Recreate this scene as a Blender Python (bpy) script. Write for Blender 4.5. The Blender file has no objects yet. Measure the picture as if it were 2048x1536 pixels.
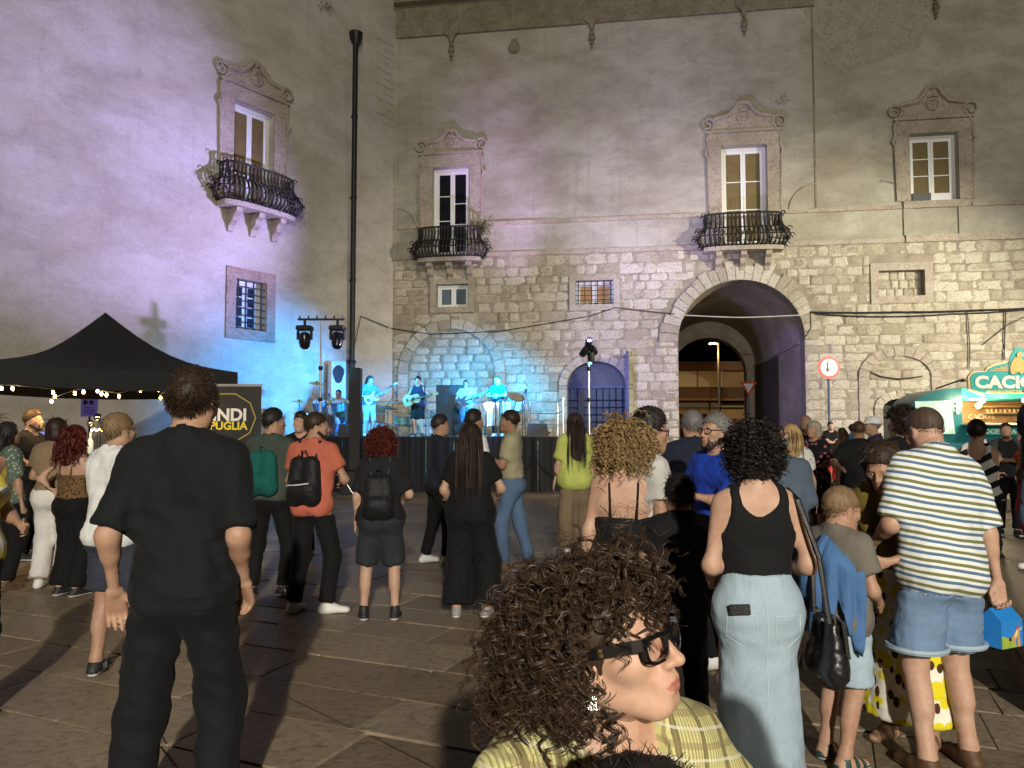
import bpy, bmesh, math, random, time
import numpy as np
from mathutils import Vector, Matrix
from mathutils.geometry import tessellate_polygon
T0 = time.time()
random.seed(7); RNG = np.random.default_rng(7)
PI = math.pi; R = math.radians
SC = bpy.context.scene
COL = SC.collection
# ------------------------------------------------------------------ camera
F = 1500.0; HZ = 868.0; HC = 1.57; TH = R(3.0)     # focal length and horizon in photograph pixels (2048 wide)
PPY = HZ - F * math.tan(TH)
cd = bpy.data.cameras.new('camera'); cam = bpy.data.objects.new('camera', cd); COL.objects.link(cam)
cd.sensor_width = 36; cd.sensor_fit = 'HORIZONTAL'; cd.lens = 36 * F / 2048
cd.shift_y = (PPY - 768) / 2048; cd.clip_start = 0.05; cd.clip_end = 500
cam.location = (0, 0, HC); cam.rotation_euler = (PI / 2 + TH, 0, 0)
SC.camera = cam
# ------------------------------------------------------------------ world, lights, exposure
w = bpy.data.worlds.new('World'); SC.world = w; w.use_nodes = True
nt = w.node_tree; bg = nt.nodes['Background']
sky = nt.nodes.new('ShaderNodeTexSky'); sky.sky_type = 'NISHITA'; sky.sun_disc = False
sky.sun_elevation = R(-4); sky.sun_rotation = R(200)
nt.links.new(sky.outputs[0], bg.inputs[0]); bg.inputs[1].default_value = 0.10
SC.view_settings.view_transform = 'Standard'; SC.view_settings.look = 'None'
SC.view_settings.exposure = 0.28; SC.view_settings.gamma = 1
SC.cycles.use_denoising = True
SC.cycles.max_bounces = 6; SC.cycles.diffuse_bounces = 3; SC.cycles.caustics_reflective = False; SC.cycles.caustics_refractive = False
SC.cycles.sample_clamp_indirect = 4

def light(name, kind, loc, target, energy, color, **kw):
    ld = bpy.data.lights.new(name, kind); ld.energy = energy; ld.color = color
    for k, v in kw.items(): setattr(ld, k, v)
    o = bpy.data.objects.new(name, ld); COL.objects.link(o); o.location = loc
    o.rotation_euler = (Vector(target) - Vector(loc)).to_track_quat('-Z', 'Y').to_euler()
    return o
# far flood lamps of the square, all behind the photographer: one parallel lamp and one flood on a mast
light('sun', 'SUN', (10, -40, 18), (0, 12, 2), 0.46, (1.0, 0.92, 0.76), angle=R(1.2))
light('square_flood', 'SPOT', (1.4, -11.0, 6.4), (0.3, 9, 1.2), 9000, (1.0, 0.93, 0.80), spot_size=R(105), spot_blend=0.6, shadow_soft_size=0.16)

light('corner_flood', 'SPOT', (18.5, 9.0, 7.0), (8.0, 23.8, 2.0), 13500, (1.0, 0.92, 0.74), spot_size=R(66), spot_blend=0.7, shadow_soft_size=0.16)

# ------------------------------------------------------------------ pixel helpers (a pixel gives a direction only)
FW = Vector((0, math.cos(TH), math.sin(TH))); UP = Vector((0, -math.sin(TH), math.cos(TH)))
def ray(px, py): return Vector((1, 0, 0)) * ((px - 1024) / F) + UP * ((PPY - py) / F) + FW
def ground(px, py, z=0.0):
    d = ray(px, py); t = (z - HC) / d.z; return Vector((0, 0, HC)) + d * t
def at_y(px, py, Y):
    d = ray(px, py); return Vector((0, 0, HC)) + d * (Y / d.y)

class Frame:                      # a vertical wall plane: u along it, z up, depth into the wall
    def __init__(s, o, e, n): s.o = Vector((o[0], o[1], 0)); s.e = Vector((e[0], e[1], 0)); s.n = Vector((n[0], n[1], 0))
    def P(s, u, z, d=0.0): return s.o + s.e * u + s.n * d + Vector((0, 0, z))
    def px(s, px, py, d=0.0):
        r = ray(px, py); c = Vector((0, 0, HC)); o = s.o + s.n * d
        t = (o - c).dot(s.n) / r.dot(s.n); p = c + r * t
        return ((p - s.o).dot(s.e), p.z)
A = R(8.3)
FA = Frame((-4.1, 25.6), (math.cos(A), -math.sin(A)), (math.sin(A), math.cos(A)))       # front with the archway
LW = Frame((-4.1, 25.6), (-0.602, -0.799), (-0.799, 0.602))                               # left wing

# ------------------------------------------------------------------ object helpers
def setp(o, label=None, cat=None, group=None, kind=None):
    if label: o['label'] = label
    if cat: o['category'] = cat
    if group: o['group'] = group
    if kind: o['kind'] = kind
    return o
def empty(name, loc, label, cat, group=None, rz=0):
    o = bpy.data.objects.new(name, None); COL.objects.link(o); o.location = loc; o.rotation_euler = (0, 0, rz)
    o.empty_display_size = 0.1
    return setp(o, label, cat, group)
def link_mesh(name, me, mat, parent=None, local=False):
    o = bpy.data.objects.new(name, me); COL.objects.link(o)
    if mat is not None and len(me.materials) == 0:
        for m in (mat if isinstance(mat, (list, tuple)) else [mat]): me.materials.append(m)
    if parent is not None:
        o.parent = parent
        if not local:
            M = Matrix.Identity(4); q = parent
            while q is not None:
                M = (Matrix.Translation(q.location) @ q.rotation_euler.to_matrix().to_4x4() @ Matrix.Diagonal((*q.scale, 1))) @ M if q.parent is None else M
                q = q.parent
            o.matrix_parent_inverse = M.inverted() if parent.parent is None else Matrix.Identity(4)
    return o
def mesh_np(name, V, Q, smooth=True, mi=None):
    me = bpy.data.meshes.new(name)
    V = np.asarray(V, dtype=np.float32); nv = len(V)
    me.vertices.add(nv); me.vertices.foreach_set('co', V.ravel())
    if isinstance(Q, np.ndarray):
        n, k = Q.shape
        me.loops.add(n * k); me.loops.foreach_set('vertex_index', Q.ravel().astype(np.int32))
        me.polygons.add(n); me.polygons.foreach_set('loop_start', np.arange(0, n * k, k, dtype=np.int32))
    else:
        tot = [len(f) for f in Q]; n = len(Q)
        me.loops.add(sum(tot)); me.loops.foreach_set('vertex_index', np.array([i for f in Q for i in f], dtype=np.int32))
        me.polygons.add(n); me.polygons.foreach_set('loop_start', np.concatenate([[0], np.cumsum(tot)[:-1]]).astype(np.int32))
    if mi is not None: me.polygons.foreach_set('material_index', np.asarray(mi, dtype=np.int32))
    me.polygons.foreach_set('use_smooth', np.full(n, smooth, dtype=bool))
    me.update(calc_edges=True); me.validate()
    return me

class MB:                          # collects boxes, prisms, tubes and lathes into ONE mesh
    def __init__(s): s.v = []; s.f = []; s.m = []; s.cm = 0
    def add(s, V, Fs):
        b = len(s.v); s.v += [tuple(p) for p in V]; s.f += [tuple(i + b for i in f) for f in Fs]; s.m += [s.cm] * len(Fs)
        return s
    def hexa(s, c):                # 8 corners: bottom ring then top ring
        return s.add(c, [(3, 2, 1, 0), (4, 5, 6, 7), (0, 1, 5, 4), (1, 2, 6, 5), (2, 3, 7, 6), (3, 0, 4, 7)])
    def box(s, lo, hi, M=None, bev=0.0):
        x0, y0, z0 = lo; x1, y1, z1 = hi
        if bev > 0:
            b = min(bev, (x1 - x0) * .45, (y1 - y0) * .45, (z1 - z0) * .45)
            ring = lambda z, i: [(x0 + i, y0 + b, z), (x0 + b, y0 + i, z), (x1 - b, y0 + i, z), (x1 - i, y0 + b, z), (x1 - i, y1 - b, z), (x1 - b, y1 - i, z), (x0 + b, y1 - i, z), (x0 + i, y1 - b, z)]
            rs = [ring(z0, b), ring(z0 + b, 0), ring(z1 - b, 0), ring(z1, b)]
            V = [p for r_ in rs for p in r_]; Fs = [tuple(range(7, -1, -1)), tuple(range(24, 32))]
            for k in range(3):
                for i in range(8): j = (i + 1) % 8; Fs.append((k * 8 + i, k * 8 + j, k * 8 + 8 + j, k * 8 + 8 + i))
        else:
            V = [(x0, y0, z0), (x1, y0, z0), (x1, y1, z0), (x0, y1, z0), (x0, y0, z1), (x1, y0, z1), (x1, y1, z1), (x0, y1, z1)]
            Fs = [(3, 2, 1, 0), (4, 5, 6, 7), (0, 1, 5, 4), (1, 2, 6, 5), (2, 3, 7, 6), (3, 0, 4, 7)]
        if M is not None: V = [M @ Vector(p) for p in V]
        return s.add(V, Fs)
    def wbox(s, fr, u0, u1, z0, z1, d0, d1):
        P = fr.P
        return s.hexa([P(u0, z0, d0), P(u1, z0, d0), P(u1, z0, d1), P(u0, z0, d1), P(u0, z1, d0), P(u1, z1, d0), P(u1, z1, d1), P(u0, z1, d1)])
    def prism(s, fr, poly, d0, d1):
        n = len(poly); V = [fr.P(u, z, d0) for u, z in poly] + [fr.P(u, z, d1) for u, z in poly]
        tri = tessellate_polygon([[Vector((u, z, 0)) for u, z in poly]])
        Fs = [tuple(t) for t in tri] + [tuple(n + i for i in reversed(t)) for t in tri]
        Fs += [(i, (i + 1) % n, n + (i + 1) % n, n + i) for i in range(n)]
        return s.add(V, Fs)
    def tube(s, pts, r, n=6, cap=True):
        pts = [Vector(p) for p in pts]; rs = r if isinstance(r, (list, tuple)) else [r] * len(pts)
        V = []; N = None
        for i, p in enumerate(pts):
            t = (pts[min(i + 1, len(pts) - 1)] - pts[max(i - 1, 0)]).normalized()
            if N is None: N = t.orthogonal().normalized()
            N = (N - t * N.dot(t)); N = N.normalized() if N.length > 1e-6 else t.orthogonal().normalized()
            B = t.cross(N)
            V += [p + (N * math.cos(2 * PI * k / n) + B * math.sin(2 * PI * k / n)) * rs[i] for k in range(n)]
        Fs = [(i * n + k, i * n + (k + 1) % n, (i + 1) * n + (k + 1) % n, (i + 1) * n + k) for i in range(len(pts) - 1) for k in range(n)]
        if cap: Fs += [tuple(range(n - 1, -1, -1)), tuple(range((len(pts) - 1) * n, len(pts) * n))]
        return s.add(V, Fs)
    def lathe(s, prof, n=16, M=None):  # prof: (radius, z) from bottom to top
        V = []; 
        for r_, z in prof: V += [(r_ * math.cos(2 * PI * k / n), r_ * math.sin(2 * PI * k / n), z) for k in range(n)]
        Fs = [(i * n + k, i * n + (k + 1) % n, (i + 1) * n + (k + 1) % n, (i + 1) * n + k) for i in range(len(prof) - 1) for k in range(n)]
        Fs += [tuple(range(n - 1, -1, -1)), tuple(range((len(prof) - 1) * n, len(prof) * n))]
        if M is not None: V = [M @ Vector(p) for p in V]
        return s.add(V, Fs)
    def mesh(s, name, smooth=False):
        me = bpy.data.meshes.new(name); me.from_pydata(s.v, [], s.f)
        me.polygons.foreach_set('material_index', s.m)
        bm = bmesh.new(); bm.from_mesh(me); bmesh.ops.recalc_face_normals(bm, faces=bm.faces); bm.to_mesh(me); bm.free()
        if smooth:
            me.polygons.foreach_set('use_smooth', [True] * len(me.polygons)); 
            me.set_sharp_from_angle(angle=R(40))
        me.update(); return me
    def build(s, name, mat, parent=None, smooth=False, local=False):
        return link_mesh(name, s.mesh(name, smooth), mat, parent, local)
def copy_part(o, parent, loc=None):
    c = o.copy(); COL.objects.link(c); c.parent = parent
    if loc is not None: c.location = loc
    return c
def Mx(loc=(0, 0, 0), rz=0, rx=0, ry=0):
    return Matrix.Translation(loc) @ Matrix.Rotation(rz, 4, 'Z') @ Matrix.Rotation(rx, 4, 'X') @ Matrix.Rotation(ry, 4, 'Y')

# ------------------------------------------------------------------ materials
MATS = {}
def srgb(r, g=None, b=None):
    if g is None: r, g, b = r
    f = lambda c: (c / 255 / 12.92) if c / 255 <= .04045 else ((c / 255 + .055) / 1.055) ** 2.4
    return (f(r), f(g), f(b))
class NT:
    def __init__(s, name):
        s.m = bpy.data.materials.new(name); s.m.use_nodes = True; s.t = s.m.node_tree; s.b = s.t.nodes['Principled BSDF']
    def n(s, typ, **kw):
        q = s.t.nodes.new(typ)
        for k, v in kw.items():
            if k in q.inputs.keys() if isinstance(k, str) else False: q.inputs[k].default_value = v
            else: setattr(q, k, v)
        return q
    def l(s, a, b): s.t.links.new(a, b)
    def noise(s, vec, scale, detail=4, rough=.6, dist=0.0):
        q = s.t.nodes.new('ShaderNodeTexNoise'); q.inputs['Scale'].default_value = scale; q.inputs['Detail'].default_value = detail
        q.inputs['Roughness'].default_value = rough; q.inputs['Distortion'].default_value = dist
        if vec is not None: s.l(vec, q.inputs['Vector'])
        return q.outputs['Fac']
    def ramp(s, fac, stops):
        q = s.t.nodes.new('ShaderNodeValToRGB'); cr = q.color_ramp
        while len(cr.elements) < len(stops): cr.elements.new(.5)
        for e, (p, c) in zip(cr.elements, stops): e.position = p; e.color = (*c, 1) if len(c) == 3 else c
        s.l(fac, q.inputs[0]); return q.outputs[0]
    def mix(s, fac, a, b, typ='MIX'):
        q = s.t.nodes.new('ShaderNodeMix'); q.data_type = 'RGBA'; q.blend_type = typ
        for sock, v in ((q.inputs[0], fac), (q.inputs[6], a), (q.inputs[7], b)):
            if hasattr(v, 'is_linked') or isinstance(v, bpy.types.NodeSocket): s.l(v, sock)
            elif isinstance(v, (int, float)): sock.default_value = v
            else: sock.default_value = (*v, 1)
        return q.outputs[2]
    def math(s, op, a, b=0.0, c=None):
        q = s.t.nodes.new('ShaderNodeMath'); q.operation = op
        for i, v in enumerate((a, b) if c is None else (a, b, c)):
            if isinstance(v, bpy.types.NodeSocket): s.l(v, q.inputs[i])
            else: q.inputs[i].default_value = v
        return q.outputs[0]
    def pos(s): return s.t.nodes.new('ShaderNodeNewGeometry').outputs['Position']
    def obj(s): return s.t.nodes.new('ShaderNodeTexCoord').outputs['Object']
    def mapping(s, vec, scale=(1, 1, 1), rot=(0, 0, 0), loc=(0, 0, 0)):
        q = s.t.nodes.new('ShaderNodeMapping'); q.inputs['Scale'].default_value = scale; q.inputs['Rotation'].default_value = rot; q.inputs['Location'].default_value = loc
        s.l(vec, q.inputs[0]); return q.outputs[0]
    def bump(s, h, strength=.3, dist=.01):
        q = s.t.nodes.new('ShaderNodeBump'); q.inputs['Strength'].default_value = strength; q.inputs['Distance'].default_value = dist
        s.l(h, q.inputs['Height']); s.l(q.outputs[0], s.b.inputs['Normal'])
    def out(s, color=None, rough=None, metal=None, spec=None):
        b = s.b
        for k, v in (('Base Color', color), ('Roughness', rough), ('Metallic', metal), ('Specular IOR Level', spec)):
            if v is None: continue
            if isinstance(v, bpy.types.NodeSocket): s.l(v, b.inputs[k])
            elif isinstance(v, (int, float)): b.inputs[k].default_value = v
            else: b.inputs[k].default_value = (*v, 1)
        return s.m
def plain(name, c, rough=.6, metal=0.0, var=.18, scale=6.0, bump=0.0, bscale=60, emit=None, es=0.0, spec=None, coat=0):
    key = (name, tuple(c), rough, metal, es)
    if key in MATS: return MATS[key]
    q = NT(name); o = q.obj()
    f = q.noise(o, scale, 5, .65)
    col = q.ramp(f, [(.25, tuple(x * (1 - var) for x in c)), (.75, tuple(min(1, x * (1 + var)) for x in c))])
    r = q.math('MULTIPLY_ADD', f, .25, rough - .12)
    q.out(col, r, metal, spec)
    if bump: q.bump(q.noise(o, bscale, 3, .6), bump, .004)
    if emit is not None: q.b.inputs['Emission Color'].default_value = (*emit, 1); q.b.inputs['Emission Strength'].default_value = es
    if coat: q.b.inputs['Coat Weight'].default_value = coat
    MATS[key] = q.m; return q.m
def glass(name, c=(1, 1, 1), rough=.02, trans=1.0):
    q = NT(name); q.out(c, rough); q.b.inputs['Transmission Weight'].default_value = trans; q.b.inputs['IOR'].default_value = 1.45; return q.m
# ================================================================== setting materials
def m_plaster(name, base, warm, dark):
    q = NT(name); p = q.pos()
    big = q.noise(q.mapping(p, (.35, .35, .5)), 1.0, 6, .62, .6)
    streak = q.noise(q.mapping(p, (.55, .55, 1.1), (0.35, 0.25, 0)), 1.0, 10, .74, .25)
    drip = q.noise(q.mapping(p, (5, 5, .35)), 1.0, 4, .6)
    fine = q.noise(p, 14, 5, .7)
    c = q.ramp(big, [(.36, warm), (.58, base)])
    c = q.mix(q.ramp(streak, [(.44, (0, 0, 0)), (.64, (.52, .52, .52))]), c, dark)
    c = q.mix(q.ramp(drip, [(.56, (0, 0, 0)), (.8, (.3, .3, .3))]), c, dark)
    c = q.mix(.35, c, q.ramp(fine, [(.3, (.55, .55, .55)), (.7, (1, 1, 1))]), 'MULTIPLY')
    q.out(c, .9, 0, .2)
    q.bump(q.math('ADD', q.math('MULTIPLY', streak, .8), fine), .3, .015)
    return q.m
M_PLAST = m_plaster('plaster', (.46, .44, .37), (.36, .33, .255), (.20, .185, .14))
M_PLASTL = m_plaster('plaster_wing', (.56, .53, .49), (.47, .43, .36), (.30, .27, .22))
def m_stone(name, lo, mid, hi, per=True, bs=.5):
    q = NT(name); p = q.pos()
    g = q.t.nodes.new('ShaderNodeNewGeometry'); oi = q.t.nodes.new('ShaderNodeObjectInfo')
    rnd = q.math('FRACT', q.math('ADD', g.outputs['Random Per Island'], oi.outputs['Random']))
    n1 = q.noise(p, 2.2, 6, .65, .4); n2 = q.noise(p, 17, 6, .7); n3 = q.noise(p, .45, 5, .6)
    f = q.math('ADD', q.math('MULTIPLY', rnd, .55), q.math('MULTIPLY', n1, .5)) if per else n1
    c = q.ramp(f, [(.2, lo), (.48, mid), (.85, hi)])
    c = q.mix(q.ramp(n3, [(.5, (0, 0, 0)), (.75, (.6, .6, .6))]), c, lo)
    pit = q.ramp(n2, [(.3, (.35, .33, .3)), (.52, (1, 1, 1))])
    c = q.mix(.8, c, pit, 'MULTIPLY')
    q.out(c, .88, 0, .25); q.bump(q.math('ADD', n2, q.math('MULTIPLY', n1, 1.5)), bs, .03)
    return q.m
M_ASH = m_stone('ashlar', (.30, .255, .185), (.46, .415, .325), (.56, .52, .43))
M_TRIM = m_stone('carved_stone', (.26, .215, .165), (.40, .345, .28), (.50, .455, .38), per=False, bs=.35)
M_PINK = m_stone('reddish_stone', (.20, .14, .11), (.33, .25, .205), (.45, .37, .31), per=False)
M_VOUS = m_stone('pale_voussoir', (.32, .27, .2), (.45, .41, .33), (.58, .54, .46))
M_MORT = plain('mortar', (.27, .235, .175), .95, var=.35, scale=3, bump=.4, bscale=25)
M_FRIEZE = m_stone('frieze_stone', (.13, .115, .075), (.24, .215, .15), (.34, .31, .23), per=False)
M_PAVE = m_stone('paving_stone', (.17, .128, .082), (.235, .183, .122), (.31, .25, .175), bs=.35)
M_PAVE.node_tree.nodes['Principled BSDF'].inputs['Roughness'].default_value = .48
M_JOINT = plain('joint_sand', (.27, .22, .155), .95, var=.3, scale=4)
M_IRON = plain('wrought_iron', (.022, .02, .018), .6, .3, var=.4, scale=30)
M_RUST = plain('iron_bar', (.03, .03, .032), .6, .2)
M_WHITE = plain('white_paint', (.76, .77, .76), .5, var=.06, scale=9)
M_DARKGL = plain('dark_pane', (.012, .012, .014), .08, var=.3, spec=.6)
M_SHUT = plain('ochre_blind', (.145, .105, .035), .7, var=.25, scale=4)
M_BLUEGL = plain('grey_pane', (.12, .16, .19), .15, var=.15)
M_BLACK = plain('black_metal', (.012, .012, .013), .5, .2, var=.3)
M_STEEL = plain('steel', (.55, .56, .58), .32, .9, var=.1)
M_CABLE = plain('cable_rubber', (.02, .02, .02), .7)

# ================================================================== ground
# paving courses run 67 degrees left of the view axis
gd = empty  # alias kept short
gp = MB(); gp.box((-90, -45, -.3), (90, 120, -.018))
pave = gp.build('pavement', M_JOINT); setp(pave, kind='structure')
qa = R(157); ax = Vector((math.cos(qa), math.sin(qa), 0)); bx = Vector((math.cos(qa - PI / 2), math.sin(qa - PI / 2), 0))
slabs = []
rr = random.Random(3)
v = -30.0
while v < 30:
    hgt = rr.choice((.46, .5, .54, .58)); u = -32.0 + rr.random()
    while u < 32:
        ln = rr.uniform(.65, 1.25); c = ax * (u + ln / 2) + bx * (v + hgt / 2)
        Y = c.y; X = c.x
        if 1.6 < Y < 25.5 and abs(X) < .76 * Y + 1.2 and (c - FA.o).dot(FA.n) < -.4 and (c - LW.o).dot(LW.n) < -.3:
            slabs.append((hgt * ln / (Y * Y + X * X), c, ln, hgt))
        u += ln
    v += hgt
slabs.sort(key=lambda t: -t[0])
def unit_slab(seed, bev=.02):
    r_ = random.Random(seed); m = MB(); j = lambda: r_.uniform(-.012, .012)
    m.box((-.5, -.5, -.5), (.5, .5, .5), bev=bev)
    m.v = [(x + j() if abs(x) > .4 else x, y + j() * .8, z) for x, y, z in m.v]
    return m.mesh('paving_slab')
SL = [unit_slab(i) for i in range(6)]
for s in SL: s.materials.append(M_PAVE)
rest = MB()
for i, (sc_, c, ln, hgt) in enumerate(slabs):
    dz = rr.uniform(-.004, .004); M = Matrix.Translation((c.x, c.y, -.03 + dz)) @ Matrix.Rotation(qa, 4, 'Z') @ Matrix.Diagonal((ln - .02, hgt - .02, .06, 1))
    if i < 300:
        o = bpy.data.objects.new('paving_slab', SL[i % 6]); COL.objects.link(o); o.parent = pave
        o.location = M.translation; o.rotation_euler = (rr.uniform(-.004, .004), rr.uniform(-.004, .004), qa); o.scale = (ln - .018, hgt - .018, .06)
    else: rest.box((-.5, -.5, -.5), (.5, .5, .5), M)
o = rest.build('far_paving', M_PAVE, pave); setp(o, kind='stuff')

# raised pavement along the front, with a kerb
m = MB(); m.wbox(FA, 13.9, 24, -.02, .15, -2.3, -.05); o = m.build('sidewalk', M_PAVE); setp(o, kind='structure')
m = MB(); m.wbox(FA, 13.9, 24, -.02, .165, -2.5, -2.302); o = m.build('kerb', M_TRIM); setp(o, kind='structure')

# ================================================================== the palace
PAL = empty('palazzo', FA.P(0, 0), 'tall old palace with plastered walls, ashlar base, arched passage and iron balconies', 'building')
ZB = 7.57; ZT = 19.0; U1 = 23.0
def wall_with_holes(name, fr, u0, u1, z0, z1, holes, mat, depth=.5):
    outer = [(u0, z0), (u1, z0), (u1, z1), (u0, z1)]
    loops = [outer] + [h[::-1] for h in holes]
    V3 = [[Vector((u, z, 0)) for u, z in lp] for lp in loops]
    tri = tessellate_polygon(V3); flat = [p for lp in loops for p in lp]
    m = MB(); m.add([fr.P(u, z) for u, z in flat], [tuple(t) for t in tri])
    for h in holes:
        n = len(h); m.add([fr.P(u, z, 0) for u, z in h] + [fr.P(u, z, depth) for u, z in h], [(i, (i + 1) % n, n + (i + 1) % n, n + i) for i in range(n)])
    m.add([fr.P(u0, z0, depth), fr.P(u1, z0, depth), fr.P(u1, z1, depth), fr.P(u0, z1, depth)], []) 
    me = bpy.data.meshes.new(name); me.from_pydata(m.v, [], m.f); me.update()
    return link_mesh(name, me, mat, PAL)
def rect(a): return [(a[0], a[2]), (a[1], a[2]), (a[1], a[3]), (a[0], a[3])]
def archpoly(uc, r, zs, z0=0.0, n=24, ry=None):
    ry = ry or r
    return [(uc - r, z0), (uc + r, z0)] + [(uc + r * math.cos(PI * k / n), zs + ry * math.sin(PI * k / n)) for k in range(0, n + 1)]
W1 = (1.39, 2.69, 7.72, 10.72); W2 = (11.03, 12.46, 7.72, 10.92); W3 = (16.78, 18.20, 8.86, 10.99)
SW1 = (*[FA.px(872, 592)[0], FA.px(937, 592)[0]], FA.px(900, 614)[1], FA.px(900, 569)[1])
SW2 = (FA.px(1151, 585)[0], FA.px(1227, 585)[0], FA.px(1190, 609)[1], FA.px(1190, 561)[1])
BW = (FA.px(1757, 565)[0], FA.px(1849, 565)[0], FA.px(1800, 592)[1], FA.px(1800, 541)[1])
AC, AR_ = (9.59 + 13.52) / 2, (13.52 - 9.59) / 2; AZ = 6.52 - AR_
d0, d1 = FA.px(1134, 790)[0], FA.px(1251, 790)[0]; DC, DR = (d0 + d1) / 2, (d1 - d0) / 2; DZT = FA.px(1190, 723)[1]; DRY = DR * .82; DZ = DZT - DRY
b0, b1 = FA.px(815, 760)[0], FA.px(991, 760)[0]; BC, BR = (b0 + b1) / 2, (b1 - b0) / 2; BZ = FA.px(900, 658)[1] - BR
g0, g1 = FA.px(1765, 830)[0], FA.px(1838, 830)[0]; GC, GR = (g0 + g1) / 2, (g1 - g0) / 2; GRY = GR * .6; GZ = FA.px(1800, 797)[1] - GRY
e0, e1 = FA.px(1737, 760)[0], FA.px(1862, 760)[0]; EC, ER = (e0 + e1) / 2, (e1 - e0) / 2; ERY = ER * .72; EZ = FA.px(1800, 712)[1] - ERY
wall_with_holes('front_wall', FA, 0, U1, ZB, ZT, [rect(W1), rect(W2), rect(W3)], M_PLAST)
wall_with_holes('base_wall', FA, 0, U1, -.3, ZB, [rect(SW1), rect(SW2), rect(BW), archpoly(AC, AR_, AZ), archpoly(DC, DR, DZ, ry=DRY), archpoly(GC, GR, GZ, .16, ry=GRY)], M_MORT, .6)
LWD = (4.88, 6.20, 8.0, 10.97); LWB = (LW.px(532, 610)[0], LW.px(471, 610)[0], LW.px(500, 660)[1], LW.px(500, 561)[1])
wall_with_holes('wing_wall', LW, 0, 26, -.3, ZT, [rect(LWD), rect(LWB)], M_PLASTL)
# backing of the openings
m = MB(); m.wbox(FA, 0, U1, ZB, ZT, .62, .8); m.build('back_wall', M_MORT, PAL)

# ---- ashlar stones
obst = []
def add_rect(a, mg): obst.append(('r', a[0] - mg, a[1] + mg, a[2] - mg, a[3] + mg))
for a, mg in ((SW1, .22), (SW2, .22), (BW, .26)): add_rect(a, mg)
def blocked(z0, z1):
    out = []; zm = (z0 + z1) / 2
    for o in obst:
        if o[3] < z1 and o[4] > z0 and min(z1, o[4]) - max(z0, o[3]) > .04: out.append((o[1], o[2]))
    for uc, ri, ro, zs, ry, jamb in ((AC, AR_, AR_ + .62, AZ, AR_ + .62, AR_), (DC, DR, DR + .27, DZ, DRY + .27, DR + .27), (BC, BR, BR + .33, BZ, BR + .33, BR + .33), (GC, GR, GR + .24, GZ, GRY + .24, GR + .24)):
        if zm < zs: out.append((uc - jamb, uc + jamb))
        elif zm < zs + ry: hw = ro * math.sqrt(max(0, 1 - ((zm - zs) / ry) ** 2)); out.append((uc - hw, uc + hw))
    # blind arch at the right keeps its stones but for the ring
    if EZ < zm < EZ + ERY + .3:
        for s in (-1, 1):
            ho = (ER + .3) * math.sqrt(max(0, 1 - ((zm - EZ) / (ERY + .3)) ** 2)); hi = ER * math.sqrt(max(0, 1 - ((zm - EZ) / ERY) ** 2)) if zm < EZ + ERY else 0
            out.append((EC + s * hi, EC + s * ho) if s > 0 else (EC - ho, EC - hi))
    out.sort(); return out
stones = []
rs = random.Random(11); z = 0.0
while z < ZB - .1:
    h = rs.choice((.26, .29, .32, .35, .30)); h = min(h, ZB - .02 - z)
    if ZB - .02 - (z + h) < .15: h = ZB - .02 - z
    free = []; cur = 0.02
    for a, b in blocked(z, z + h):
        if a > cur: free.append((cur, a))
        cur = max(cur, b)
    free.append((cur, U1))
    for a, b in free:
        u = a
        while b - u > .06:
            wd = min(rs.uniform(.32, .85), b - u)
            if b - u - wd < .2: wd = b - u
            if wd > .07: stones.append((u, u + wd, z, z + h))
            u += wd
    z += h
# infill of the blind arch behind the stage, set back a little
binf = []
zz = .2
while zz < BZ + BR:
    h = .27; zm = zz + h / 2; hw = BR if zm < BZ else BR * math.sqrt(max(0, 1 - ((zm - BZ) / BR) ** 2))
    u = BC - hw
    while BC + hw - u > .1:
        wd = min(rs.uniform(.3, .65), BC + hw - u); binf.append((u, u + wd, zz, zz + h)); u += wd
    zz += h
bwin = []
for r_ in range(3):
    u = BW[0]; hh = (BW[3] - BW[2]) / 3
    while BW[1] - u > .1:
        wd = min(rs.uniform(.2, .45), BW[1] - u); bwin.append((u, u + wd, BW[2] + r_ * hh, BW[2] + (r_ + 1) * hh)); u += wd
def unit_stone(seed):
    r_ = random.Random(seed); m = MB(); n = 4
    V = []; Fs = []
    for j in range(n + 1):
        for i in range(n + 1):
            x = i / n - .5; zz_ = j / n - .5; e = max(abs(x), abs(zz_)) > .49
            k = .03 if e else 0
            V.append((x * (1 - k * .7) + r_.uniform(-.010, .010), (-.5 + (.24 if e else 0) + r_.uniform(-.09, .09)), zz_ * (1 - k) + r_.uniform(-.014, .014)))
    for j in range(n):
        for i in range(n): a = j * (n + 1) + i; Fs.append((a, a + 1, a + n + 2, a + n + 1))
    rim = [i for i in range(n + 1)] + [(k + 1) * (n + 1) + n for k in range(n)] + [n * (n + 1) + n - 1 - k for k in range(n)] + [(n - 1 - k) * (n + 1) for k in range(n - 1)]
    b = len(V); V += [(V[i][0] * 1.02, .5, V[i][2] * 1.02) for i in rim]
    for k in range(len(rim)): k2 = (k + 1) % len(rim); Fs.append((rim[k2], rim[k], b + k, b + k2))
    m.add(V, Fs); me = m.mesh('ashlar_stone', True); me.materials.append(M_ASH); return me
US = [unit_stone(i) for i in range(10)]
def score(s): 
    p = FA.P((s[0] + s[1]) / 2, (s[2] + s[3]) / 2); return (s[1] - s[0]) * (s[3] - s[2]) / p.length_squared * (1 if (p.x < .68 * p.y and s[2] > 1.5) else .01)
stones.sort(key=lambda s: -score(s))
restv = []; restf = []; rb = 0
uv = []
for me in US:
    a = np.empty(len(me.vertices) * 3, np.float32); me.vertices.foreach_get('co', a); uv.append((a.reshape(-1, 3), [tuple(p.vertices) for p in me.polygons]))
ang = -A
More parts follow.
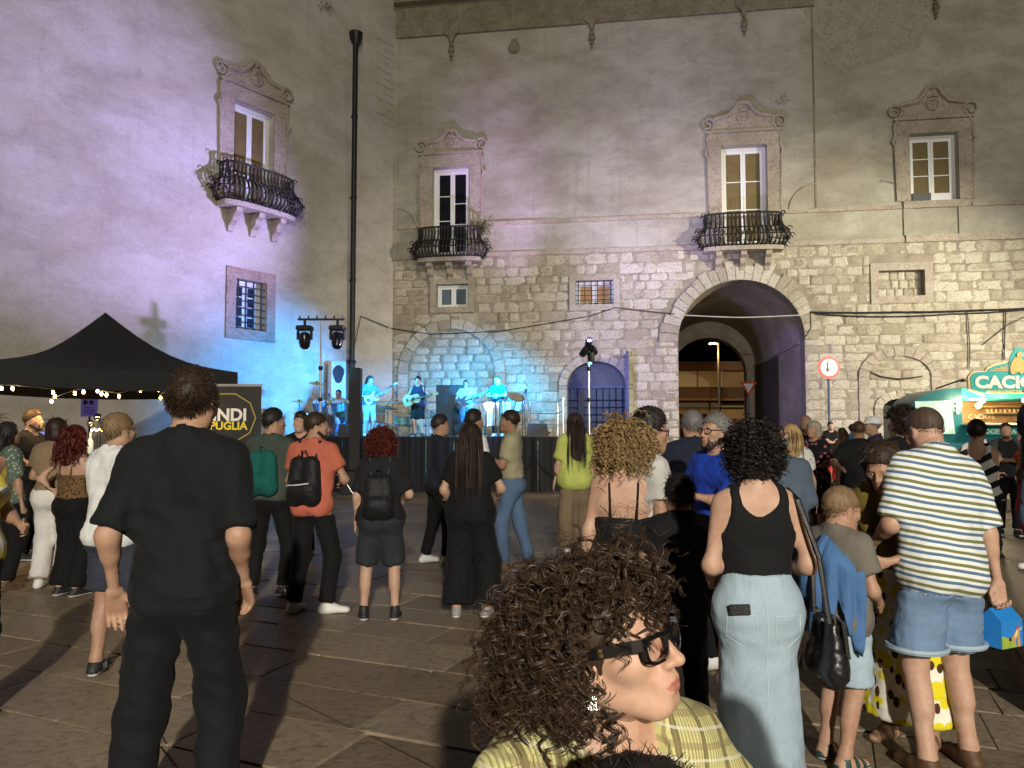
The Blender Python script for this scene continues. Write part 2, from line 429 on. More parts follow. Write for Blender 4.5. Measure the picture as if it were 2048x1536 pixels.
def put_stone(s, i, proud, asobj, th=.09):
    global rb
    c = FA.P((s[0] + s[1]) / 2, (s[2] + s[3]) / 2, -proud + th / 2); sc_ = (s[1] - s[0] - .002, th, s[3] - s[2] - .002)
    if asobj:
        o = bpy.data.objects.new('ashlar_stone', US[i % 10]); COL.objects.link(o); o.parent = PAL; o.matrix_parent_inverse = Matrix.Translation(-PAL.location)
        o.location = c; o.rotation_euler = (0, rs.choice((0, 0, PI)), ang); o.scale = sc_
    else:
        a, fs = uv[i % 10]; q = a * np.array(sc_, np.float32); ca, sa = math.cos(ang), math.sin(ang)
        w_ = np.stack([q[:, 0] * ca - q[:, 1] * sa + c.x, q[:, 0] * sa + q[:, 1] * ca + c.y, q[:, 2] + c.z], 1)
        restv.append(w_); restf.extend([tuple(k + rb for k in f) for f in fs]); rb += len(a)
for i, s in enumerate(stones): put_stone(s, i + rs.randrange(5), rs.uniform(.012, .026), i < 300)
for i, s in enumerate(binf): put_stone(s, i, .012 + rs.uniform(.0, .012), False)
for i, s in enumerate(bwin): put_stone(s, i * 3, -.22 + rs.uniform(.0, .03), False)
o = link_mesh('far_ashlar', mesh_np('far_ashlar', np.concatenate(restv), restf), M_ASH, PAL); setp(o, kind='stuff')

# ---- arch rings stone by stone
def ring(uc, ri, ro, zs, n, mat, ryi=None, ryo=None, d0=-.06, d1=.12, jamb=None, ragged=0.0, a0=0, a1=PI):
    ryi = ryi or ri; ryo = ryo or ro; r_ = random.Random(int(uc * 100))
    for k in range(n):
        t0 = a0 + (a1 - a0) * (k + .03) / n; t1 = a0 + (a1 - a0) * (k + .97) / n; ex = r_.uniform(-ragged, ragged)
        pts = [(uc + ri * math.cos(t), zs + ryi * math.sin(t)) for t in (t0, (t0 + t1) / 2, t1)] + [(uc + (ro + ex) * math.cos(t), zs + (ryo + ex) * math.sin(t)) for t in (t1, (t0 + t1) / 2, t0)]
        m = MB(); m.prism(FA, pts, d0 - r_.uniform(0, .015), d1); m.build('voussoir', mat, PAL)
    if jamb is not None:
        for s in (-1, 1):
            zz = jamb
            while zz < zs - .05:
                h = min(.55, zs - zz); a, b = sorted((uc + s * ri, uc + s * ro)); m = MB(); m.wbox(FA, a, b, zz + .008, zz + h - .008, d0, d1); m.build('jamb_stone', mat, PAL); zz += h
ring(AC, AR_ + .004, AR_ + .5, AZ, 25, M_VOUS, ragged=.12)
ring(DC, DR, DR + .26, DZ, 11, M_VOUS, DRY, DRY + .26, jamb=1.4)
ring(BC, BR, BR + .32, BZ, 12, M_VOUS, jamb=1.5)
ring(EC, ER, ER + .3, EZ, 11, M_TRIM, ERY, ERY + .3)
ring(GC, GR, GR + .24, GZ, 9, M_VOUS, GRY, GRY + .24, jamb=.2)
for s in (-1, 1):
    m = MB(); a, b = sorted((EC + s * ER, EC + s * (ER + .3))); m.wbox(FA, a, b, 1.8, EZ, -.055, .1); m.build('jamb_stone', M_TRIM, PAL)

# ---- passage behind the archway
def passage():
    n = 24; L = 9.0; prof = [(AC - AR_, -.02)] + [(AC - AR_ * math.cos(PI * k / n), AZ + AR_ * math.sin(PI * k / n)) for k in range(n + 1)] + [(AC + AR_, -.02)]
    m = MB(); V = []
    for d in (.58, 3, 6, L): V += [FA.P(u, z, d) for u, z in prof]
    k = len(prof); m.add(V, [(j * k + i, j * k + i + 1, (j + 1) * k + i + 1, (j + 1) * k + i) for j in range(3) for i in range(k - 1)])
    me = bpy.data.meshes.new('passage_vault'); me.from_pydata(m.v, [], m.f); me.update()
    link_mesh('passage_vault', me, m_plaster('vault_plaster', (.50, .45, .35), (.40, .34, .25), (.22, .18, .12)), PAL)
    # far arch: narrower wall with its own opening
    zc = AZ - .35; r2 = AR_ - .36
    outer = prof; inner = [(AC - r2, -.02)] + [(AC - r2 * math.cos(PI * k_ / n), zc + r2 * math.sin(PI * k_ / n)) for k_ in range(n + 1)] + [(AC + r2, -.02)]
    m = MB(); V = [FA.P(u, z, L - .02) for u, z in outer] + [FA.P(u, z, L - .02) for u, z in inner] + [FA.P(u, z, L + .7) for u, z in inner]; k = len(outer)
    m.add(V, [(i, i + 1, k + i + 1, k + i) for i in range(k - 1)] + [(k + i, k + i + 1, 2 * k + i + 1, 2 * k + i) for i in range(k - 1)])
    me = bpy.data.meshes.new('far_arch'); me.from_pydata(m.v, [], m.f); me.update(); link_mesh('far_arch', me, M_TRIM, PAL)
    m = MB()
    V = [FA.P(AC - r2 * 1.0 * math.cos(PI * k_ / n), zc + r2 * math.sin(PI * k_ / n), L - .1) for k_ in range(n + 1)]; 
    for s in (-1, 1):
        m2 = MB(); a, b = sorted((AC + s * r2, AC + s * (r2 + .3))); m2.wbox(FA, a, b, zc - .14, zc, L - .12, L + .1); m2.build('impost', M_TRIM, PAL)
    # impost line along the right side of the passage
    m = MB(); m.wbox(FA, AC + AR_ - .06, AC + AR_ + .02, AZ - .06, AZ + .02, .7, L - .05); m.build('impost', M_TRIM, PAL)
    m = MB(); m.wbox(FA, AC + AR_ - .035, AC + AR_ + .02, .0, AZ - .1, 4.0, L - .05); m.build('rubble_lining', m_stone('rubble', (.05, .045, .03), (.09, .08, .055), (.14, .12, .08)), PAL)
passage()

# ---- string courses, pilaster strips, cornice
def strip(name, fr, u0, u1, z0, z1, pr, mat=M_TRIM, dd=.1):
    m = MB(); m.wbox(fr, u0, u1, z0, z1, -pr, dd); return m.build(name, mat, PAL)
strip('string_course', FA, .0, 16.55, ZB - .01, ZB + .13, .05)
strip('string_course', FA, 16.6, U1, ZB - .02, ZB + .2, .07)
for a, b in ((.0, .9), (3.2, 10.5), (13.0, 16.5), (18.55, U1)): strip('string_course', FA, a, b, 8.62, 8.75, .06)
strip('window_apron', FA, 16.55, 18.5, 8.62, 8.84, .09)
for a, b in ((16.55, 16.85), (18.15, 18.5)): strip('apron_pier', FA, a, b, ZB + .2, 8.62, .05, M_PLAST)
for u in (5.3, 6.9, 8.3): strip('plaster_strip', FA, u, u + .02, ZB + .14, 8.61, .012, M_PLAST)
strip('plaster_joint', FA, 13.92, 13.97, 8.76, ZT, .02, M_FRIEZE)
m = MB()
for k in range(11): pass
for c, s, r_ in ((13.97, -1, 1), (15.9, 1, 1)):                         # quarter-round plaster mouldings beside the pilaster strip
    pts = [FA.P(c - s * -.0 + (-s) * (1 - math.cos(t)) * -.0 + s * .85 * math.sin(t) - 0, 9.55 - .85 * (1 - math.cos(t)), -.02) for t in [k * PI / 2 / 10 for k in range(11)]]
    mm = MB(); mm.tube(pts, .025, 6); mm.build('plaster_moulding', M_TRIM, PAL)
mm = MB(); mm.tube([FA.P(.1 + .75 * math.sin(t), 9.35 - .75 * (1 - math.cos(t)), -.02) for t in [k * PI / 2 / 10 for k in range(11)]], .025, 6); mm.build('plaster_moulding', M_TRIM, PAL)
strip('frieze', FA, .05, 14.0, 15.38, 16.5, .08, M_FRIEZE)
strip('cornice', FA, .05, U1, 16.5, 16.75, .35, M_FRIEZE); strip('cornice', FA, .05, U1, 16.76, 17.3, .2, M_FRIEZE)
def pendant(u, z, w=.55):
    m = MB()
    m.prism(FA, [(u - w / 2, z + .75), (u - w / 2, z + .42), (u - .12, z + .30), (u - .05, z + .1), (u, z), (u + .05, z + .1), (u + .12, z + .30), (u + w / 2, z + .42), (u + w / 2, z + .75)], -.14, .1)
    for dz, r_ in ((-.05, .09), (-.2, .12), (-.36, .08), (-.5, .05)): m.lathe([(.01, -r_), (r_ * .8, -r_ * .5), (r_, 0), (r_ * .8, r_ * .5), (.01, r_)], 10, Matrix.Translation(FA.P(u, z + dz, -.08)))
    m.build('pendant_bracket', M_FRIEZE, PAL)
for px, py in ((904, 97), (1184, 72), (1488, 46), (1870, 12)):
    u, z = FA.px(px, py); pendant(u, z + .1)
u, z = FA.px(1029, 97); m = MB(); m.lathe([(.16, 0), (.2, .05), (.16, .1)], 12, Matrix.Translation(FA.P(u, z, -.03)) @ Matrix.Rotation(-A, 4, 'Z') @ Matrix.Rotation(PI / 2, 4, 'X')); m.wbox(FA, u - .1, u + .1, z + .12, z + .3, -.1, .05); m.build('stone_shield', M_FRIEZE, PAL)
# bare masonry where the plaster has fallen
m = MB(); rp = random.Random(5)
pk = [FA.px(*p) for p in ((1625, 60), (1650, 130), (1690, 145), (1760, 120), (1830, 95), (1862, 50), (1875, 0), (1800, -30), (1640, -30), (1600, 0))]
pts = []
for (ua, za), (ub_, zb_) in zip(pk, pk[1:] + pk[:1]):
    for k in range(7): t = k / 7; pts.append((ua + (ub_ - ua) * t + rp.uniform(-.07, .07), za + (zb_ - za) * t + rp.uniform(-.07, .07)))
m.prism(FA, pts, -.012, .05); m.build('bare_masonry', m_stone('bare_rubble', (.28, .25, .18), (.38, .35, .28), (.45, .42, .34), per=False, bs=.9), PAL)
# corner quoins, rubbed
m = MB(); m.wbox(FA, .0, .16, ZB + .13, 15.38, -.03, .05); m.build('corner_strip', M_PLAST, PAL)
for k in range(12):
    zq = 12.2 + k * .26; m = MB(); m.wbox(LW, .02, .5 + (k % 2) * .35, zq + .01, zq + .25, -.02, .1); m.build('quoin', M_PLASTL, PAL)

# ---- windows with carved surrounds
def surround(fr, a, apex, wing, mat=M_TRIM, flip=1, bottom=None):
    u0, u1, z0, z1 = a; zb = bottom if bottom is not None else z0; W = u1 - u0; uc = (u0 + u1) / 2; jw = .40
    root = MB(); root.wbox(fr, u0 - jw, u0 - .002, zb, z1, -.06, .2); o = root.build('window_surround', mat, PAL)
    def part(nm, m): return m.build(nm, mat, o)
    m = MB(); m.wbox(fr, u1 + .002, u1 + jw, zb, z1, -.06, .2); part('jamb', m)
    m = MB(); m.wbox(fr, u0 - jw, u1 + jw, z1 + .002, z1 + .42, -.07, .2); part('lintel', m)
    m = MB(); m.wbox(fr, u0 - jw - .06, u1 + jw + .06, z1 + .425, z1 + .5, -.14, .1); part('cornice', m)
    zt = z1 + .5; H = apex - zt
    # pediment: concave flanks rising to a peak
    L = [(uc - W * .5 - .25, zt), (uc - W * .5 - .27, zt + H * .34), (uc - W * .5 - .18, zt + H * .42), (uc - W * .34, zt + H * .50), (uc - W * .20, zt + H * .72), (uc - W * .12, zt + H * .93), (uc, zt + H)]
    poly = L + [(2 * uc - x, y) for x, y in reversed(L[:-1])]
    m = MB(); m.prism(fr, poly, -.07, .1); part('pediment', m)
    for s in (-1, 1):
        pts = [fr.P(uc + s * (x - uc), y + .03, -.10) for x, y in L[1:]]
        m = MB(); m.tube(pts, [.05, .07, .085, .085, .08, .05], 7); part('scroll_cornice', m)
        cx, cz = uc + s * (W * .5 + .42), zt + .22; sp = []
        for k in range(26):
            t = k / 25 * 2.6 * PI; rr_ = .23 * (1 - k / 25 * .8); sp.append(fr.P(cx - s * rr_ * math.cos(t), cz + rr_ * math.sin(t) * 1.05, -.07))
        m = MB(); m.tube(sp, [.055 - .03 * k / 25 for k in range(26)], 6); m.tube([fr.P(cx - s * .23 + s * .0, cz, -.06), fr.P(cx + s * .02, cz - .45, -.06), fr.P(cx + s * .0, cz - .75, -.06), fr.P(cx + s * .08, cz - .95, -.07), fr.P(cx + s * .02, cz - 1.1, -.06), fr.P(cx - s * .02, max(zb, cz - 2.9), -.05)], [.05, .06, .05, .07, .04, .035], 6); part('volute', m)
        m = MB(); m.tube([fr.P(uc + s * (W * .5 + .22), zt + .1, -.06), fr.P(uc + s * (W * .5 + .12), zt + .2, -.06), fr.P(uc + s * (W * .5 + .2), zt + H * .36, -.06)], .045, 6); part('bracket', m)
    m = MB(); Mt = Matrix.Translation(fr.P(uc, zt + H * .42, -.06)) @ Matrix(((fr.e.x, -fr.n.x, 0, 0), (fr.e.y, -fr.n.y, 0, 0), (0, 0, 1, 0), (0, 0, 0, 1))) @ Matrix.Rotation(-PI / 2, 4, 'X')
    m.lathe([(.2, 0), (.2, .06), (.14, .08), (.12, .03), (.06, .05), (.01, .09)], 16, Mt); part('medallion', m)
    m = MB(); m.tube([fr.P(uc - .16, zt + H * .66, -.1), fr.P(uc, zt + H * .72, -.13), fr.P(uc + .16, zt + H * .66, -.1)], [.03, .06, .03], 6); m.lathe([(.01, -.1), (.07, -.05), (.08, .02), (.03, .1), (.01, .16)], 9, Matrix.Translation(fr.P(uc, apex - .02, -.1))); part('keystone_carving', m)
    return o
def casement(fr, a, pane, dep=.22, bars=((.33, .66), (.33, .66)), low=None, fw=.1):
    u0, u1, z0, z1 = a
    m = MB(); m.wbox(fr, u0, u0 + fw, z0, z1, dep, dep + .08); m.wbox(fr, u1 - fw, u1, z0, z1, dep, dep + .08); m.wbox(fr, u0 + fw, u1 - fw, z1 - fw * 1.1, z1, dep, dep + .08)
    o = m.build('window', M_WHITE, PAL); uc = (u0 + u1) / 2
    for k, (a0, a1) in enumerate(((u0 + fw + .004, uc - .003), (uc + .003, u1 - fw - .004))):
        st = .075; zt = z1 - fw * 1.1 - .004; zb_ = z0 + .01; lowz = zb_ + (low or .1)
        m = MB(); m.wbox(fr, a0, a0 + st, zb_, zt, dep + .005, dep + .06); m.wbox(fr, a1 - st, a1, zb_, zt, dep + .005, dep + .06); m.wbox(fr, a0 + st, a1 - st, zt - st, zt, dep + .005, dep + .06); m.wbox(fr, a0 + st, a1 - st, zb_, lowz, dep + .005, dep + .06)
        for b in bars[k]: zz = lowz + (zt - st - lowz) * b; m.wbox(fr, a0 + st, a1 - st, zz - .015, zz + .015, dep + .012, dep + .05)
        m.build('sash', M_WHITE, o)
        m = MB(); m.wbox(fr, a0 + st, a1 - st, lowz, zt - st, dep + .04, dep + .048); m.build('pane', pane, o)
    return o
def apexz(fr, px, py): return fr.px(px, py)[1]
surround(FA, W1, apexz(FA, 905, 262), 0); surround(FA, W2, apexz(FA, 1490, 206), 0); surround(FA, W3, apexz(FA, 1868, 176), 0); surround(LW, LWD, apexz(LW, 505, 128), 0)
casement(FA, W1, M_DARKGL, bars=((.4, .72), (.35, .62))); casement(FA, W2, M_SHUT, bars=((.36, .68), (.36, .68))); casement(FA, W3, M_SHUT, low=.28, bars=((.34, .67), (.34, .67))); casement(LW, LWD, M_SHUT, bars=((), (.33,)))
m = MB(); m.wbox(FA, 16.88, 17.42, 8.9, 9.14, .1, .2); m.build('window_box', plain('grey_box', (.08, .08, .085), .6), PAL)
# small windows in the base
def stone_frame(fr, a, mg, mat, pr=.05):
    u0, u1, z0, z1 = a
    for q, nm in (((u0 - mg, u0 - .002, z0, z1), 'frame_jamb'), ((u1 + .002, u1 + mg, z0, z1), 'frame_jamb'), ((u0 - mg, u1 + mg, z1 + .002, z1 + mg), 'frame_lintel'), ((u0 - mg, u1 + mg, z0 - mg, z0 - .002), 'frame_sill')):
        m = MB(); m.wbox(fr, *q, -pr, .1); m.build(nm, mat, PAL)
stone_frame(FA, SW1, .2, M_TRIM); stone_frame(FA, SW2, .2, M_VOUS); stone_frame(FA, BW, .24, M_TRIM); stone_frame(LW, LWB, .3, M_PINK, .04)
casement(FA, (SW1[0] + .02, SW1[1], SW1[2], SW1[3]), M_BLUEGL, .18, ((), ()), fw=.05)
M_LIT = plain('lit_pane', (.30, .17, .07), .3, emit=(1, .5, .16), es=.10)
casement(FA, SW2, M_LIT, .25, ((), ()), fw=.06)
casement(LW, LWB, plain('night_pane', (.02, .035, .06), .12), .3, ((.25, .5, .75), (.25, .5, .75)), fw=.08)
def grille(fr, a, nv, nh, dep, r=.014, mat=M_RUST):
    u0, u1, z0, z1 = a; m = MB()
    m.tube([fr.P(u0, z0 + .04, dep), fr.P(u1, z0 + .04, dep)], r, 5); o = m.build('grille', mat, PAL)
    for k in range(nv): u = u0 + (u1 - u0) * (k + .5) / nv; m = MB(); m.tube([fr.P(u, z0, dep), fr.P(u, z1, dep)], r, 5); m.build('bar', mat, o)
    for k in range(nh): zz = z0 + (z1 - z0) * (k + 1) / (nh + 1); m = MB(); m.tube([fr.P(u0, zz, dep - .012), fr.P(u1, zz, dep - .012)], r, 5); m.build('bar', mat, o)
grille(FA, SW2, 6, 4, .05); grille(LW, LWB, 4, 6, .06, .02)

# ---- bowed wrought-iron balconies
def balcony(fr, a, ucent, width, ztop, zfl, corb=3, name='balcony'):
    half = width / 2; depth = .62
    def plan(t): return (ucent + half * t, -(.30 + (depth - .30) * math.sqrt(max(0, 1 - (abs(t) ** 3.2)))))
    top = [(ucent - half * .93, .0)] + [plan(t) for t in np.linspace(-.93, .93, 21)] + [(ucent + half * .93, .0)]
    m = MB(); m.prism_plan = None
    # slab
    V = [fr.P(u, zfl - .14, d) for u, d in top] + [fr.P(u, zfl, d) for u, d in top]; n = len(top)
    m.add(V, [tuple(range(n)), tuple(range(2 * n - 1, n - 1, -1))] + [(i, (i + 1) % n, n + (i + 1) % n, n + i) for i in range(n)])
    bal = m.build(name, M_TRIM, PAL)
    for k in range(corb):
        u = ucent + (k - (corb - 1) / 2) * width * .29; m = MB()
        prof = [(-.02, zfl - .15), (-.5, zfl - .15), (-.48, zfl - .27), (-.32, zfl - .34), (-.27, zfl - .5), (-.12, zfl - .58), (-.06, zfl - .74), (.02, zfl - .78)]
        nn = len(prof); m.add([fr.P(u - .09, z, d) for d, z in prof] + [fr.P(u + .09, z, d) for d, z in prof], [tuple(range(nn)), tuple(range(2 * nn - 1, nn - 1, -1))] + [(i, (i + 1) % nn, nn + (i + 1) % nn, nn + i) for i in range(nn)]); m.build('corbel', M_TRIM, bal)
    hh = ztop - zfl
    def rail(zf, off, r):
        pts = [fr.P(ucent - half * .93 - off, ztop * zf + zfl * (1 - zf), -.05)] + [fr.P(*(lambda u, d: (u + off * (1 if u > ucent else -1) * min(1, abs(u - ucent) / half), ztop * zf + zfl * (1 - zf), d - off))(*plan(t))) for t in np.linspace(-.93, .93, 21)] + [fr.P(ucent + half * .93 + off, ztop * zf + zfl * (1 - zf), -.05)]
        m = MB(); m.tube(pts, r, 6); m.build('rail', M_IRON, bal)
    rail(1.0, -.06, .034); rail(.02, -.02, .03); rail(.54, .06, .022); rail(.3, .2, .02)
    nb = 21
    for k in range(nb):
        t = -.97 + 1.94 * k / (nb - 1); u, d = plan(max(-.93, min(.93, t))) if abs(t) < .95 else plan(.93 * (1 if t > 0 else -1))
        dr = Vector((1 if t > .9 else (-1 if t < -.9 else t * .45), -1)).normalized()
        prof = [(0, -.03), (.08, .09), (.2, .19), (.34, .20), (.5, .09), (.62, -.03), (.78, -.08), (1, -.06)]
        pts = [fr.P(u + dr.x * o_, zfl + hh * z_, d + dr.y * o_) for z_, o_ in prof]
        m = MB(); m.tube(pts, .028, 5); m.build('baluster', M_IRON, bal)
    for s in (-1, 1):                                             # sides and curled ornaments
        for dd in (-.08, -.2):
            u = ucent + s * half * .93
            pts = [fr.P(u + s * o_, zfl + hh * z_, dd) for z_, o_ in [(0, -.03), (.1, .08), (.22, .16), (.36, .16), (.5, .07), (.62, -.03), (.78, -.06), (1, -.05)]]
            m = MB(); m.tube(pts, .028, 5); m.build('baluster', M_IRON, bal)
        for z_, o_ in ((.98, .02), (.52, .22), (.3, .30), (.05, .12)):
            for dd in (-.1, -.42):
                c = (ucent + s * (half * .9 + o_), zfl + hh * z_); sp = []
                for k in range(11): t = k / 10 * 1.7 * PI; r_ = .085 * (1 - .6 * k / 10); sp.append(fr.P(c[0] + s * r_ * math.cos(t), c[1] + r_ * math.sin(t), dd))
                m = MB(); m.tube(sp, .016, 5); m.build('curl', M_IRON, bal)
    m = MB()
    for t in np.linspace(-.85, .85, 10):
        u, d = plan(t); m.lathe([(.005, -.05), (.04, 0), (.005, .05)], 6, Matrix.Translation(fr.P(u, zfl + .03, d - .12)))
        m.lathe([(.005, -.04), (.03, 0), (.005, .04)], 6, Matrix.Translation(fr.P(u, zfl + hh * .56, d - .07)))
    setp(m.build('rosette', M_IRON, bal), kind='stuff')
    return bal
u0, u1 = FA.px(829, 490, -.4)[0], FA.px(967, 490, -.4)[0]
balcony(FA, W1, (u0 + u1) / 2, (u1 - u0) * .98, FA.px(900, 452, -.6)[1], FA.px(900, 513, -.6)[1])
u0, u1 = FA.px(1400, 470, -.4)[0], FA.px(1575, 460, -.4)[0]
balcony(FA, W2, (u0 + u1) / 2, (u1 - u0) * .98, FA.px(1490, 424, -.6)[1], FA.px(1490, 490, -.6)[1])
ub = (LWD[0] + LWD[1]) / 2; balcony(LW, LWD, ub, 2.45, 9.02, 7.95)
# weeds on two balconies
def tuft(fr, u, z, n, sz, seed):
    r_ = random.Random(seed); m = MB()
    for k in range(n):
        b = fr.P(u + r_.gauss(0, sz * .5), z + r_.uniform(0, sz), r_.uniform(-.25, -.02)); d = Vector((r_.uniform(-1, 1), r_.uniform(-1, 1), r_.uniform(0, 1))).normalized() * sz * .25; q = d.orthogonal().normalized() * sz * .05
        m.add([b - q, b + q, b + d], [(0, 1, 2)])
    setp(m.build('weed', plain('dry_leaf', (.13, .12, .05), .8, var=.4), PAL), kind='stuff')
tuft(LW, 6.55, 8.2, 70, .45, 1); tuft(FA, 3.05, 8.3, 160, .45, 2); tuft(LW, 3.1, 14.9, 60, .3, 3); tuft(FA, 12.9, 12.2, 40, .3, 4)

# ---- drainpipe
m = MB(); pu = 1.93; Zp = 14.3
m.tube([LW.P(pu, 3.9, -.16), LW.P(pu, Zp, -.16)], .085, 10); dp = m.build('drainpipe', M_BLACK, PAL, True)
m = MB(); m.lathe([(.09, 0), (.2, .22), (.23, .4), (.21, .42)], 12, Matrix.Translation(LW.P(pu, Zp, -.18))); m.build('hopper', M_BLACK, dp)
m = MB(); m.lathe([(.12, 0), (.14, .06), (.12, .12)], 12, Matrix.Translation(LW.P(pu, 3.82, -.16))); m.tube([LW.P(pu, 0, -.16), LW.P(pu, 3.82, -.16)], .1, 10); m.build('cast_foot', M_BLACK, dp)
for zc in (6.5, 9.2, 11.9): m = MB(); m.lathe([(.1, 0), (.11, .04), (.1, .08)], 10, Matrix.Translation(LW.P(pu, zc, -.16))); m.wbox(LW, pu - .02, pu + .02, zc, zc + .05, -.1, .02); m.build('clamp', M_BLACK, dp)

# ---- blue gate in the round-headed door and the dark doorway at the right
M_BLUE = plain('blue_gate_paint', (.010, .025, .085), .45, .2)
m = MB(); m.wbox(FA, DC - DR, DC + DR, 0, DZ + DRY, .5, .56); m.build('door_backing', plain('blue_door', (.02, .04, .075), .5), PAL)
m = MB(); m.wbox(FA, DC - DR, DC + DR, DZ - .08, DZ, .36, .42); gate = m.build('gate', M_BLUE, PAL)
for k in range(9): u = DC - DR + 2 * DR * (k + .5) / 9; m = MB(); m.tube([FA.P(u, .0, .38), FA.P(u, DZ - .08, .38)], .016, 5); m.build('bar', M_BLUE, gate)
for k in range(11): zz = .3 + k * .24; m = MB(); m.tube([FA.P(DC - DR, zz, .37), FA.P(DC + DR, zz, .37)], .012, 5); m.build('bar', M_BLUE, gate)
m = MB(); m.wbox(FA, DC - DR * .62, DC - DR * .42, 0, DZ - .1, .26, .34); m.build('gate_leaf', plain('dark_brown_leaf', (.03, .022, .016), .6), gate)
m = MB(); m.wbox(FA, DC + DR + .02, DC + DR + .1, .1, FA.px(1250, 708)[1], -.95, -.05); m.build('open_shutter', M_BLUE, PAL)
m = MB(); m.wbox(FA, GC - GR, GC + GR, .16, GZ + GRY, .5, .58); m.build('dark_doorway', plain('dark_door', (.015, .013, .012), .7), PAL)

# ---- cables on the front
def cable(pts, r, label, sag=0.0, mat=M_CABLE):
    P = []
    for a, b in zip(pts[:-1], pts[1:]):
        a = Vector(a); b = Vector(b); L = (b - a).length
        for k in range(8): t = k / 8; P.append(a.lerp(b, t) - Vector((0, 0, sag * L * 4 * t * (1 - t))))
    P.append(Vector(pts[-1])); m = MB(); m.tube(P, r, 5); o = m.build('cable', mat); setp(o, label, 'cable', 'cables strung on the palace walls'); return o
def fp(px, py, d=-.07): return FA.P(*FA.px(px, py, d), d)
def lp(px, py, d=-.07): return LW.P(*LW.px(px, py, d), d)
cable([fp(1620, 624), fp(1790, 624), fp(1960, 620), fp(2060, 616)], .028, 'thick black cable along the stones right of the archway', .008)
cable([fp(1620, 626), fp(1740, 633), fp(1900, 628), fp(2060, 618)], .02, 'thin black cable sagging under the thick one on the stones', .012)
cable([fp(1620, 624), fp(1622, 655), fp(1612, 672), fp(1598, 676)], .022, 'short black cable looping into the archway', 0)
cable([fp(1366, 630, -.05), fp(1480, 635, -.05), fp(1605, 630, -.05)], .018, 'pale wire stretched across the arched passage', .005, plain('pale_wire', (.5, .47, .4), .6))
cable([lp(697, 745), lp(722, 632), lp(778, 655)], .014, 'thin cable from the drainpipe up to the corner', 0)
cable([fp(782, 656), fp(860, 668), fp(1000, 662), fp(1180, 632), fp(1230, 615), fp(1350, 628)], .014, 'thin cable rising over the blind arch to the barred window', .004)
cable([fp(1935, 622), fp(1940, 700), fp(1938, 735)], .016, 'cable hanging straight down to the food trailer sign', 0)
cable([fp(2012, 620), fp(2010, 660), fp(2008, 720)], .018, 'cable dropping beside the food trailer logo', 0)
cable([fp(2048, 634), fp(2015, 650), fp(1965, 690)], .012, 'slanting thin cable above the food trailer', 0)
cable([fp(1738, 742), fp(1760, 752), fp(1800, 758), fp(1845, 752)], .016, 'loose cable coil inside the blind arch', .01)

# ---- beyond the passage: dim street
m = MB(); Q = FA.P(AC, 0, 0)
def hs(name, X0, X1, Y0, Y1, z0, z1, mat, parent=None): m = MB(); m.box((X0, Y0, z0), (X1, Y1, z1)); return m.build(name, mat, parent)
HB = empty('street_house', (11, 50, 0), 'dim ochre house with balconies seen through the arched passage', 'house')
M_OCH = plain('ochre_render', (.42, .27, .12), .9, var=.25, scale=.8); M_BRN = plain('brown_render', (.28, .15, .08), .9, var=.2, scale=.8); M_CRM = plain('cream_awning', (.6, .5, .32), .8)
hs('wall', 8, 24, 50, 58, 0, 5.8, M_OCH, HB); hs('parapet', 7.8, 24.2, 49.7, 58.2, 5.805, 6.4, M_BRN, HB)
hs('balcony', 8.2, 17.5, 48.6, 50, 3.75, 3.9, M_BRN, HB); hs('balcony_front', 8.2, 17.5, 48.55, 48.6, 3.9, 4.6, plain('balcony_panel', (.10, .06, .03), .8), HB)
hs('awning', 8.8, 13.8, 49.0, 49.9, 4.65, 5.7, M_CRM, HB); hs('awning_seam', 12.1, 12.2, 48.97, 48.995, 4.65, 5.7, M_BRN, HB)
hs('window', 17.0, 18.6, 49.9, 50.1, 3.95, 5.4, M_DARKGL, HB); hs('door', 14.6, 16.2, 49.9, 50.1, 0, 2.6, M_BRN, HB); hs('door', 11.2, 13.2, 49.9, 50.1, 0, 2.9, M_DARKGL, HB); hs('window', 17.4, 19.2, 49.9, 50.1, 1.0, 2.6, M_DARKGL, HB)
hs('lintel', 8.2, 15.5, 49.6, 50, 3.35, 3.6, M_CRM, HB)
p = at_y(1437, 685, 42); base = Vector((p.x, 42, 0))
SLm = empty('street_lamp', base, 'lit street lamp on a tall grey pole beyond the archway', 'street lamp')
m = MB(); m.tube([base, base + Vector((0, 0, p.z))], [.09, .06], 8); m.build('pole', plain('galvanised', (.3, .29, .27), .5, .5), SLm)
m = MB(); m.box((p.x - .55, 41.88, p.z - .03), (p.x + .06, 42.12, p.z + .06), bev=.03); m.build('lamp_head', M_BLACK, SLm)
m = MB(); m.box((p.x - .5, 41.9, p.z - .1), (p.x - .15, 42.1, p.z - .035), bev=.02); m.build('lamp_glass', plain('sodium_glass', (1, .8, .5), .4, emit=(1, .72, .34), es=60), SLm)
lo = light('street_lamp_light', 'SPOT', (p.x - .5, 42, p.z - .3), (p.x - .5, 43.5, 0), 420, (1, .62, .25), spot_size=R(165), spot_blend=.5, shadow_soft_size=.2)
lo.parent = SLm; lo.matrix_parent_inverse = Matrix.Translation(-base)

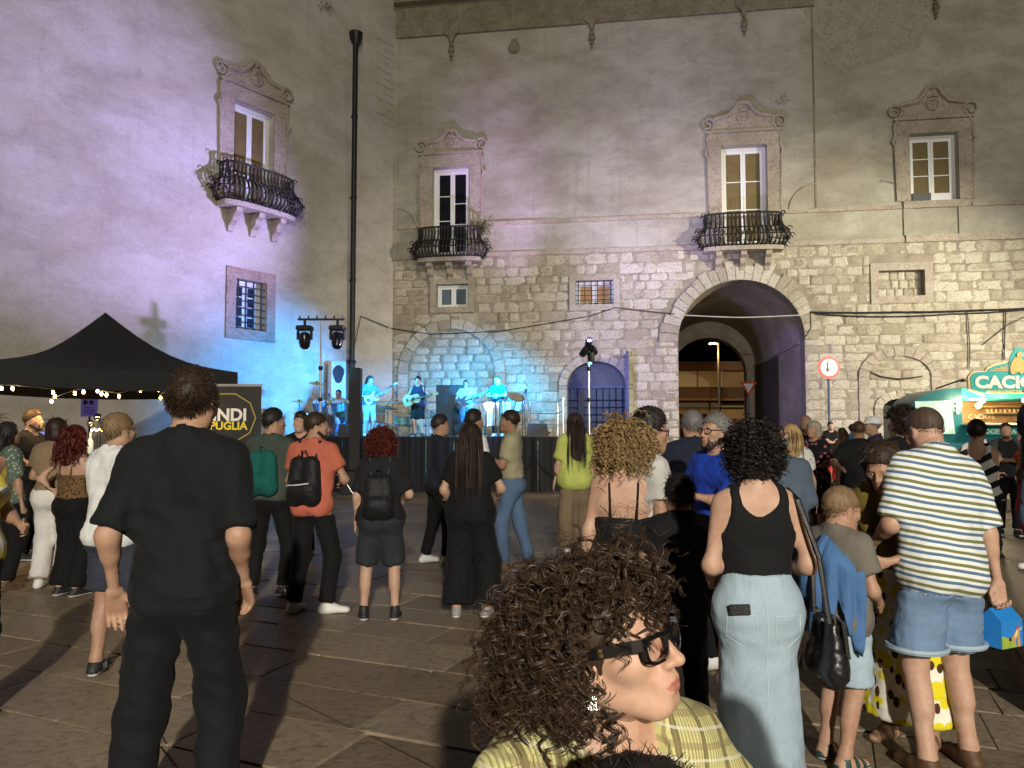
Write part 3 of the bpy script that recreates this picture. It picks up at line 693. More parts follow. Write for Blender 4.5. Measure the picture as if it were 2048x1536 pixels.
# ---- road signs
def disc(name, c, r, th, n, mat, parent, yaw=0, nrm=-1):
    m = MB(); m.lathe([(r, 0), (r, th)], n, Matrix.Translation(c) @ Matrix.Rotation(yaw, 4, 'Z') @ Matrix.Rotation(PI / 2, 4, 'X')); return m.build(name, mat, parent)
M_RED = plain('sign_red', (.62, .06, .03), .4, var=.05); M_SIGNW = plain('sign_white', (.8, .8, .8), .4, var=.04); M_GALV = plain('sign_post_blue', (.07, .12, .2), .5, .4)
c = at_y(1658, 735, 22.2); RS = empty('road_sign', (c.x, c.y, 0.15), 'round red and white road sign with a black arrow on a post', 'road sign')
m = MB(); m.tube([(c.x, c.y + .06, .15), (c.x, c.y + .06, c.z + .3)], .035, 8); m.build('post', M_GALV, RS)
disc('disc', c + Vector((0, .02, 0)), .335, .012, 28, M_RED, RS); disc('face', c + Vector((0, .003, 0)), .255, .012, 28, M_SIGNW, RS)
m = MB(); fr = Frame((c.x, c.y - .012), (1, 0), (0, 1)); x = -.05
m.prism(fr, [(x - .02, c.z + .16), (x - .02, c.z - .04), (x - .055, c.z - .04), (x, c.z - .15), (x + .055, c.z - .04), (x + .02, c.z - .04), (x + .02, c.z + .16)], -.004, .001); m.build('arrow', M_BLACK, RS)
c = at_y(1497, 775, 31.0); YS = empty('yield_sign', (c.x, c.y, 0), 'triangular red and white yield sign inside the arched passage', 'road sign')
fr = Frame((c.x, c.y), (1, 0), (0, 1)); m = MB(); m.prism(fr, [(-.36, c.z + .24), (.36, c.z + .24), (0, c.z - .36)], -.01, .01); m.build('plate', M_RED, YS)
m = MB(); m.prism(fr, [(-.22, c.z + .16), (.22, c.z + .16), (0, c.z - .21)], -.016, -.011); m.build('face', M_SIGNW, YS)
m = MB(); m.tube([(c.x, c.y + .05, 0), (c.x, c.y + .05, c.z + .2)], .03, 8); m.build('post', M_GALV, YS)

# ---- raised stone plinth at the right
M_PLI = m_stone('plinth_stone', (.15, .10, .06), (.27, .20, .13), (.38, .30, .2))
PB = empty('stone_plinth', (3.9, 5.2, 0), 'low weathered stone plinth with joints at the square edge', 'plinth')
q0 = Vector((2.885, 4.2, 0)); dirb = Vector((math.sin(R(27)), math.cos(R(27)), 0)); per = Vector((dirb.y, -dirb.x, 0))
PFm = Frame((q0.x, q0.y), (dirb.x, dirb.y), (per.x, per.y))
u = 0
for k in range(6):
    ln = (.8, 1.0, .7, .9, .75, .85)[k]
    for r_ in range(2): m = MB(); m.wbox(PFm, u + .006 + (r_ * .12 if k else 0), u + ln - .006 + (r_ * .12 if k < 5 else 0), r_ * .17 + .002, r_ * .17 + .165, .0 + (.01 if r_ else 0), 1.6); m.build('block', M_PLI, PB)
    u += ln
m = MB(); m.wbox(PFm, -.04, u + .04, .342, .395, -.05, 3.2); m.build('coping', M_PAVE, PB)
# ================================================================== stage, tent, kiosk
def sx(px, Y): return (px - 1024) / F * Y
def sz(py, Y): return HC + (HZ - py) / F * Y
def text(body, size, loc, mat, parent, name='lettering', align='CENTER', rz=0, ext=.004, off=0.0, sxs=1.0, tilt=PI / 2, shear=0):
    cu = bpy.data.curves.new('t', 'FONT'); cu.body = body; cu.size = size; cu.align_x = align; cu.extrude = ext; cu.offset = off; cu.resolution_u = 3; cu.shear = shear
    o = bpy.data.objects.new('t', cu); COL.objects.link(o); dg = bpy.context.evaluated_depsgraph_get(); me = bpy.data.meshes.new_from_object(o.evaluated_get(dg)); bpy.data.objects.remove(o)
    me.transform(Matrix.Translation(loc) @ Matrix.Rotation(rz, 4, 'Z') @ Matrix.Rotation(tilt, 4, 'X') @ Matrix.Diagonal((sxs, 1, 1, 1)))
    me.materials.clear(); return link_mesh(name, me, mat, parent)
M_DECK = plain('stage_deck', (.05, .05, .055), .6); M_CLOTH = plain('black_skirt_cloth', (.008, .008, .010), .9, bump=.5, bscale=14)
M_CHROME = plain('chrome', (.75, .76, .78), .15, 1.0, var=.05); M_ALU = plain('aluminium', (.6, .61, .63), .35, .85, var=.08)
SY0, SY1, SZ_, SX0, SX1 = 20.2, 23.3, 1.50, -5.3, 1.45
ST = empty('stage', (-2, 21.5, 0), 'open-air concert stage with black skirt and railings under the corner', 'stage')
m = MB(); m.box((SX0, SY0, SZ_ - .12), (SX1, SY1, SZ_)); m.build('deck', M_DECK, ST)
for k in range(9):                                                   # skirt panels, gathered
    a = SX0 + (SX1 - SX0) * k / 9; b = SX0 + (SX1 - SX0) * (k + 1) / 9 - .012; n = 26; V = []
    for i in range(n + 1):
        x = a + (b - a) * i / n; y = SY0 - .02 - .006 * math.sin(i * 1.1 + k * 2.3) - .008 * math.sin(i * .43 + k)
        V += [(x, y, .03), (x, y - .004, SZ_ - .01)]
    m = MB(); m.add(V, [(2 * i, 2 * i + 2, 2 * i + 3, 2 * i + 1) for i in range(n)]); o = m.build('skirt_panel', M_CLOTH, ST, True)
for x in np.linspace(SX0 + .1, SX1 - .1, 6):
    for y in (SY0 + .15, SY1 - .1): m = MB(); m.tube([(x, y, 0), (x, y, SZ_ - .12)], .03, 6); m.build('leg', M_ALU, ST)
def railing(p, q, parent, h=1.05, n=2):
    p = Vector(p); q = Vector(q); U = Vector((0, 0, 1))
    m = MB(); m.tube([p, p + U * h, q + U * h, q], .025, 6); o = m.build('railing', M_ALU, parent)
    for k in range(n): m = MB(); f = (k + 1) / (n + 1); m.tube([p + U * h * f, q + U * h * f], .018, 6); m.build('rail_bar', M_ALU, o)
railing((.55, SY1 - .3, SZ_), (SX1 - .05, SY1 - .3, SZ_), ST); railing((SX1 - .05, SY1 - .25, SZ_), (SX1 - .05, SY0 + .3, SZ_), ST)
railing((-2.6, SY1 - .1, SZ_), (.5, SY1 - .1, SZ_), ST); railing((SX0 + .3, SY1 - .15, SZ_), (-3.0, SY1 - .1, SZ_), ST)
railing((-6.6, 21.6, .2), (-5.45, 21.6, SZ_), ST, 1.0, 2)
for k in range(6): m = MB(); m.box((-6.6 + k * .19, 20.6, .1 + k * .22), (-6.6 + k * .19 + .24, 21.5, .14 + k * .22)); m.build('step', M_ALU, ST)
# ---- tall black loudspeaker column and sub
def thing_mesh(name, m, mat, label, cat, group=None, smooth=False):
    o = m.build(name, mat, None, smooth); setp(o, label, cat, group); return o
x = sx(711, 19.7); PA = empty('loudspeaker_column', (x, 19.7, 0), 'tall black loudspeaker column in front of the stage', 'loudspeaker')
m = MB(); m.box((x - .34, 19.45, 0), (x + .34, 20.0, .62), bev=.02); m.build('subwoofer', M_BLACK, PA)
m = MB(); m.box((x - .145, 19.55, .622), (x + .145, 19.85, sz(736, 19.7)), bev=.015); m.build('column', M_BLACK, PA)
for k in range(8): m = MB(); zz = .9 + k * .3; m.box((x - .115, 19.535, zz), (x + .115, 19.549, zz + .26)); m.build('grille', plain('speaker_grille', (.018, .018, .02), .7, bump=.8, bscale=300), PA)
# ---- lighting stands
def tripod(x, y, h, parent, r=.03):
    m = MB(); m.tube([(x, y, .25), (x, y, h)], [r * 1.3, r * .8], 8); m.build('pole', M_ALU, parent)
    for k in range(3):
        a = R(20 + 120 * k); m = MB(); m.tube([(x, y, 1.35), (x + .85 * math.cos(a), y + .85 * math.sin(a), .03)], .02, 6); m.build('leg', M_ALU, parent)
        m = MB(); m.tube([(x, y, .35), (x + .5 * math.cos(a), y + .5 * math.sin(a), .55)], .012, 5); m.build('brace', M_ALU, parent)
    for zz in (1.35, 2.4, 3.2): m = MB(); m.lathe([(r * 1.8, 0), (r * 2, .05), (r * 1.8, .1)], 8, Matrix.Translation((x, y, zz))); m.build('collar', M_BLACK, parent)
x, y = sx(640, 19.1), 19.1; zt = sz(638, y)
LS = empty('lighting_stand', (x, y, 0), 'telescopic lighting stand with a T-bar beside the tall speaker column', 'lighting stand')
tripod(x, y, zt, LS)
m = MB(); m.box((x - .6, y - .025, zt - .02), (x + .6, y + .025, zt + .03)); m.build('cross_bar', M_BLACK, LS)
for k in range(6): m = MB(); m.lathe([(.02, 0), (.02, .07)], 6, Matrix.Translation((x - .55 + k * .22, y, zt + .03))); m.build('clamp_bolt', M_BLACK, LS)
def moving_head(c, rx, label):
    e = empty('moving_head_light', c, label, 'stage light', 'moving head lights on the stand')
    cx, cy, cz = c
    m = MB(); m.box((cx - .03, cy - .03, cz - .14), (cx + .03, cy + .03, cz)); m.build('clamp', M_BLACK, e)
    m = MB(); m.box((cx - .2, cy - .16, cz - .27), (cx + .2, cy + .16, cz - .142), bev=.03); m.build('base', M_BLACK, e)
    for s in (-1, 1): m = MB(); m.box((cx + s * .17 - .03, cy - .05, cz - .5), (cx + s * .17 + .03, cy + .05, cz - .272), bev=.012); m.build('yoke_arm', M_BLACK, e)
    m = MB(); m.lathe([(.07, -.26), (.125, -.22), (.15, -.1), (.15, .06), (.12, .14), (.05, .17)], 14, Matrix.Translation((cx, cy, cz - .47)) @ Matrix.Rotation(rx, 4, 'X')); m.build('lamp_head', plain('gloss_black', (.012, .012, .014), .25), e, True)
    m = MB(); m.lathe([(.06, 0), (.09, .01), (.06, .02)], 14, Matrix.Translation((cx, cy, cz - .47)) @ Matrix.Rotation(rx, 4, 'X') @ Matrix.Translation((0, 0, -.275))); m.build('lens', M_DARKGL, e, True)
    return e
moving_head((x - .42, y, zt - .02), .15, 'black moving head lamp hanging on the T-bar end away from the drainpipe')
moving_head((x + .42, y, zt - .02), -.25, 'black moving head lamp hanging on the T-bar end beside the drainpipe')
x2, y2 = sx(1178, 19.3), 19.3; zt2 = sz(705, y2)
LS2 = empty('lighting_stand', (x2, y2, 0), 'slim lighting stand with a cluster of spotlights before the blue gate', 'lighting stand')
tripod(x2, y2, zt2 - .1, LS2, .028)
for k, (dx, dz, rz_, rx_) in enumerate(((-.12, .02, .6, .9), (.12, .06, -.5, 1.1), (0, .26, .2, .6), (.06, -.12, 0, .2))):
    m = MB(); m.lathe([(.06, -.13), (.09, -.11), (.095, .1), (.085, .13)], 12, Matrix.Translation((x2 + dx, y2, zt2 + dz)) @ Matrix.Rotation(rz_, 4, 'Z') @ Matrix.Rotation(rx_, 4, 'X')); m.build('spotlight', M_BLACK, LS2, True)
    m = MB(); m.tube([(x2, y2, zt2 - .1), (x2 + dx, y2, zt2 + dz)], .012, 5); m.build('bracket', M_BLACK, LS2)
m = MB(); m.lathe([(.045, -.02), (.05, 0), (.01, .035)], 10, Matrix.Translation((x2 + .03, y2 - .02, zt2 - .27))); m.build('lit_lens', plain('cyan_lens', (.1, .7, .9), .3, emit=(.1, .8, 1), es=8), LS2)
# stage lamps (the coloured light of the concert)
def L(name, loc, tgt, e, c, size, blend=.8, soft=.12): return light(name, 'SPOT', loc, tgt, e, c, spot_size=R(size), spot_blend=blend, shadow_soft_size=soft)
def fpt(px, py): return FA.P(*FA.px(px, py))
def lpt(px, py): return LW.P(*LW.px(px, py))
L('wash_cyan', (x - .42, y + .1, zt - .6), (-2.6, 22.2, 1.8), 12000, (.0, .52, 1.0), 66)
L('wash_blue', (x2 - .1, y2 + .05, zt2), (-1.9, 22.1, 1.7), 9000, (.0, .32, 1.0), 58)
L('violet_wing', (x2, y2, zt2 + .4), lpt(300, 360), 14000, (.50, .42, 1.0), 50, 1.0)
L('blue_wing', (-2.4, SY0 + .1, 3.4), lpt(560, 790), 3200, (.01, .32, 1.0), 80, 1.0)
L('violet_front', (-.6, SY0 + .2, 1.9), fpt(1000, 420), 5200, (.64, .44, 1.0), 30, 1.0)
L('lilac_front', (x2, y2 - .2, zt2 + .3), fpt(1290, 400), 3000, (.62, .52, 1.0), 60, 1.0)
L('cyan_front', (-.4, SY0 + .6, 3.1), fpt(960, 835), 2900, (.0, .40, 1.0), 84, 1.0)
L('blue_gate', (x2 - .2, y2 + .1, zt2 - .2), fpt(1290, 700), 900, (.40, .38, 1.0), 80, 1.0)
L('blue_passage', (x2, y2, zt2 - .25), FA.P(AC + AR_, 2.6, 1.6), 2000, (.24, .22, 1.0), 34, .3)
# ---- instruments
def drum(name, c, r, h, label, tilt=(0, 0), shell=None, axis='Z', parent=None, legs=True):
    e = empty(name, (c[0], c[1], SZ_), label, 'drum', 'drums on the stage')
    M = Matrix.Translation(c) @ Matrix.Rotation(tilt[0], 4, 'X') @ Matrix.Rotation(tilt[1], 4, 'Y')
    m = MB(); m.lathe([(r, -h / 2), (r, h / 2)], 20, M); m.build('shell', shell, e, True)
    for s in (-1, 1):
        m = MB(); m.lathe([(r * 1.03, s * h / 2 - .015), (r * 1.05, s * h / 2), (r * 1.03, s * h / 2 + .012)], 20, M); m.build('hoop', M_CHROME, e, True)
    m = MB(); m.lathe([(r * .98, h / 2 + .004), (r * .98, h / 2 + .01)], 20, M); m.build('head', plain('drum_skin', (.75, .74, .7), .5, var=.05), e)
    for k in range(8): a = 2 * PI * k / 8; m = MB(); m.tube([M @ Vector((r * 1.04 * math.cos(a), r * 1.04 * math.sin(a), -h / 2)), M @ Vector((r * 1.04 * math.cos(a), r * 1.04 * math.sin(a), h / 2))], .008, 4); m.build('tension_rod', M_CHROME, e)
    if legs:
        for k in range(3): a = 2 * PI * k / 3 + .3; m = MB(); m.tube([M @ Vector((r * 1.05 * math.cos(a), r * 1.05 * math.sin(a), 0)), (c[0] + r * 1.25 * math.cos(a), c[1] + r * 1.25 * math.sin(a), SZ_ + .01)], .012, 5); m.build('leg', M_CHROME, e)
    return e
M_SHB = plain('blue_drum_shell', (.10, .22, .45), .3, .1); M_SHW = plain('pale_drum_shell', (.55, .6, .58), .35, .1); M_SHG = plain('green_drum_shell', (.2, .5, .42), .35, .1)
DY = 21.3
drum('bass_drum', (sx(655, DY), DY, SZ_ + .33), .31, .42, 'large blue bass drum lying on its side under the drummer', (PI / 2, 0), M_SHB, legs=False)
drum('tom_drum', (sx(640, DY), DY - .1, SZ_ + .86), .17, .24, 'small blue tom mounted over the bass drum beside the lighting stand', (.35, 0), M_SHB)
drum('tom_drum', (sx(678, DY), DY - .1, SZ_ + .86), .17, .24, 'small blue tom mounted over the bass drum beside the speaker column', (.35, 0), M_SHB)
drum('floor_tom', (sx(612, DY), DY - .3, SZ_ + .45), .2, .36, 'pale floor tom standing at the drummer\'s outer side', (.1, 0), M_SHG)
drum('conga_drum', (sx(975, 21), 21, SZ_ + .62), .19, .66, 'pale conga drum before the percussionist, beside the bass player', (0, 0), M_SHW)
drum('conga_drum', (sx(1006, 21), 20.95, SZ_ + .64), .18, .66, 'green tinted conga drum before the percussionist, beside the rail', (0, 0), M_SHG)
drum('timbale', (sx(1030, 21.6), 21.8, SZ_ + 1.0), .26, .34, 'wide timbale drum by the stage rail', (.5, .2), M_SHW)
drum('snare_drum', (sx(803, 21.6), 21.6, SZ_ + .5), .2, .22, 'small green drum beside the acoustic guitarist', (.3, .1), M_SHG)
def cymbal(px, py, Y, r, tilt, label, mat):
    c = Vector((sx(px, Y), Y, sz(py, Y))); e = empty('cymbal', (c.x, c.y, SZ_), label, 'cymbal', 'cymbals on stands')
    m = MB(); m.lathe([(r, -.01), (r * .4, .015), (r * .25, .03), (.02, .06)], 22, Matrix.Translation(c) @ Matrix.Rotation(tilt, 4, 'X') @ Matrix.Rotation(.15, 4, 'Y')); m.build('disc', mat, e, True)
    m = MB(); m.tube([(c.x, c.y + .03, SZ_), (c.x, c.y, c.z)], .014, 5); m.build('stand', M_CHROME, e)
    for k in range(3): a = 2 * PI * k / 3; m = MB(); m.tube([(c.x, c.y, SZ_ + .3), (c.x + .28 * math.cos(a), c.y + .28 * math.sin(a), SZ_ + .01)], .01, 5); m.build('leg', M_CHROME, e)
M_BRASS = plain('bronze_cymbal', (.62, .48, .16), .25, .9, var=.1)
cymbal(633, 766, 20.9, .23, .25, 'bright bronze cymbal on a stand behind the lighting pole', M_BRASS)
cymbal(775, 815, 21.0, .28, .2, 'dark cymbal on a stand left of the acoustic guitarist', plain('dark_cymbal', (.12, .1, .06), .4, .8))
cymbal(598, 803, 21.2, .22, .15, 'low cymbal on a stand beside the drum kit and stairs', M_BRASS)
# amplifiers, monitors, cases
def boxthing(name, px0, px1, py0, Y, d, mat, label, cat, extra=None, z0=SZ_, group=None):
    x0, x1 = sx(px0, Y), sx(px1, Y); e = empty(name, ((x0 + x1) / 2, Y + d / 2, z0), label, cat, group)
    m = MB(); m.box((x0, Y, z0 + .02), (x1, Y + d, sz(py0, Y)), bev=.015); m.build('cabinet', mat, e)
    m = MB(); m.box((x0 + .03, Y - .012, z0 + .05), (x1 - .03, Y - .001, sz(py0, Y) - .04)); m.build('front_grille', plain('amp_grille', (.03, .03, .035), .8, bump=.6, bscale=200) if extra is None else extra, e)
    for s in (0, 1): m = MB(); m.box((x0 + .02 + s * (x1 - x0 - .08), Y + .05, z0), (x0 + .06 + s * (x1 - x0 - .08), Y + d - .05, z0 + .02)); m.build('foot', M_BLACK, e)
    return e
boxthing('amplifier', 728, 766, 846, 22.2, .3, plain('grey_amp', (.3, .3, .3), .6), 'grey bass amplifier behind the tall speaker column', 'amplifier', plain('perforated', (.4, .42, .42), .5, .3))
boxthing('flight_case', 872, 936, 770, 22.9, .35, M_BLACK, 'tall black flight case behind the two guitarists', 'case', M_BLACK)
boxthing('amplifier', 905, 930, 838, 21.9, .3, M_BLACK, 'small black amplifier in front of the flight case', 'amplifier')
# portrait panel behind the drummer (plain stand-in print)
x0, x1 = sx(662, 23.0), sx(690, 23.0); PP = empty('printed_panel', ((x0 + x1) / 2, 23, SZ_), 'upright pale printed panel behind the drummer', 'panel')
m = MB(); m.box((x0, 23.0, SZ_), (x1, 23.05, sz(722, 23.0))); m.build('board', plain('pale_board', (.6, .62, .62), .6), PP)
fr = Frame((0, 22.995), (1, 0), (0, 1)); m = MB(); cx = (x0 + x1) / 2; cz = sz(748, 23); m.prism(fr, [(cx + .17 * math.cos(t) * (1 + .15 * math.sin(3 * t)), cz + .28 * math.sin(t)) for t in np.linspace(0, 2 * PI, 20)[:-1]], -.004, .002); m.build('dark_print', plain('dark_ink', (.03, .03, .04), .6), PP)
def wedge(px, Y, label):
    x = sx(px, Y); m = MB(); fr = Frame((x, Y), (1, 0), (0, 1)); e = empty('stage_monitor', (x, Y, SZ_), label, 'loudspeaker', 'stage monitors')
    m.hexa([(x - .3, Y - .2, SZ_), (x + .3, Y - .2, SZ_), (x + .3, Y + .2, SZ_), (x - .3, Y + .2, SZ_), (x - .26, Y - .16, SZ_ + .33), (x + .26, Y - .16, SZ_ + .33), (x + .26, Y, SZ_ + .36), (x - .26, Y, SZ_ + .36)]); m.build('cabinet', M_BLACK, e)
    m = MB(); m.hexa([(x - .24, Y + .205, SZ_ + .04), (x + .24, Y + .205, SZ_ + .04), (x + .24, Y + .21, SZ_ + .045), (x - .24, Y + .21, SZ_ + .045), (x - .22, Y + .03, SZ_ + .34), (x + .22, Y + .03, SZ_ + .34), (x + .22, Y + .04, SZ_ + .345), (x - .22, Y + .04, SZ_ + .345)]); m.build('grille', M_BLACK, e)
wedge(1075, 20.7, 'black wedge monitor at the railed end of the stage'); wedge(700, 20.6, 'black wedge monitor behind the speaker column')
def mic(px, py, Y, px2, py2, label):
    a = Vector((sx(px, Y), Y, SZ_)); top = Vector((sx(px, Y), Y, sz(py, Y))); tip = Vector((sx(px2, Y), Y - .1, sz(py2, Y)))
    e = empty('microphone_stand', a, label, 'microphone', 'microphone stands')
    m = MB(); m.tube([a, top], .012, 6); m.build('pole', M_BLACK, e); m = MB(); m.tube([top, tip], .009, 5); m.build('boom', M_BLACK, e)
    m = MB(); m.lathe([(.014, -.16), (.018, -.02), (.028, .02), (.02, .05)], 10, Matrix.Translation(tip)); m.build('microphone', M_BLACK, e)
    m = MB(); m.lathe([(.15, 0), (.15, .015), (.02, .03)], 14, Matrix.Translation(a)); m.build('base', M_BLACK, e)
mic(852, 800, 20.9, 850, 775, 'microphone stand in front of the acoustic guitarist'); mic(768, 822, 20.8, 793, 784, 'boom microphone stand over the dark cymbal'); mic(1045, 790, 20.9, 1052, 782, 'boom microphone stand by the stage rail'); mic(668, 800, 20.8, 660, 790, 'microphone stand over the drum kit')

# ================================================================== black bar tent
TR, TLc = Vector((-3.96, 10.8, 0)), Vector((-6.36, 9.0, 0)); te = (TR - TLc).normalized(); tn = Vector((-te.y, te.x, 0)); TRB, TLB = TR + tn * 3, TLc + tn * 3
TC = (TR + TLB) / 2; ZE, ZV, ZA = 2.46, 2.19, 3.38
TN = empty('bar_tent', TC, 'black pop-up gazebo with pointed roof hung with string lights', 'tent')
M_TENT = plain('black_canvas', (.010, .010, .011), .85, var=.3, bump=.3, bscale=8)
crn = [TLc, TR, TRB, TLB]; ap = TC + Vector((0, 0, ZA))
for i in range(4):
    a, b = crn[i] + Vector((0, 0, ZE)), crn[(i + 1) % 4] + Vector((0, 0, ZE)); n = 8; V = []
    for j in range(n + 1):
        t = j / n
        for k in range(n + 1):
            s = k / n; e_ = a.lerp(b, s); p = e_.lerp(ap, t); p.z -= .20 * math.sin(PI * t) * (1 - .25 * math.sin(PI * s)) ; p.z -= .05 * math.sin(PI * s) * (1 - t); V.append(p)
    m = MB(); m.add(V, [(j * (n + 1) + k, j * (n + 1) + k + 1, (j + 1) * (n + 1) + k + 1, (j + 1) * (n + 1) + k) for j in range(n) for k in range(n)]); m.build('roof_panel', M_TENT, TN, True)
    V = []
    for k in range(13):
        s = k / 12; p = a.lerp(b, s); p.z -= .05 * math.sin(PI * s); V += [p, p + Vector((0, 0, ZV - ZE)) + tn * .015 * math.sin(k * 1.9)]
    m = MB(); m.add(V, [(2 * k, 2 * k + 2, 2 * k + 3, 2 * k + 1) for k in range(12)]); m.build('valance', M_TENT, TN, True)
for c in crn: m = MB(); c2 = c.lerp(TC, .03); m.box((c2.x - .02, c2.y - .02, 0), (c2.x + .02, c2.y + .02, ZE - .02)); m.build('leg', plain('tent_leg', (.35, .34, .32), .5, .5), TN)
SLt = empty('string_lights', TLc + Vector((0, 0, 2)), 'string of warm glowing bulbs under the black tent valance', 'string lights')
M_BULB = plain('warm_bulb', (1, .8, .4), .3, emit=(1, .58, .16), es=40)
bm_ = MB(); bm_.lathe([(.005, -.024), (.016, -.010), (.018, .006), (.009, .024)], 8); bme = bm_.mesh('bulb', True); bme.materials.append(M_BULB)
fn = Frame(TLc, te, tn); wp = []
for px, py in ((-25, 779), (3, 777), (25, 777), (106, 785), (110, 793), (103, 803), (150, 787), (167, 784), (195, 782), (203, 788), (213, 790), (238, 793), (281, 781), (317, 780), (321, 796), (337, 784), (346, 785), (368, 784)):
    uu, zz = fn.px(px, py, .03); P = fn.P(uu, zz, .03); wp.append(P); o = bpy.data.objects.new('bulb', bme); COL.objects.link(o); o.parent = SLt; o.matrix_parent_inverse = Matrix.Translation(-SLt.location); o.location = P
m = MB(); m.tube([p + Vector((0, 0, .045)) for p in wp], .006, 4); m.build('wire', M_CABLE, SLt)
for q in (2, 4, 9, 14): light('bulb_light', 'POINT', wp[q] + Vector((0, .05, -.06)), (0, 0, 0), 12, (1, .66, .3), shadow_soft_size=.05)
# bar counter with things on it
p0 = at_y(88, 900, 10.2); p1 = at_y(216, 900, 10.2); zc = 1.30
BC_ = empty('bar_counter', ((p0.x + p1.x) / 2, 10.45, 0), 'dark bar counter with a green top inside the tent', 'counter')
m = MB(); m.box((p0.x, 10.25, 0), (p1.x, 10.7, zc - .04)); m.build('body', plain('counter_wood', (.12, .09, .06), .6), BC_); m = MB(); m.box((p0.x - .03, 10.2, zc - .038), (p1.x + .03, 10.75, zc), bev=.01); m.build('top', plain('green_top', (.01, .09, .05), .35), BC_)
for k in range(4): m = MB(); w_ = (p1.x - p0.x) / 4; m.box((p0.x + k * w_ + .02, 10.235, .1), (p0.x + (k + 1) * w_ - .02, 10.249, zc - .1)); m.build('panel', plain('counter_panel', (.17, .13, .09), .6), BC_)
BT = empty('bottle', (sx(182, 10.4), 10.4, zc), 'clear glass bottle standing on the green bar counter', 'bottle'); m = MB(); m.lathe([(.035, 0), (.042, .01), (.042, .16), (.016, .22), (.014, .29)], 14, Matrix.Translation((sx(182, 10.4), 10.4, zc))); m.build('glass', plain('pale_glass', (.55, .62, .58), .12, emit=(.6, .8, .7), es=.12), BT, True); m = MB(); m.lathe([(.016, .29), (.016, .31)], 10, Matrix.Translation((sx(182, 10.4), 10.4, zc))); m.build('cap', M_STEEL, BT)
xg = sx(199, 10.5); GL = empty('globe_lamp', (xg, 10.5, zc), 'candelabra of small mirrored globes on the bar counter', 'lamp')
m = MB(); m.tube([(xg, 10.5, zc), (xg, 10.5, 1.86)], .022, 8); m.lathe([(.1, zc), (.1, zc + .02), (.03, zc + .05)], 14, Matrix.Translation((xg, 10.5, 0))); m.build('stem', M_BLACK, GL)
for dx, zz, r_ in ((0, 1.80, .05), (-.1, 1.72, .045), (.09, 1.76, .03)):
    m = MB(); c = Vector((xg + dx, 10.45, zz)); m.lathe([(r_ * math.sin(PI * k / 10) + .001, -r_ * math.cos(PI * k / 10)) for k in range(11)], 14, Matrix.Translation(c)); m.build('globe', M_CHROME, GL, True)
    m = MB(); m.tube([(xg, 10.5, zz - .08), c], .007, 5); m.build('arm', M_BLACK, GL)
for k in range(5): m = MB(); c = Vector((xg - .07 + k * .035, 10.44, 1.62 + .015 * (k % 2))); m.lathe([(.003, -.014), (.012, 0), (.003, .014)], 8, Matrix.Translation(c)); m.build('candle_bulb', M_BULB, GL, True)
FB = empty('drink_fridge', (sx(95, 11.6), 11.7, 0), 'grey serving unit with a blue display behind the barman', 'bar unit'); x0 = sx(78, 11.6); x1 = sx(125, 11.6)
m = MB(); m.box((x0, 11.6, 0), (x1, 12.1, 1.45), bev=.02); m.build('body', plain('grey_unit', (.25, .25, .26), .5), FB); m = MB(); m.box((x0 + .05, 11.59, 1.5), (x1 - .08, 11.62, 1.56)); m.box((x0 + .02, 11.6, 1.452), (x1 - .02, 12.0, 1.6)); m.build('display', plain('blue_display', (.3, .32, .6), .4, emit=(.2, .25, 1), es=.6), FB)
PO = empty('wall_poster', (sx(178, 12.7), 12.7, 1.5), 'blue poster with two round emblems at the back of the tent', 'poster')
P = [at_y(*c, 12.6) for c in ((162, 795), (194, 833))]
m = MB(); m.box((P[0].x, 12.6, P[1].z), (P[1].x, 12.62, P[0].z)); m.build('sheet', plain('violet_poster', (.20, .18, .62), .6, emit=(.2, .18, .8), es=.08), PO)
for k, px in enumerate((171, 183)):
    c = at_y(px, 805, 12.59); m = MB(); m.lathe([(.035, 0), (.042, .004), (.042, .006), (.034, .006)] if k == 0 else [(.04, 0), (.04, .006)], 16, Matrix.Translation(c) @ Matrix.Rotation(PI / 2, 4, 'X')); m.build('emblem', plain('ink_blue', (.03, .03, .1), .6), PO)
for k in range(4): c = at_y(178, 815 + k * 4, 12.595); m = MB(); m.box((c.x - .09, 12.593, c.z - .006), (c.x + .09, 12.599, c.z + .006)); m.build('print_line', plain('ink_blue', (.03, .03, .1), .6), PO)
m = MB(); m.tube([(sx(178, 12.64), 12.66, 0), (sx(178, 12.64), 12.66, P[0].z)], .015, 6); m.build('stand', M_BLACK, PO)
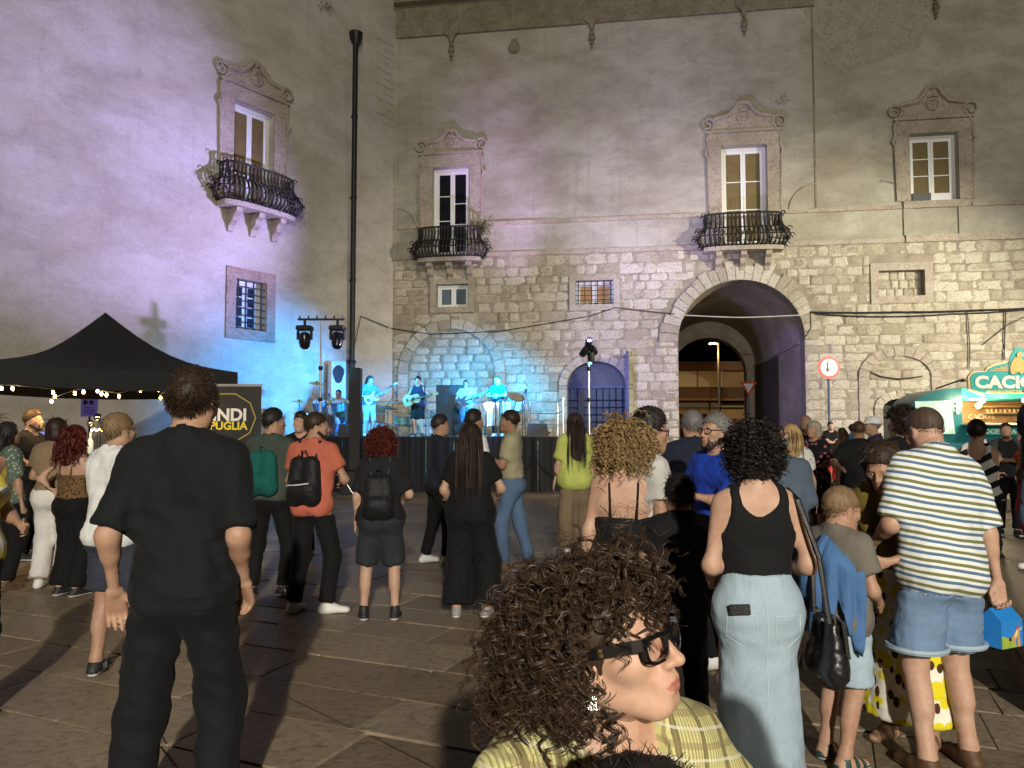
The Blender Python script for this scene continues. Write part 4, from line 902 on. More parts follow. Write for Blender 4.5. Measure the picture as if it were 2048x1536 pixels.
# banner
BY = 10.45; x0, x1 = sx(386, BY), sx(522, BY); zt = sz(773, BY)
BN = empty('rollup_banner', ((x0 + x1) / 2, BY, 0), 'black roll-up banner with a gold polygon and white and yellow lettering', 'banner')
m = MB(); m.box((x0, BY, .08), (x1, BY + .008, zt)); m.build('sheet', plain('banner_black', (.013, .013, .014), .5, var=.1), BN)
m = MB(); m.box((x0 - .01, BY - .012, zt + .001), (x1 + .01, BY + .02, zt + .035)); m.build('top_rail', M_ALU, BN); m = MB(); m.box((x0 - .02, BY - .1, 0), (x1 + .02, BY + .1, .078), bev=.02); m.build('cassette', M_ALU, BN)
fr = Frame((0, BY - .002), (1, 0), (0, 1)); cx, cz = sx(452, BY), sz(836, BY); ro = .425; n = 10
for k in range(n):
    t0, t1 = 2 * PI * k / n, 2 * PI * (k + 1) / n; ri = ro - .02
    m = MB(); m.prism(fr, [(cx + ro * math.cos(t0), cz + ro * .85 * math.sin(t0)), (cx + ro * math.cos(t1), cz + ro * .85 * math.sin(t1)), (cx + ri * math.cos(t1), cz + ri * .85 * math.sin(t1)), (cx + ri * math.cos(t0), cz + ri * .85 * math.sin(t0))], -.003, .001); m.build('polygon_line', plain('gold_ink', (.35, .28, .06), .5), BN)
text('INDI', .235, (sx(494, BY), BY - .004, sz(841, BY)), plain('white_ink', (.75, .75, .75), .6, var=.03), BN, align='RIGHT', off=.008, ext=.001)
text('PUGLIA', .155, (sx(495, BY), BY - .004, sz(859, BY)), plain('yellow_ink', (.75, .6, .04), .6, var=.03), BN, align='RIGHT', off=.005, ext=.001)

# ================================================================== food trailer
KY = 14.6; KZ = empty('food_trailer', (9.6, KY + 1, 0), 'teal street food trailer with a lit counter and a big scalloped name board', 'food trailer')
def kx(px): return sx(px, KY)
def kz(py): return sz(py, KY)
M_TEAL = plain('teal_paint', (.008, .13, .15), .35, var=.08, coat=.3); M_TEALL = plain('teal_light', (.03, .38, .36), .4, var=.05); M_CREAM = plain('cream_trim', (.78, .62, .30), .5, var=.05); M_ORG = plain('cheese_orange', (.75, .40, .10), .5, var=.08)
fk = Frame((0, KY), (1, 0), (0, 1)); X0, X1 = kx(1822), 13.0; zt = kz(776)
prof = [(X0, .45), (X1, .45), (X1, zt)] + [(X0 + .95 - .95 * math.sin(t), zt - .42 + .42 * math.cos(t)) for t in np.linspace(0, PI / 2, 12)]
# open hatch: body in pieces
hx0, hz0, hz1 = kx(1925), kz(847), kz(797)
m = MB(); m.prism(fk, [(X0, .45), (hx0, .45), (hx0, zt)] + [(X0 + .95 - .95 * math.sin(t), zt - .42 + .42 * math.cos(t)) for t in np.linspace(0, PI / 2, 12)], 0, .8); m.build('body_end', M_TEAL, KZ)
m = MB(); m.prism(fk, [(hx0 + .002, .45), (X1, .45), (X1, hz0), (hx0 + .002, hz0)], 0, 2.1); m.build('body_lower', M_TEAL, KZ)
m = MB(); m.prism(fk, [(hx0 + .002, hz1), (X1, hz1), (X1, zt), (hx0 + .002, zt)], 0, 2.1); m.build('body_upper', M_TEALL, KZ)
m = MB(); m.box((hx0, KY + 1.5, hz0), (X1, KY + 1.55, hz1)); m.build('inner_wall', plain('wood_panel', (.40, .20, .08), .5, var=.3, scale=3), KZ)
for k, (a, b, z_) in enumerate(((1950, 2060, 815), (1968, 2060, 828))): m = MB(); m.box((sx(a, KY + 1.4), KY + 1.2, sz(z_, KY + 1.4)), (sx(b, KY + 1.4), KY + 1.499, sz(z_, KY + 1.4) + .03)); m.build('shelf', plain('shelf_wood', (.5, .28, .12), .5), KZ)
for k in range(9): c = Vector((sx(1975 + k * 9, KY + 1.3), KY + 1.3, sz(828, KY + 1.3) + .03)); m = MB(); m.lathe([(.03, 0), (.03, .06), (.02, .075)], 8, Matrix.Translation(c)); m.build('jar', plain('amber_jar', (.6, .35, .15), .3), KZ)
text("CACIO'S", .15, (sx(1962, KY + 1.45), KY + 1.44, sz(838, KY + 1.45)), plain('pale_ink', (.75, .6, .4), .6), KZ, align='CENTER')
m = MB(); m.box((kx(1928), KY - .06, kz(870)), (X1, KY - .002, kz(852))); m.build('fascia', M_TEALL, KZ)
m = MB(); m.box((kx(1922), KY - .35, kz(851)), (X1, KY + .1, kz(847)), bev=.01); m.build('counter', plain('steel_counter', (.6, .58, .52), .35, .4), KZ)
text('CACIOCEVERIA', .115, (kx(1932), KY - .063, kz(867)), plain('cream_ink', (.75, .72, .55), .6), KZ, align='LEFT', off=.003, sxs=1.15)
m = MB(); m.box((kx(1944), KY - .02, kz(890)), (kx(1970), KY - .002, kz(878))); m.build('notice', M_SIGNW, KZ)
# poster on the end, lit from above
fp_ = [(kx(1829), kz(803)), (kx(1900), kz(801)), (kx(1908), kz(868)), (kx(1833), kz(868))]
m = MB(); m.prism(fk, fp_, -.03, -.004); m.build('menu_poster', plain('menu_print', (.45, .66, .60), .5, var=.2, scale=3), KZ)
m = MB(); cx, cz = kx(1848), kz(826)
for k, (dz, h_, c_) in enumerate(((.05, .07, (.7, .42, .15)), (0, .03, (.3, .5, .1)), (-.035, .03, (.35, .15, .06)), (-.09, .05, (.7, .42, .15)))):
    m = MB(); m.prism(fk, [(cx + .11 * math.cos(t), cz + dz + h_ * math.sin(t)) for t in np.linspace(0, 2 * PI, 16)[:-1]], -.04 - k * .002, -.031); m.build('burger_print', plain('print%d' % k, c_, .5), KZ)
m = MB(); m.box((kx(1868), KY - .036, kz(813)), (kx(1893), KY - .0305, kz(809))); m.build('print_line', M_SIGNW, KZ)
for k in range(3): c = Vector((kx(1914), KY - .02, kz(807 + k * 9))); m = MB(); m.lathe([(.035, 0), (.035, .01)], 12, Matrix.Translation(c) @ Matrix.Rotation(PI / 2, 4, 'X')); m.build('sticker', M_SIGNW, KZ)
# name board: symmetrical about px 2008
def mir(P): return P + [(2016 - x, y) for x, y in reversed(P) if x < 2008]
half = [(1913, 782), (1912, 757), (1918, 749), (1926, 746), (1946, 745), (1950, 738), (1962, 732), (1985, 726), (2000, 725)]
low = [(1944, 794), (1942, 789), (1930, 789)]
def board(P, sc_, d0, d1, mat, nm):
    cx, cy = 2008, 762; pts = [(kx(cx + (x - cx) * sc_[0]), kz(cy + (y - cy) * sc_[1])) for x, y in P]; m = MB(); m.prism(fk, pts, d0, d1); return m.build(nm, mat, KZ)
full = low[::-1] + half; fullp = full + [(4016 - x, y) for x, y in reversed(full)]
board(fullp, (1, 1), -.42, -.36, M_CREAM, 'name_board'); board(fullp, (.955, .88), -.43, -.421, M_TEALL, 'board_field')
for k in range(4): m = MB(); y_ = 734 + k * 3.2; w_ = (16, 26, 36, 44)[k]; m.prism(fk, [(kx(2000 - w_), kz(y_ + 1.6)), (kx(2030), kz(y_ + 1.6)), (kx(2030), kz(y_)), (kx(2000 - w_), kz(y_))], -.435, -.431); m.build('ray_line', M_ORG, KZ)
text('CACIO', .31, (kx(1924), KY - .436, kz(778)), plain('sign_letter', (.86, .74, .62), .5, var=.03, emit=(1, .8, .6), es=.05), KZ, align='LEFT', off=.014, sxs=1.18)
text('PREMIUM STREET FOOD CACIO', .07, (kx(1946), KY - .436, kz(788.5)), plain('gold_letter', (.7, .55, .2), .5), KZ, align='LEFT', off=.002, sxs=1.0)
fl = Frame((0, KY - .44), (1, 0), (0, 1))
def blob(P, d0, d1, mat, nm): m = MB(); m.prism(fl, [(kx(x), kz(y)) for x, y in P], d0, d1); m.build(nm, mat, KZ)
blob([(1991, 752), (1990, 738), (1993, 726), (1996, 713), (2002, 706), (2004, 700), (2016, 700), (2022, 708), (2020, 716), (2027, 728), (2027, 744), (2022, 752)], .002, .02, M_TEALL, 'cheese_outline')
blob([(1994, 750), (1993, 738), (1997, 727), (2003, 719), (2012, 719), (2021, 726), (2024, 736), (2022, 745), (2017, 748), (2014, 752), (2010, 747), (2003, 748), (1999, 753)], -.01, .001, M_ORG, 'cheese_drip'); blob([(2007, 718), (2007, 712), (2011, 708), (2017, 710), (2018, 716), (2014, 720)], -.012, .0, M_ORG, 'cheese_top')
for px, py, e_ in ((1946, 803, 34), (2030, 802, 26), (1938, 813, 10)):
    c = Vector((kx(px), KY - .3, kz(py))); m = MB(); m.lathe([(.006, -.05), (.045, -.02), (.05, .015), (.02, .05)], 10, Matrix.Translation(c)); m.build('bulb', plain('kiosk_bulb', (1, .9, .6), .3, emit=(1, .83, .5), es=50), KZ, True)
    lo = light('kiosk_bulb_light', 'POINT', c + Vector((0, -.1, 0)), (0, 0, 0), e_, (1, .83, .55), shadow_soft_size=.06); lo.parent = KZ; lo.matrix_parent_inverse = Matrix.Translation(-KZ.location)
lo = light('hatch_fill', 'POINT', (kx(2000), KY + .7, hz1 - .12), (0, 0, 0), 60, (1, .75, .42), shadow_soft_size=.1); lo.parent = KZ; lo.matrix_parent_inverse = Matrix.Translation(-KZ.location)  # added point light without a fixture, warms and brightens the hatch opening
lo = light('poster_lamp', 'SPOT', (kx(1885), KY - .7, kz(780) + .3), (kx(1875), KY, kz(835)), 9, (.85, 1, .95), spot_size=R(80), spot_blend=.5, shadow_soft_size=.05); lo.parent = KZ; lo.matrix_parent_inverse = Matrix.Translation(-KZ.location)
m = MB(); m.tube([(kx(1885), KY + .2, zt), (kx(1885), KY - .7, zt + .12)], .015, 6); m.lathe([(.03, 0), (.06, -.05)], 10, Matrix.Translation((kx(1885), KY - .7, zt + .12))); m.build('poster_lamp_arm', M_BLACK, KZ)
for xw in (9.0, 11.5): m = MB(); m.lathe([(.3, -.1), (.32, -.06), (.32, .06), (.3, .1)], 18, Matrix.Translation((xw, KY + .3, .32)) @ Matrix.Rotation(PI / 2, 4, 'X')); m.build('wheel', M_BLACK, KZ, True)
# ================================================================== people: signed-distance bodies and clothes, meshed with surface nets
def V3(*a): return np.array(a, dtype=np.float64)
def smin(a, b, k):
    h = np.maximum(k - np.abs(a - b), 0) / k; return np.minimum(a, b) - h * h * k * .25
class Field:
    def __init__(s, lo, hi, h):
        s.lo = np.asarray(lo, float); s.h = h; s.n = np.maximum(4, np.ceil((np.asarray(hi, float) - s.lo) / h).astype(int) + 1)
        s.ax = [(s.lo[i] + h * np.arange(s.n[i])).astype(np.float32) for i in range(3)]; s.F = np.full(s.n, .5, np.float32)
    def sl(s, lo, hi):
        a = np.clip(np.floor((np.asarray(lo) - s.lo) / s.h).astype(int), 0, s.n); b = np.clip(np.ceil((np.asarray(hi) - s.lo) / s.h).astype(int) + 1, 0, s.n)
        if np.any(b <= a): return None
        return tuple(slice(int(i), int(j)) for i, j in zip(a, b))
    def grid(s, q): return s.ax[0][q[0]][:, None, None], s.ax[1][q[1]][None, :, None], s.ax[2][q[2]][None, None, :]
    def comb(s, q, d, k, mode):
        if mode == 'u': s.F[q] = smin(s.F[q], d, k)
        else: s.F[q] = -smin(-s.F[q], d, k)
    def rc(s, a, b, ra, rb, k=.03, cut=False, mode='u', fl=None):
        a = np.asarray(a, float); b = np.asarray(b, float); mg = k + 3 * s.h + .03; r = max(ra, rb)
        q = s.sl(np.minimum(a, b) - r - mg, np.maximum(a, b) + r + mg)
        if q is None: return
        X, Y, Z = s.grid(q); ba = b - a; L2 = max(ba @ ba, 1e-9)
        t = ((X - a[0]) * ba[0] + (Y - a[1]) * ba[1] + (Z - a[2]) * ba[2]) / L2; tc = np.clip(t, 0, 1)
        dx, dy, dz = X - a[0] - tc * ba[0], Y - a[1] - tc * ba[1], Z - a[2] - tc * ba[2]
        if fl is not None:                                           # flattened: fl = (axis vector, factor)
            ax, f = fl; w = dx * ax[0] + dy * ax[1] + dz * ax[2]; d = np.sqrt(np.maximum(dx * dx + dy * dy + dz * dz - w * w, 0) + (w / f) ** 2) - (ra + (rb - ra) * tc); d *= min(1, f)
        else: d = np.sqrt(dx * dx + dy * dy + dz * dz) - (ra + (rb - ra) * tc)
        if cut: d = np.maximum(d, (t - 1) * math.sqrt(L2))
        s.comb(q, d.astype(np.float32), k, mode)
    def ell(s, c, r, k=.02, M=None, mode='u'):
        c = np.asarray(c, float); r = np.asarray(r, float); R_ = r.max(); mg = k + 3 * s.h + .02
        q = s.sl(c - R_ - mg, c + R_ + mg)
        if q is None: return
        X, Y, Z = s.grid(q); x, y, z = X - c[0], Y - c[1], Z - c[2]
        if M is not None: x, y, z = M[0, 0] * x + M[1, 0] * y + M[2, 0] * z, M[0, 1] * x + M[1, 1] * y + M[2, 1] * z, M[0, 2] * x + M[1, 2] * y + M[2, 2] * z
        k0 = np.sqrt((x / r[0]) ** 2 + (y / r[1]) ** 2 + (z / r[2]) ** 2); k1 = np.sqrt((x / r[0] ** 2) ** 2 + (y / r[1] ** 2) ** 2 + (z / r[2] ** 2) ** 2) + 1e-6
        s.comb(q, (k0 * (k0 - 1) / k1).astype(np.float32), k, mode)
    def plane(s, p, n):                                              # keep the side where n.(x-p) < 0
        X, Y, Z = s.ax[0][:, None, None], s.ax[1][None, :, None], s.ax[2][None, None, :]
        s.F = np.maximum(s.F, (X - p[0]) * n[0] + (Y - p[1]) * n[1] + (Z - p[2]) * n[2])
    def nets(s):
        Fv = s.F; I = Fv < 0; nx, ny, nz = s.n
        cnt = np.zeros((nx - 1, ny - 1, nz - 1), np.int8)
        for a in (0, 1):
            for b in (0, 1):
                for c in (0, 1): cnt += I[a:nx - 1 + a, b:ny - 1 + b, c:nz - 1 + c]
        act = (cnt > 0) & (cnt < 8); ijk = np.argwhere(act)
        if len(ijk) == 0: return np.zeros((0, 3)), np.zeros((0, 4), int)
        ids = np.full(act.shape, -1, np.int64); ids[act] = np.arange(len(ijk))
        cs = [(a, b, c) for a in (0, 1) for b in (0, 1) for c in (0, 1)]
        val = np.stack([Fv[ijk[:, 0] + a, ijk[:, 1] + b, ijk[:, 2] + c] for a, b, c in cs], 1).astype(np.float64)
        acc = np.zeros((len(ijk), 3)); num = np.zeros(len(ijk))
        for p in range(8):
            for ax_ in range(3):
                if cs[p][ax_]: continue
                o = list(cs[p]); o[ax_] = 1; r = cs.index(tuple(o)); m = (val[:, p] < 0) != (val[:, r] < 0)
                t = np.where(m, val[:, p] / (val[:, p] - val[:, r] + 1e-12), 0); P = np.tile(np.array(cs[p], float), (len(ijk), 1)); P[:, ax_] += t
                acc += P * m[:, None]; num += m
        V = s.lo + s.h * (ijk + acc / num[:, None]); Q = []
        for ax_ in range(3):
            o1, o2 = [(1, 2), (2, 0), (0, 1)][ax_]
            a = [slice(None)] * 3; b = [slice(None)] * 3; a[ax_] = slice(0, -1); b[ax_] = slice(1, None)
            ch = I[tuple(a)] != I[tuple(b)]; e = np.argwhere(ch); ok = (e[:, o1] > 0) & (e[:, o2] > 0) & (e[:, o1] < s.n[o1] - 1) & (e[:, o2] < s.n[o2] - 1); e = e[ok]
            if len(e) == 0: continue
            inside = I[e[:, 0], e[:, 1], e[:, 2]]
            def g(d1, d2): f = e.copy(); f[:, o1] -= d1; f[:, o2] -= d2; return ids[f[:, 0], f[:, 1], f[:, 2]]
            q = np.stack([g(1, 1), g(0, 1), g(0, 0), g(1, 0)], 1); q[~inside] = q[~inside][:, ::-1]; Q.append(q)
        return V, np.concatenate(Q)
def vnormals(V, Q):
    n = np.cross(V[Q[:, 2]] - V[Q[:, 0]], V[Q[:, 3]] - V[Q[:, 1]]); N = np.zeros_like(V)
    for k in range(4): np.add.at(N, Q[:, k], n)
    return N / (np.linalg.norm(N, axis=1, keepdims=True) + 1e-12)
def wav(P, seed, sc, stretch=(1, 1, 1), n=5):                        # smooth pseudo-noise from warped sines
    r = np.random.default_rng(seed); P = P * np.asarray(stretch) * sc; P = P + .6 * np.sin(P[:, [1, 2, 0]] * 1.3 + r.uniform(0, 6, 3)); o = np.zeros(len(P))
    for k in range(n): d = r.normal(size=3); d /= np.linalg.norm(d); o += np.sin(P @ d * (1 + .45 * k) * 2 * PI + r.uniform(0, 6)) / (1 + .5 * k)
    return o / n
def folds(V, Q, amp, seed, sc=6.0, stretch=(1, 1, .55)):
    N = vnormals(V, Q); w_ = wav(V, seed, sc, stretch); w2 = wav(V, seed + 1, sc * 2.6, (1, 1, .8)); ridge = 1 - 2 * np.abs(wav(V + .2, seed + 2, sc * .8, (1, 1, 1.6))) * 2.2; return V + N * (amp * (w_ * 1.1 + .6 * w2 + .5 * np.clip(ridge, -1, 1)))[:, None]

# ---- materials for people
def m_cloth(name, c, c2=None, kind=None, rough=.85, **kw):
    key = ('cloth', name, tuple(c), kind)
    if key in MATS: return MATS[key]
    q = NT(name); o = q.obj(); n = q.noise(o, 5, 4, .6); fine = q.noise(o, 320, 2, .5)
    col = q.ramp(n, [(.25, tuple(x * .82 for x in c)), (.75, tuple(min(1, x * 1.12) for x in c))])
    if kind == 'stripes':                                            # white, navy, white, olive
        z = q.t.nodes.new('ShaderNodeSeparateXYZ'); wob = q.noise(o, 3, 2, .5); q.l(q.mapping(o, (1, 1, 1), kw.get('rot', (0, 0, 0))), z.inputs[0])
        f = q.math('FRACT', q.math('DIVIDE', q.math('ADD', z.outputs[2], q.math('MULTIPLY', wob, .03)), kw.get('period', .085)))
        st = kw['bands']; rp = q.t.nodes.new('ShaderNodeValToRGB'); cr = rp.color_ramp; cr.interpolation = 'CONSTANT'
        while len(cr.elements) < len(st): cr.elements.new(.5)
        for e, (p, cc) in zip(cr.elements, st): e.position = p; e.color = (*cc, 1)
        q.l(f, rp.inputs[0]); col = rp.outputs[0]
    elif kind == 'spots':
        vo = q.t.nodes.new('ShaderNodeTexVoronoi'); vo.inputs['Scale'].default_value = kw.get('scale', 14); q.l(q.mapping(o, kw.get('stretch', (1, 1, 1))), vo.inputs['Vector'])
        col = q.mix(q.ramp(vo.outputs['Distance'], [(kw.get('th', .28), (1, 1, 1)), (kw.get('th', .28) + .04, (0, 0, 0))]), col, c2)
    elif kind == 'daisy':                                            # white cloth, yellow petals, dark brown centres
        vo = q.t.nodes.new('ShaderNodeTexVoronoi'); vo.inputs['Scale'].default_value = 9; vo.inputs['Randomness'].default_value = .6; q.l(o, vo.inputs['Vector'])
        v2 = q.t.nodes.new('ShaderNodeTexVoronoi'); v2.inputs['Scale'].default_value = 20; q.l(q.mapping(o, (1, 1, .6), (.3, .4, .5)), v2.inputs['Vector'])
        col = q.mix(q.ramp(vo.outputs['Distance'], [(.42, (1, 1, 1)), (.47, (0, 0, 0))]), (.8, .78, .66), (.72, .62, .02))
        col = q.mix(q.ramp(v2.outputs['Distance'], [(.30, (1, 1, 1)), (.34, (0, 0, 0))]), col, (.07, .03, .01))
    elif kind == 'plaid':
        z = q.t.nodes.new('ShaderNodeSeparateXYZ'); q.l(q.mapping(o, (1, 1, 1), kw.get('rot', (0, .2, 0))), z.inputs[0])
        def line(ch, per, wd, ph=0): f = q.math('FRACT', q.math('ADD', q.math('DIVIDE', ch, per), ph)); return q.math('LESS_THAN', f, wd)
        col = q.mix(q.math('MULTIPLY', line(z.outputs[0], .0065, .4), .62), col, (.16, .12, .04)); col = q.mix(q.math('MULTIPLY', line(z.outputs[0], .05, .2, .3), .75), col, (.10, .07, .03))
        col = q.mix(q.math('MULTIPLY', line(z.outputs[2], .04, .22), .5), col, (.20, .15, .08)); col = q.mix(q.math('MULTIPLY', line(z.outputs[2], .04, .1, .4), .6), col, (.6, .57, .48))
    elif kind == 'denim':
        tw = q.noise(q.mapping(o, (500, 500, 60), (0, .7, 0)), 1, 2, .5); col = q.mix(.3, col, q.ramp(tw, [(.35, (.5, .55, .62)), (.65, (1, 1, 1))]), 'MULTIPLY')
    elif kind == 'heather':
        col = q.mix(.5, col, q.ramp(fine, [(.4, (.6, .6, .6)), (.6, (1, 1, 1))]), 'MULTIPLY')
    q.out(col, rough, 0, .25); q.b.inputs['Sheen Weight'].default_value = .02
    wr = q.noise(q.mapping(o, (1, 1, .55), (.5, .3, 0)), 6.5, 3, .5, 1.4); q.bump(q.math('ADD', q.math('MULTIPLY', fine, .06), wr), .55, .018); MATS[key] = q.m; return q.m
def m_skin(c, name='skin', sss=0.0):
    key = ('skin', tuple(c), sss)
    if key in MATS: return MATS[key]
    q = NT(name); o = q.obj(); n = q.noise(o, 11, 5, .6); f = q.noise(o, 240, 3, .6)
    n0 = q.noise(o, 40, 5, .7); col = q.ramp(n, [(.25, (c[0] * .84, c[1] * .70, c[2] * .66)), (.7, c)]); col = q.mix(.45, col, q.ramp(n0, [(.3, (.72, .62, .58)), (.6, (1, 1, 1))]), 'MULTIPLY')
    q.out(col, q.math('MULTIPLY_ADD', n, .25, .42), 0, .35); q.bump(q.math('ADD', f, q.math('MULTIPLY', n0, 1.5)), .16, .0016)
    if sss: q.b.inputs['Subsurface Weight'].default_value = sss; q.b.inputs['Subsurface Radius'].default_value = (.012, .005, .003); q.b.inputs['Subsurface Scale'].default_value = 1.0
    MATS[key] = q.m; return q.m
def m_hair(c, name='hair', rough=.55):
    key = ('hair', tuple(c), rough)
    if key in MATS: return MATS[key]
    q = NT(name); o = q.obj(); g = q.t.nodes.new('ShaderNodeNewGeometry'); n = q.noise(q.mapping(o, (60, 60, 9)), 1, 3, .6)
    f = q.math('ADD', q.math('MULTIPLY', g.outputs['Random Per Island'], .5), q.math('MULTIPLY', n, .5))
    col = q.ramp(f, [(.2, tuple(x * .45 for x in c)), (.5, c), (.85, tuple(min(1, x * 1.8) for x in c))])
    q.out(col, rough, 0, .3 if rough > .45 else .6); q.bump(n, .5, .004); MATS[key] = q.m; return q.m
SK_L = (.54, .36, .26); SK_M = (.45, .285, .195); SK_D = (.35, .21, .14)
M_LIP = m_skin((.46, .20, .16), 'lips'); M_EYEW = plain('eye_white', (.7, .68, .65), .2, var=.03); M_EYED = plain('iris', (.03, .018, .012), .12)
H_BLK = (.016, .013, .012); H_DBR = (.030, .018, .012); H_BRN = (.06, .034, .018); H_LBR = (.13, .085, .045); H_BLD = (.30, .20, .09); H_RED = (.085, .014, .010); H_GRY = (.16, .155, .15); H_WHT = (.42, .38, .28)

def rotm(yaw=0, pitch=0, roll=0):                                    # head and torso frames: +y forward
    return np.array((Matrix.Rotation(yaw, 3, 'Z') @ Matrix.Rotation(pitch, 3, 'X') @ Matrix.Rotation(roll, 3, 'Y')))
def ik(S, W, a, b, pole):
    S, W, pole = map(lambda v: np.asarray(v, float), (S, W, pole)); d = W - S; L = np.linalg.norm(d); Lm = min(L, (a + b) * .999); u = d / max(L, 1e-6); W = S + u * Lm
    x = (a * a - b * b + Lm * Lm) / (2 * Lm); h = math.sqrt(max(a * a - x * x, 0)); p = pole - u * (pole @ u); p /= max(np.linalg.norm(p), 1e-6)
    return S + u * x + p * h, W
HANGL, HANGR = ((-.265, .03, .86), (-.3, -1, 0)), ((.265, .03, .86), (.3, -1, 0))

class Skel: pass
def skeleton(H, sex, build, lean, side, head, feet, arms, pelvis, headoff=(0, 0)):
    S = Skel(); k = H / 1.75; S.k = k; f = sex == 'f'; S.f = f; g = build; S.g = g
    sw = (.160 if f else .182) * (1 + (g - 1) * .4); hw = .088
    Rt = rotm(0, -R(lean), R(side)); S.Rt = Rt; pz = pelvis; P0 = V3(0, 0, pz); S.P0 = P0
    def T(x, y, z): return P0 + Rt @ V3(x, y, z - .95)               # torso point given in standing coordinates
    S.T = T
    S.hip = {'L': P0 + V3(-hw, 0, -.04), 'R': P0 + V3(hw, 0, -.04)}
    S.ank = {'L': V3(feet[0][0], feet[0][1] - .03, (feet[0][3] if len(feet[0]) > 3 else 0) + .085), 'R': V3(feet[1][0], feet[1][1] - .03, (feet[1][3] if len(feet[1]) > 3 else 0) + .085)}
    S.fyaw = {'L': R(feet[0][2]), 'R': R(feet[1][2])}; S.knee = {}
    for s in 'LR':
        fd = V3(-math.sin(S.fyaw[s]), math.cos(S.fyaw[s]), 0); S.knee[s], S.ank[s] = ik(S.hip[s], S.ank[s], .43, .41, fd + V3(0, 0, .05))
    S.sh = {'L': T(-sw, 0, 1.42), 'R': T(sw, 0, 1.42)}; S.elb = {}; S.wri = {}
    for s, (w_, pole) in zip('LR', arms):
        S.elb[s], S.wri[s] = ik(S.sh[s], w_, .285, .25, pole)
    S.neck0 = T(0, -.005, 1.465); S.neck1 = T(0, .018, 1.56)
    S.Rh = rotm(R(head[0]), R(head[1]), R(head[2])) if len(head) < 4 else Rt @ rotm(R(head[0]), R(head[1]), R(head[2]))
    S.hc = S.neck1 + S.Rh @ V3(0, .012, .075)
    for n in ('P0', 'neck0', 'neck1', 'hc'): setattr(S, n, getattr(S, n) * k)
    for dct in (S.hip, S.ank, S.knee, S.sh, S.elb, S.wri):
        for s in dct: dct[s] = dct[s] * k
    S.Tk = lambda x, y, z: T(x, y, z) * k
    return S
def torso_prims(fd, S, off=0.0, hips=True, kk=.05, loose=0.0):
    k, g, f, T = S.k, S.g, S.f, S.Tk; ay = S.Rt @ V3(0, 1, 0); q = lambda r: r * k * g + off
    fl = (ay, .74)
    fd.rc(T(-.075, 0, 1.31), T(.075, 0, 1.31), q(.128 if not f else .115), q(.128 if not f else .115), kk * k, fl=fl)
    fd.rc(T(-.055, .005, 1.12), T(.055, .005, 1.12), q(.118 if not f else .092) + loose * .5, q(.118 if not f else .092) + loose * .5, kk * 1.6 * k, fl=fl)
    fd.rc(T(-.135 * (1 if not f else .88), -.005, 1.415), T(.135 * (1 if not f else .88), -.005, 1.415), .062 * k + off, .062 * k + off, kk * 1.4 * k)
    fd.rc(T(-.09, -.012, 1.44), T(0, -.012, 1.5), .05 * k + off, .045 * k + off, kk * k); fd.rc(T(.09, -.012, 1.44), T(0, -.012, 1.5), .05 * k + off, .045 * k + off, kk * k)
    if f:
        for s in (-1, 1): fd.ell(T(s * .075, .085, 1.285), (np.array((.068, .062, .066)) * k * g + off), .05 * k)
    else:
        for s in (-1, 1): fd.ell(T(s * .075, .055, 1.34), (np.array((.09, .05, .07)) * k * g + off), .05 * k)
    if hips: hip_prims(fd, S, off, kk, loose)
def hip_prims(fd, S, off=0.0, kk=.05, loose=0.0):
    k, g, f = S.k, S.g, S.f; q = lambda r: r * k * g + off; P = S.P0; hx = .075 if f else .06; e = lambda x, y, z: P + V3(x, y, z) * k
    fd.rc(e(-hx, 0, .0), e(hx, 0, .0), q(.128 if f else .120) + loose, q(.128 if f else .120) + loose, kk * k, fl=(V3(0, 1, 0), .82))
    for s in (-1, 1): fd.ell(e(s * .072, -.055, -.03), np.array((.088, .085, .095)) * k * g + off, .05 * k)
    fd.rc(e(0, 0, .02), S.Tk(0, 0, 1.1), q(.10) + loose, q(.098) + loose, kk * k)
def leg_prims(fd, S, off=0.0, frac=1.0, flare=0.0, kk=.03, only=None, offk=None):
    k, g = S.k, S.g; g2 = 1 + (g - 1) * .7
    for s in 'LR':
        if only and s not in only: continue
        h, kn, an = S.hip[s], S.knee[s], S.ank[s]
        if frac <= .5:
            e = h + (kn - h) * frac * 2; fd.rc(h, e, .088 * k * g2 + off, (.088 - .028 * frac * 2) * k * g2 + off + flare, kk * k, cut=True)
        else:
            fd.rc(h, kn, .088 * k * g2 + off, .060 * k * g2 + off + flare * .5, kk * k)
            e = kn + (an - kn) * (frac - .5) * 2
            if offk is None: fd.rc(kn + (e - kn) * .22 + V3(0, -.012, 0) * k, kn + (e - kn) * .45 + V3(0, -.016, 0) * k, .052 * k * g2 + off, .05 * k * g2 + off, .04 * k)
            fd.rc(kn, e, .056 * k * g2 + off + flare * .5, .040 * k * g2 + off + flare, kk * k, cut=frac < 1.02 and off > 0)
def arm_prims(fd, S, off=0.0, frac=1.0, flare=0.0, kk=.03, only=None):
    k, g = S.k, 1 + (S.g - 1) * .6; th = .76 if S.f else .82
    for s in 'LR':
        if only and s not in only: continue
        a, b, c = S.sh[s], S.elb[s], S.wri[s]
        if frac <= .5:
            e = a + (b - a) * frac * 2; fd.rc(a, e, .056 * k * g * th + off, (.056 - .012 * frac * 2) * k * g * th + off + flare, kk * k, cut=True)
        else:
            fd.rc(a, b, .055 * k * g * th + off, .043 * k * g * th + off + flare * .4, kk * k)
            e = b + (c - b) * (frac - .5) * 2
            if off == 0: fd.rc(b + (c - b) * .1, b + (c - b) * .35, .041 * k * g * th, .042 * k * g * th, kk * 2 * k)
            fd.rc(b, e, .042 * k * g * th + off, .027 * k * g * th + off + flare, kk * k, cut=off > 0)
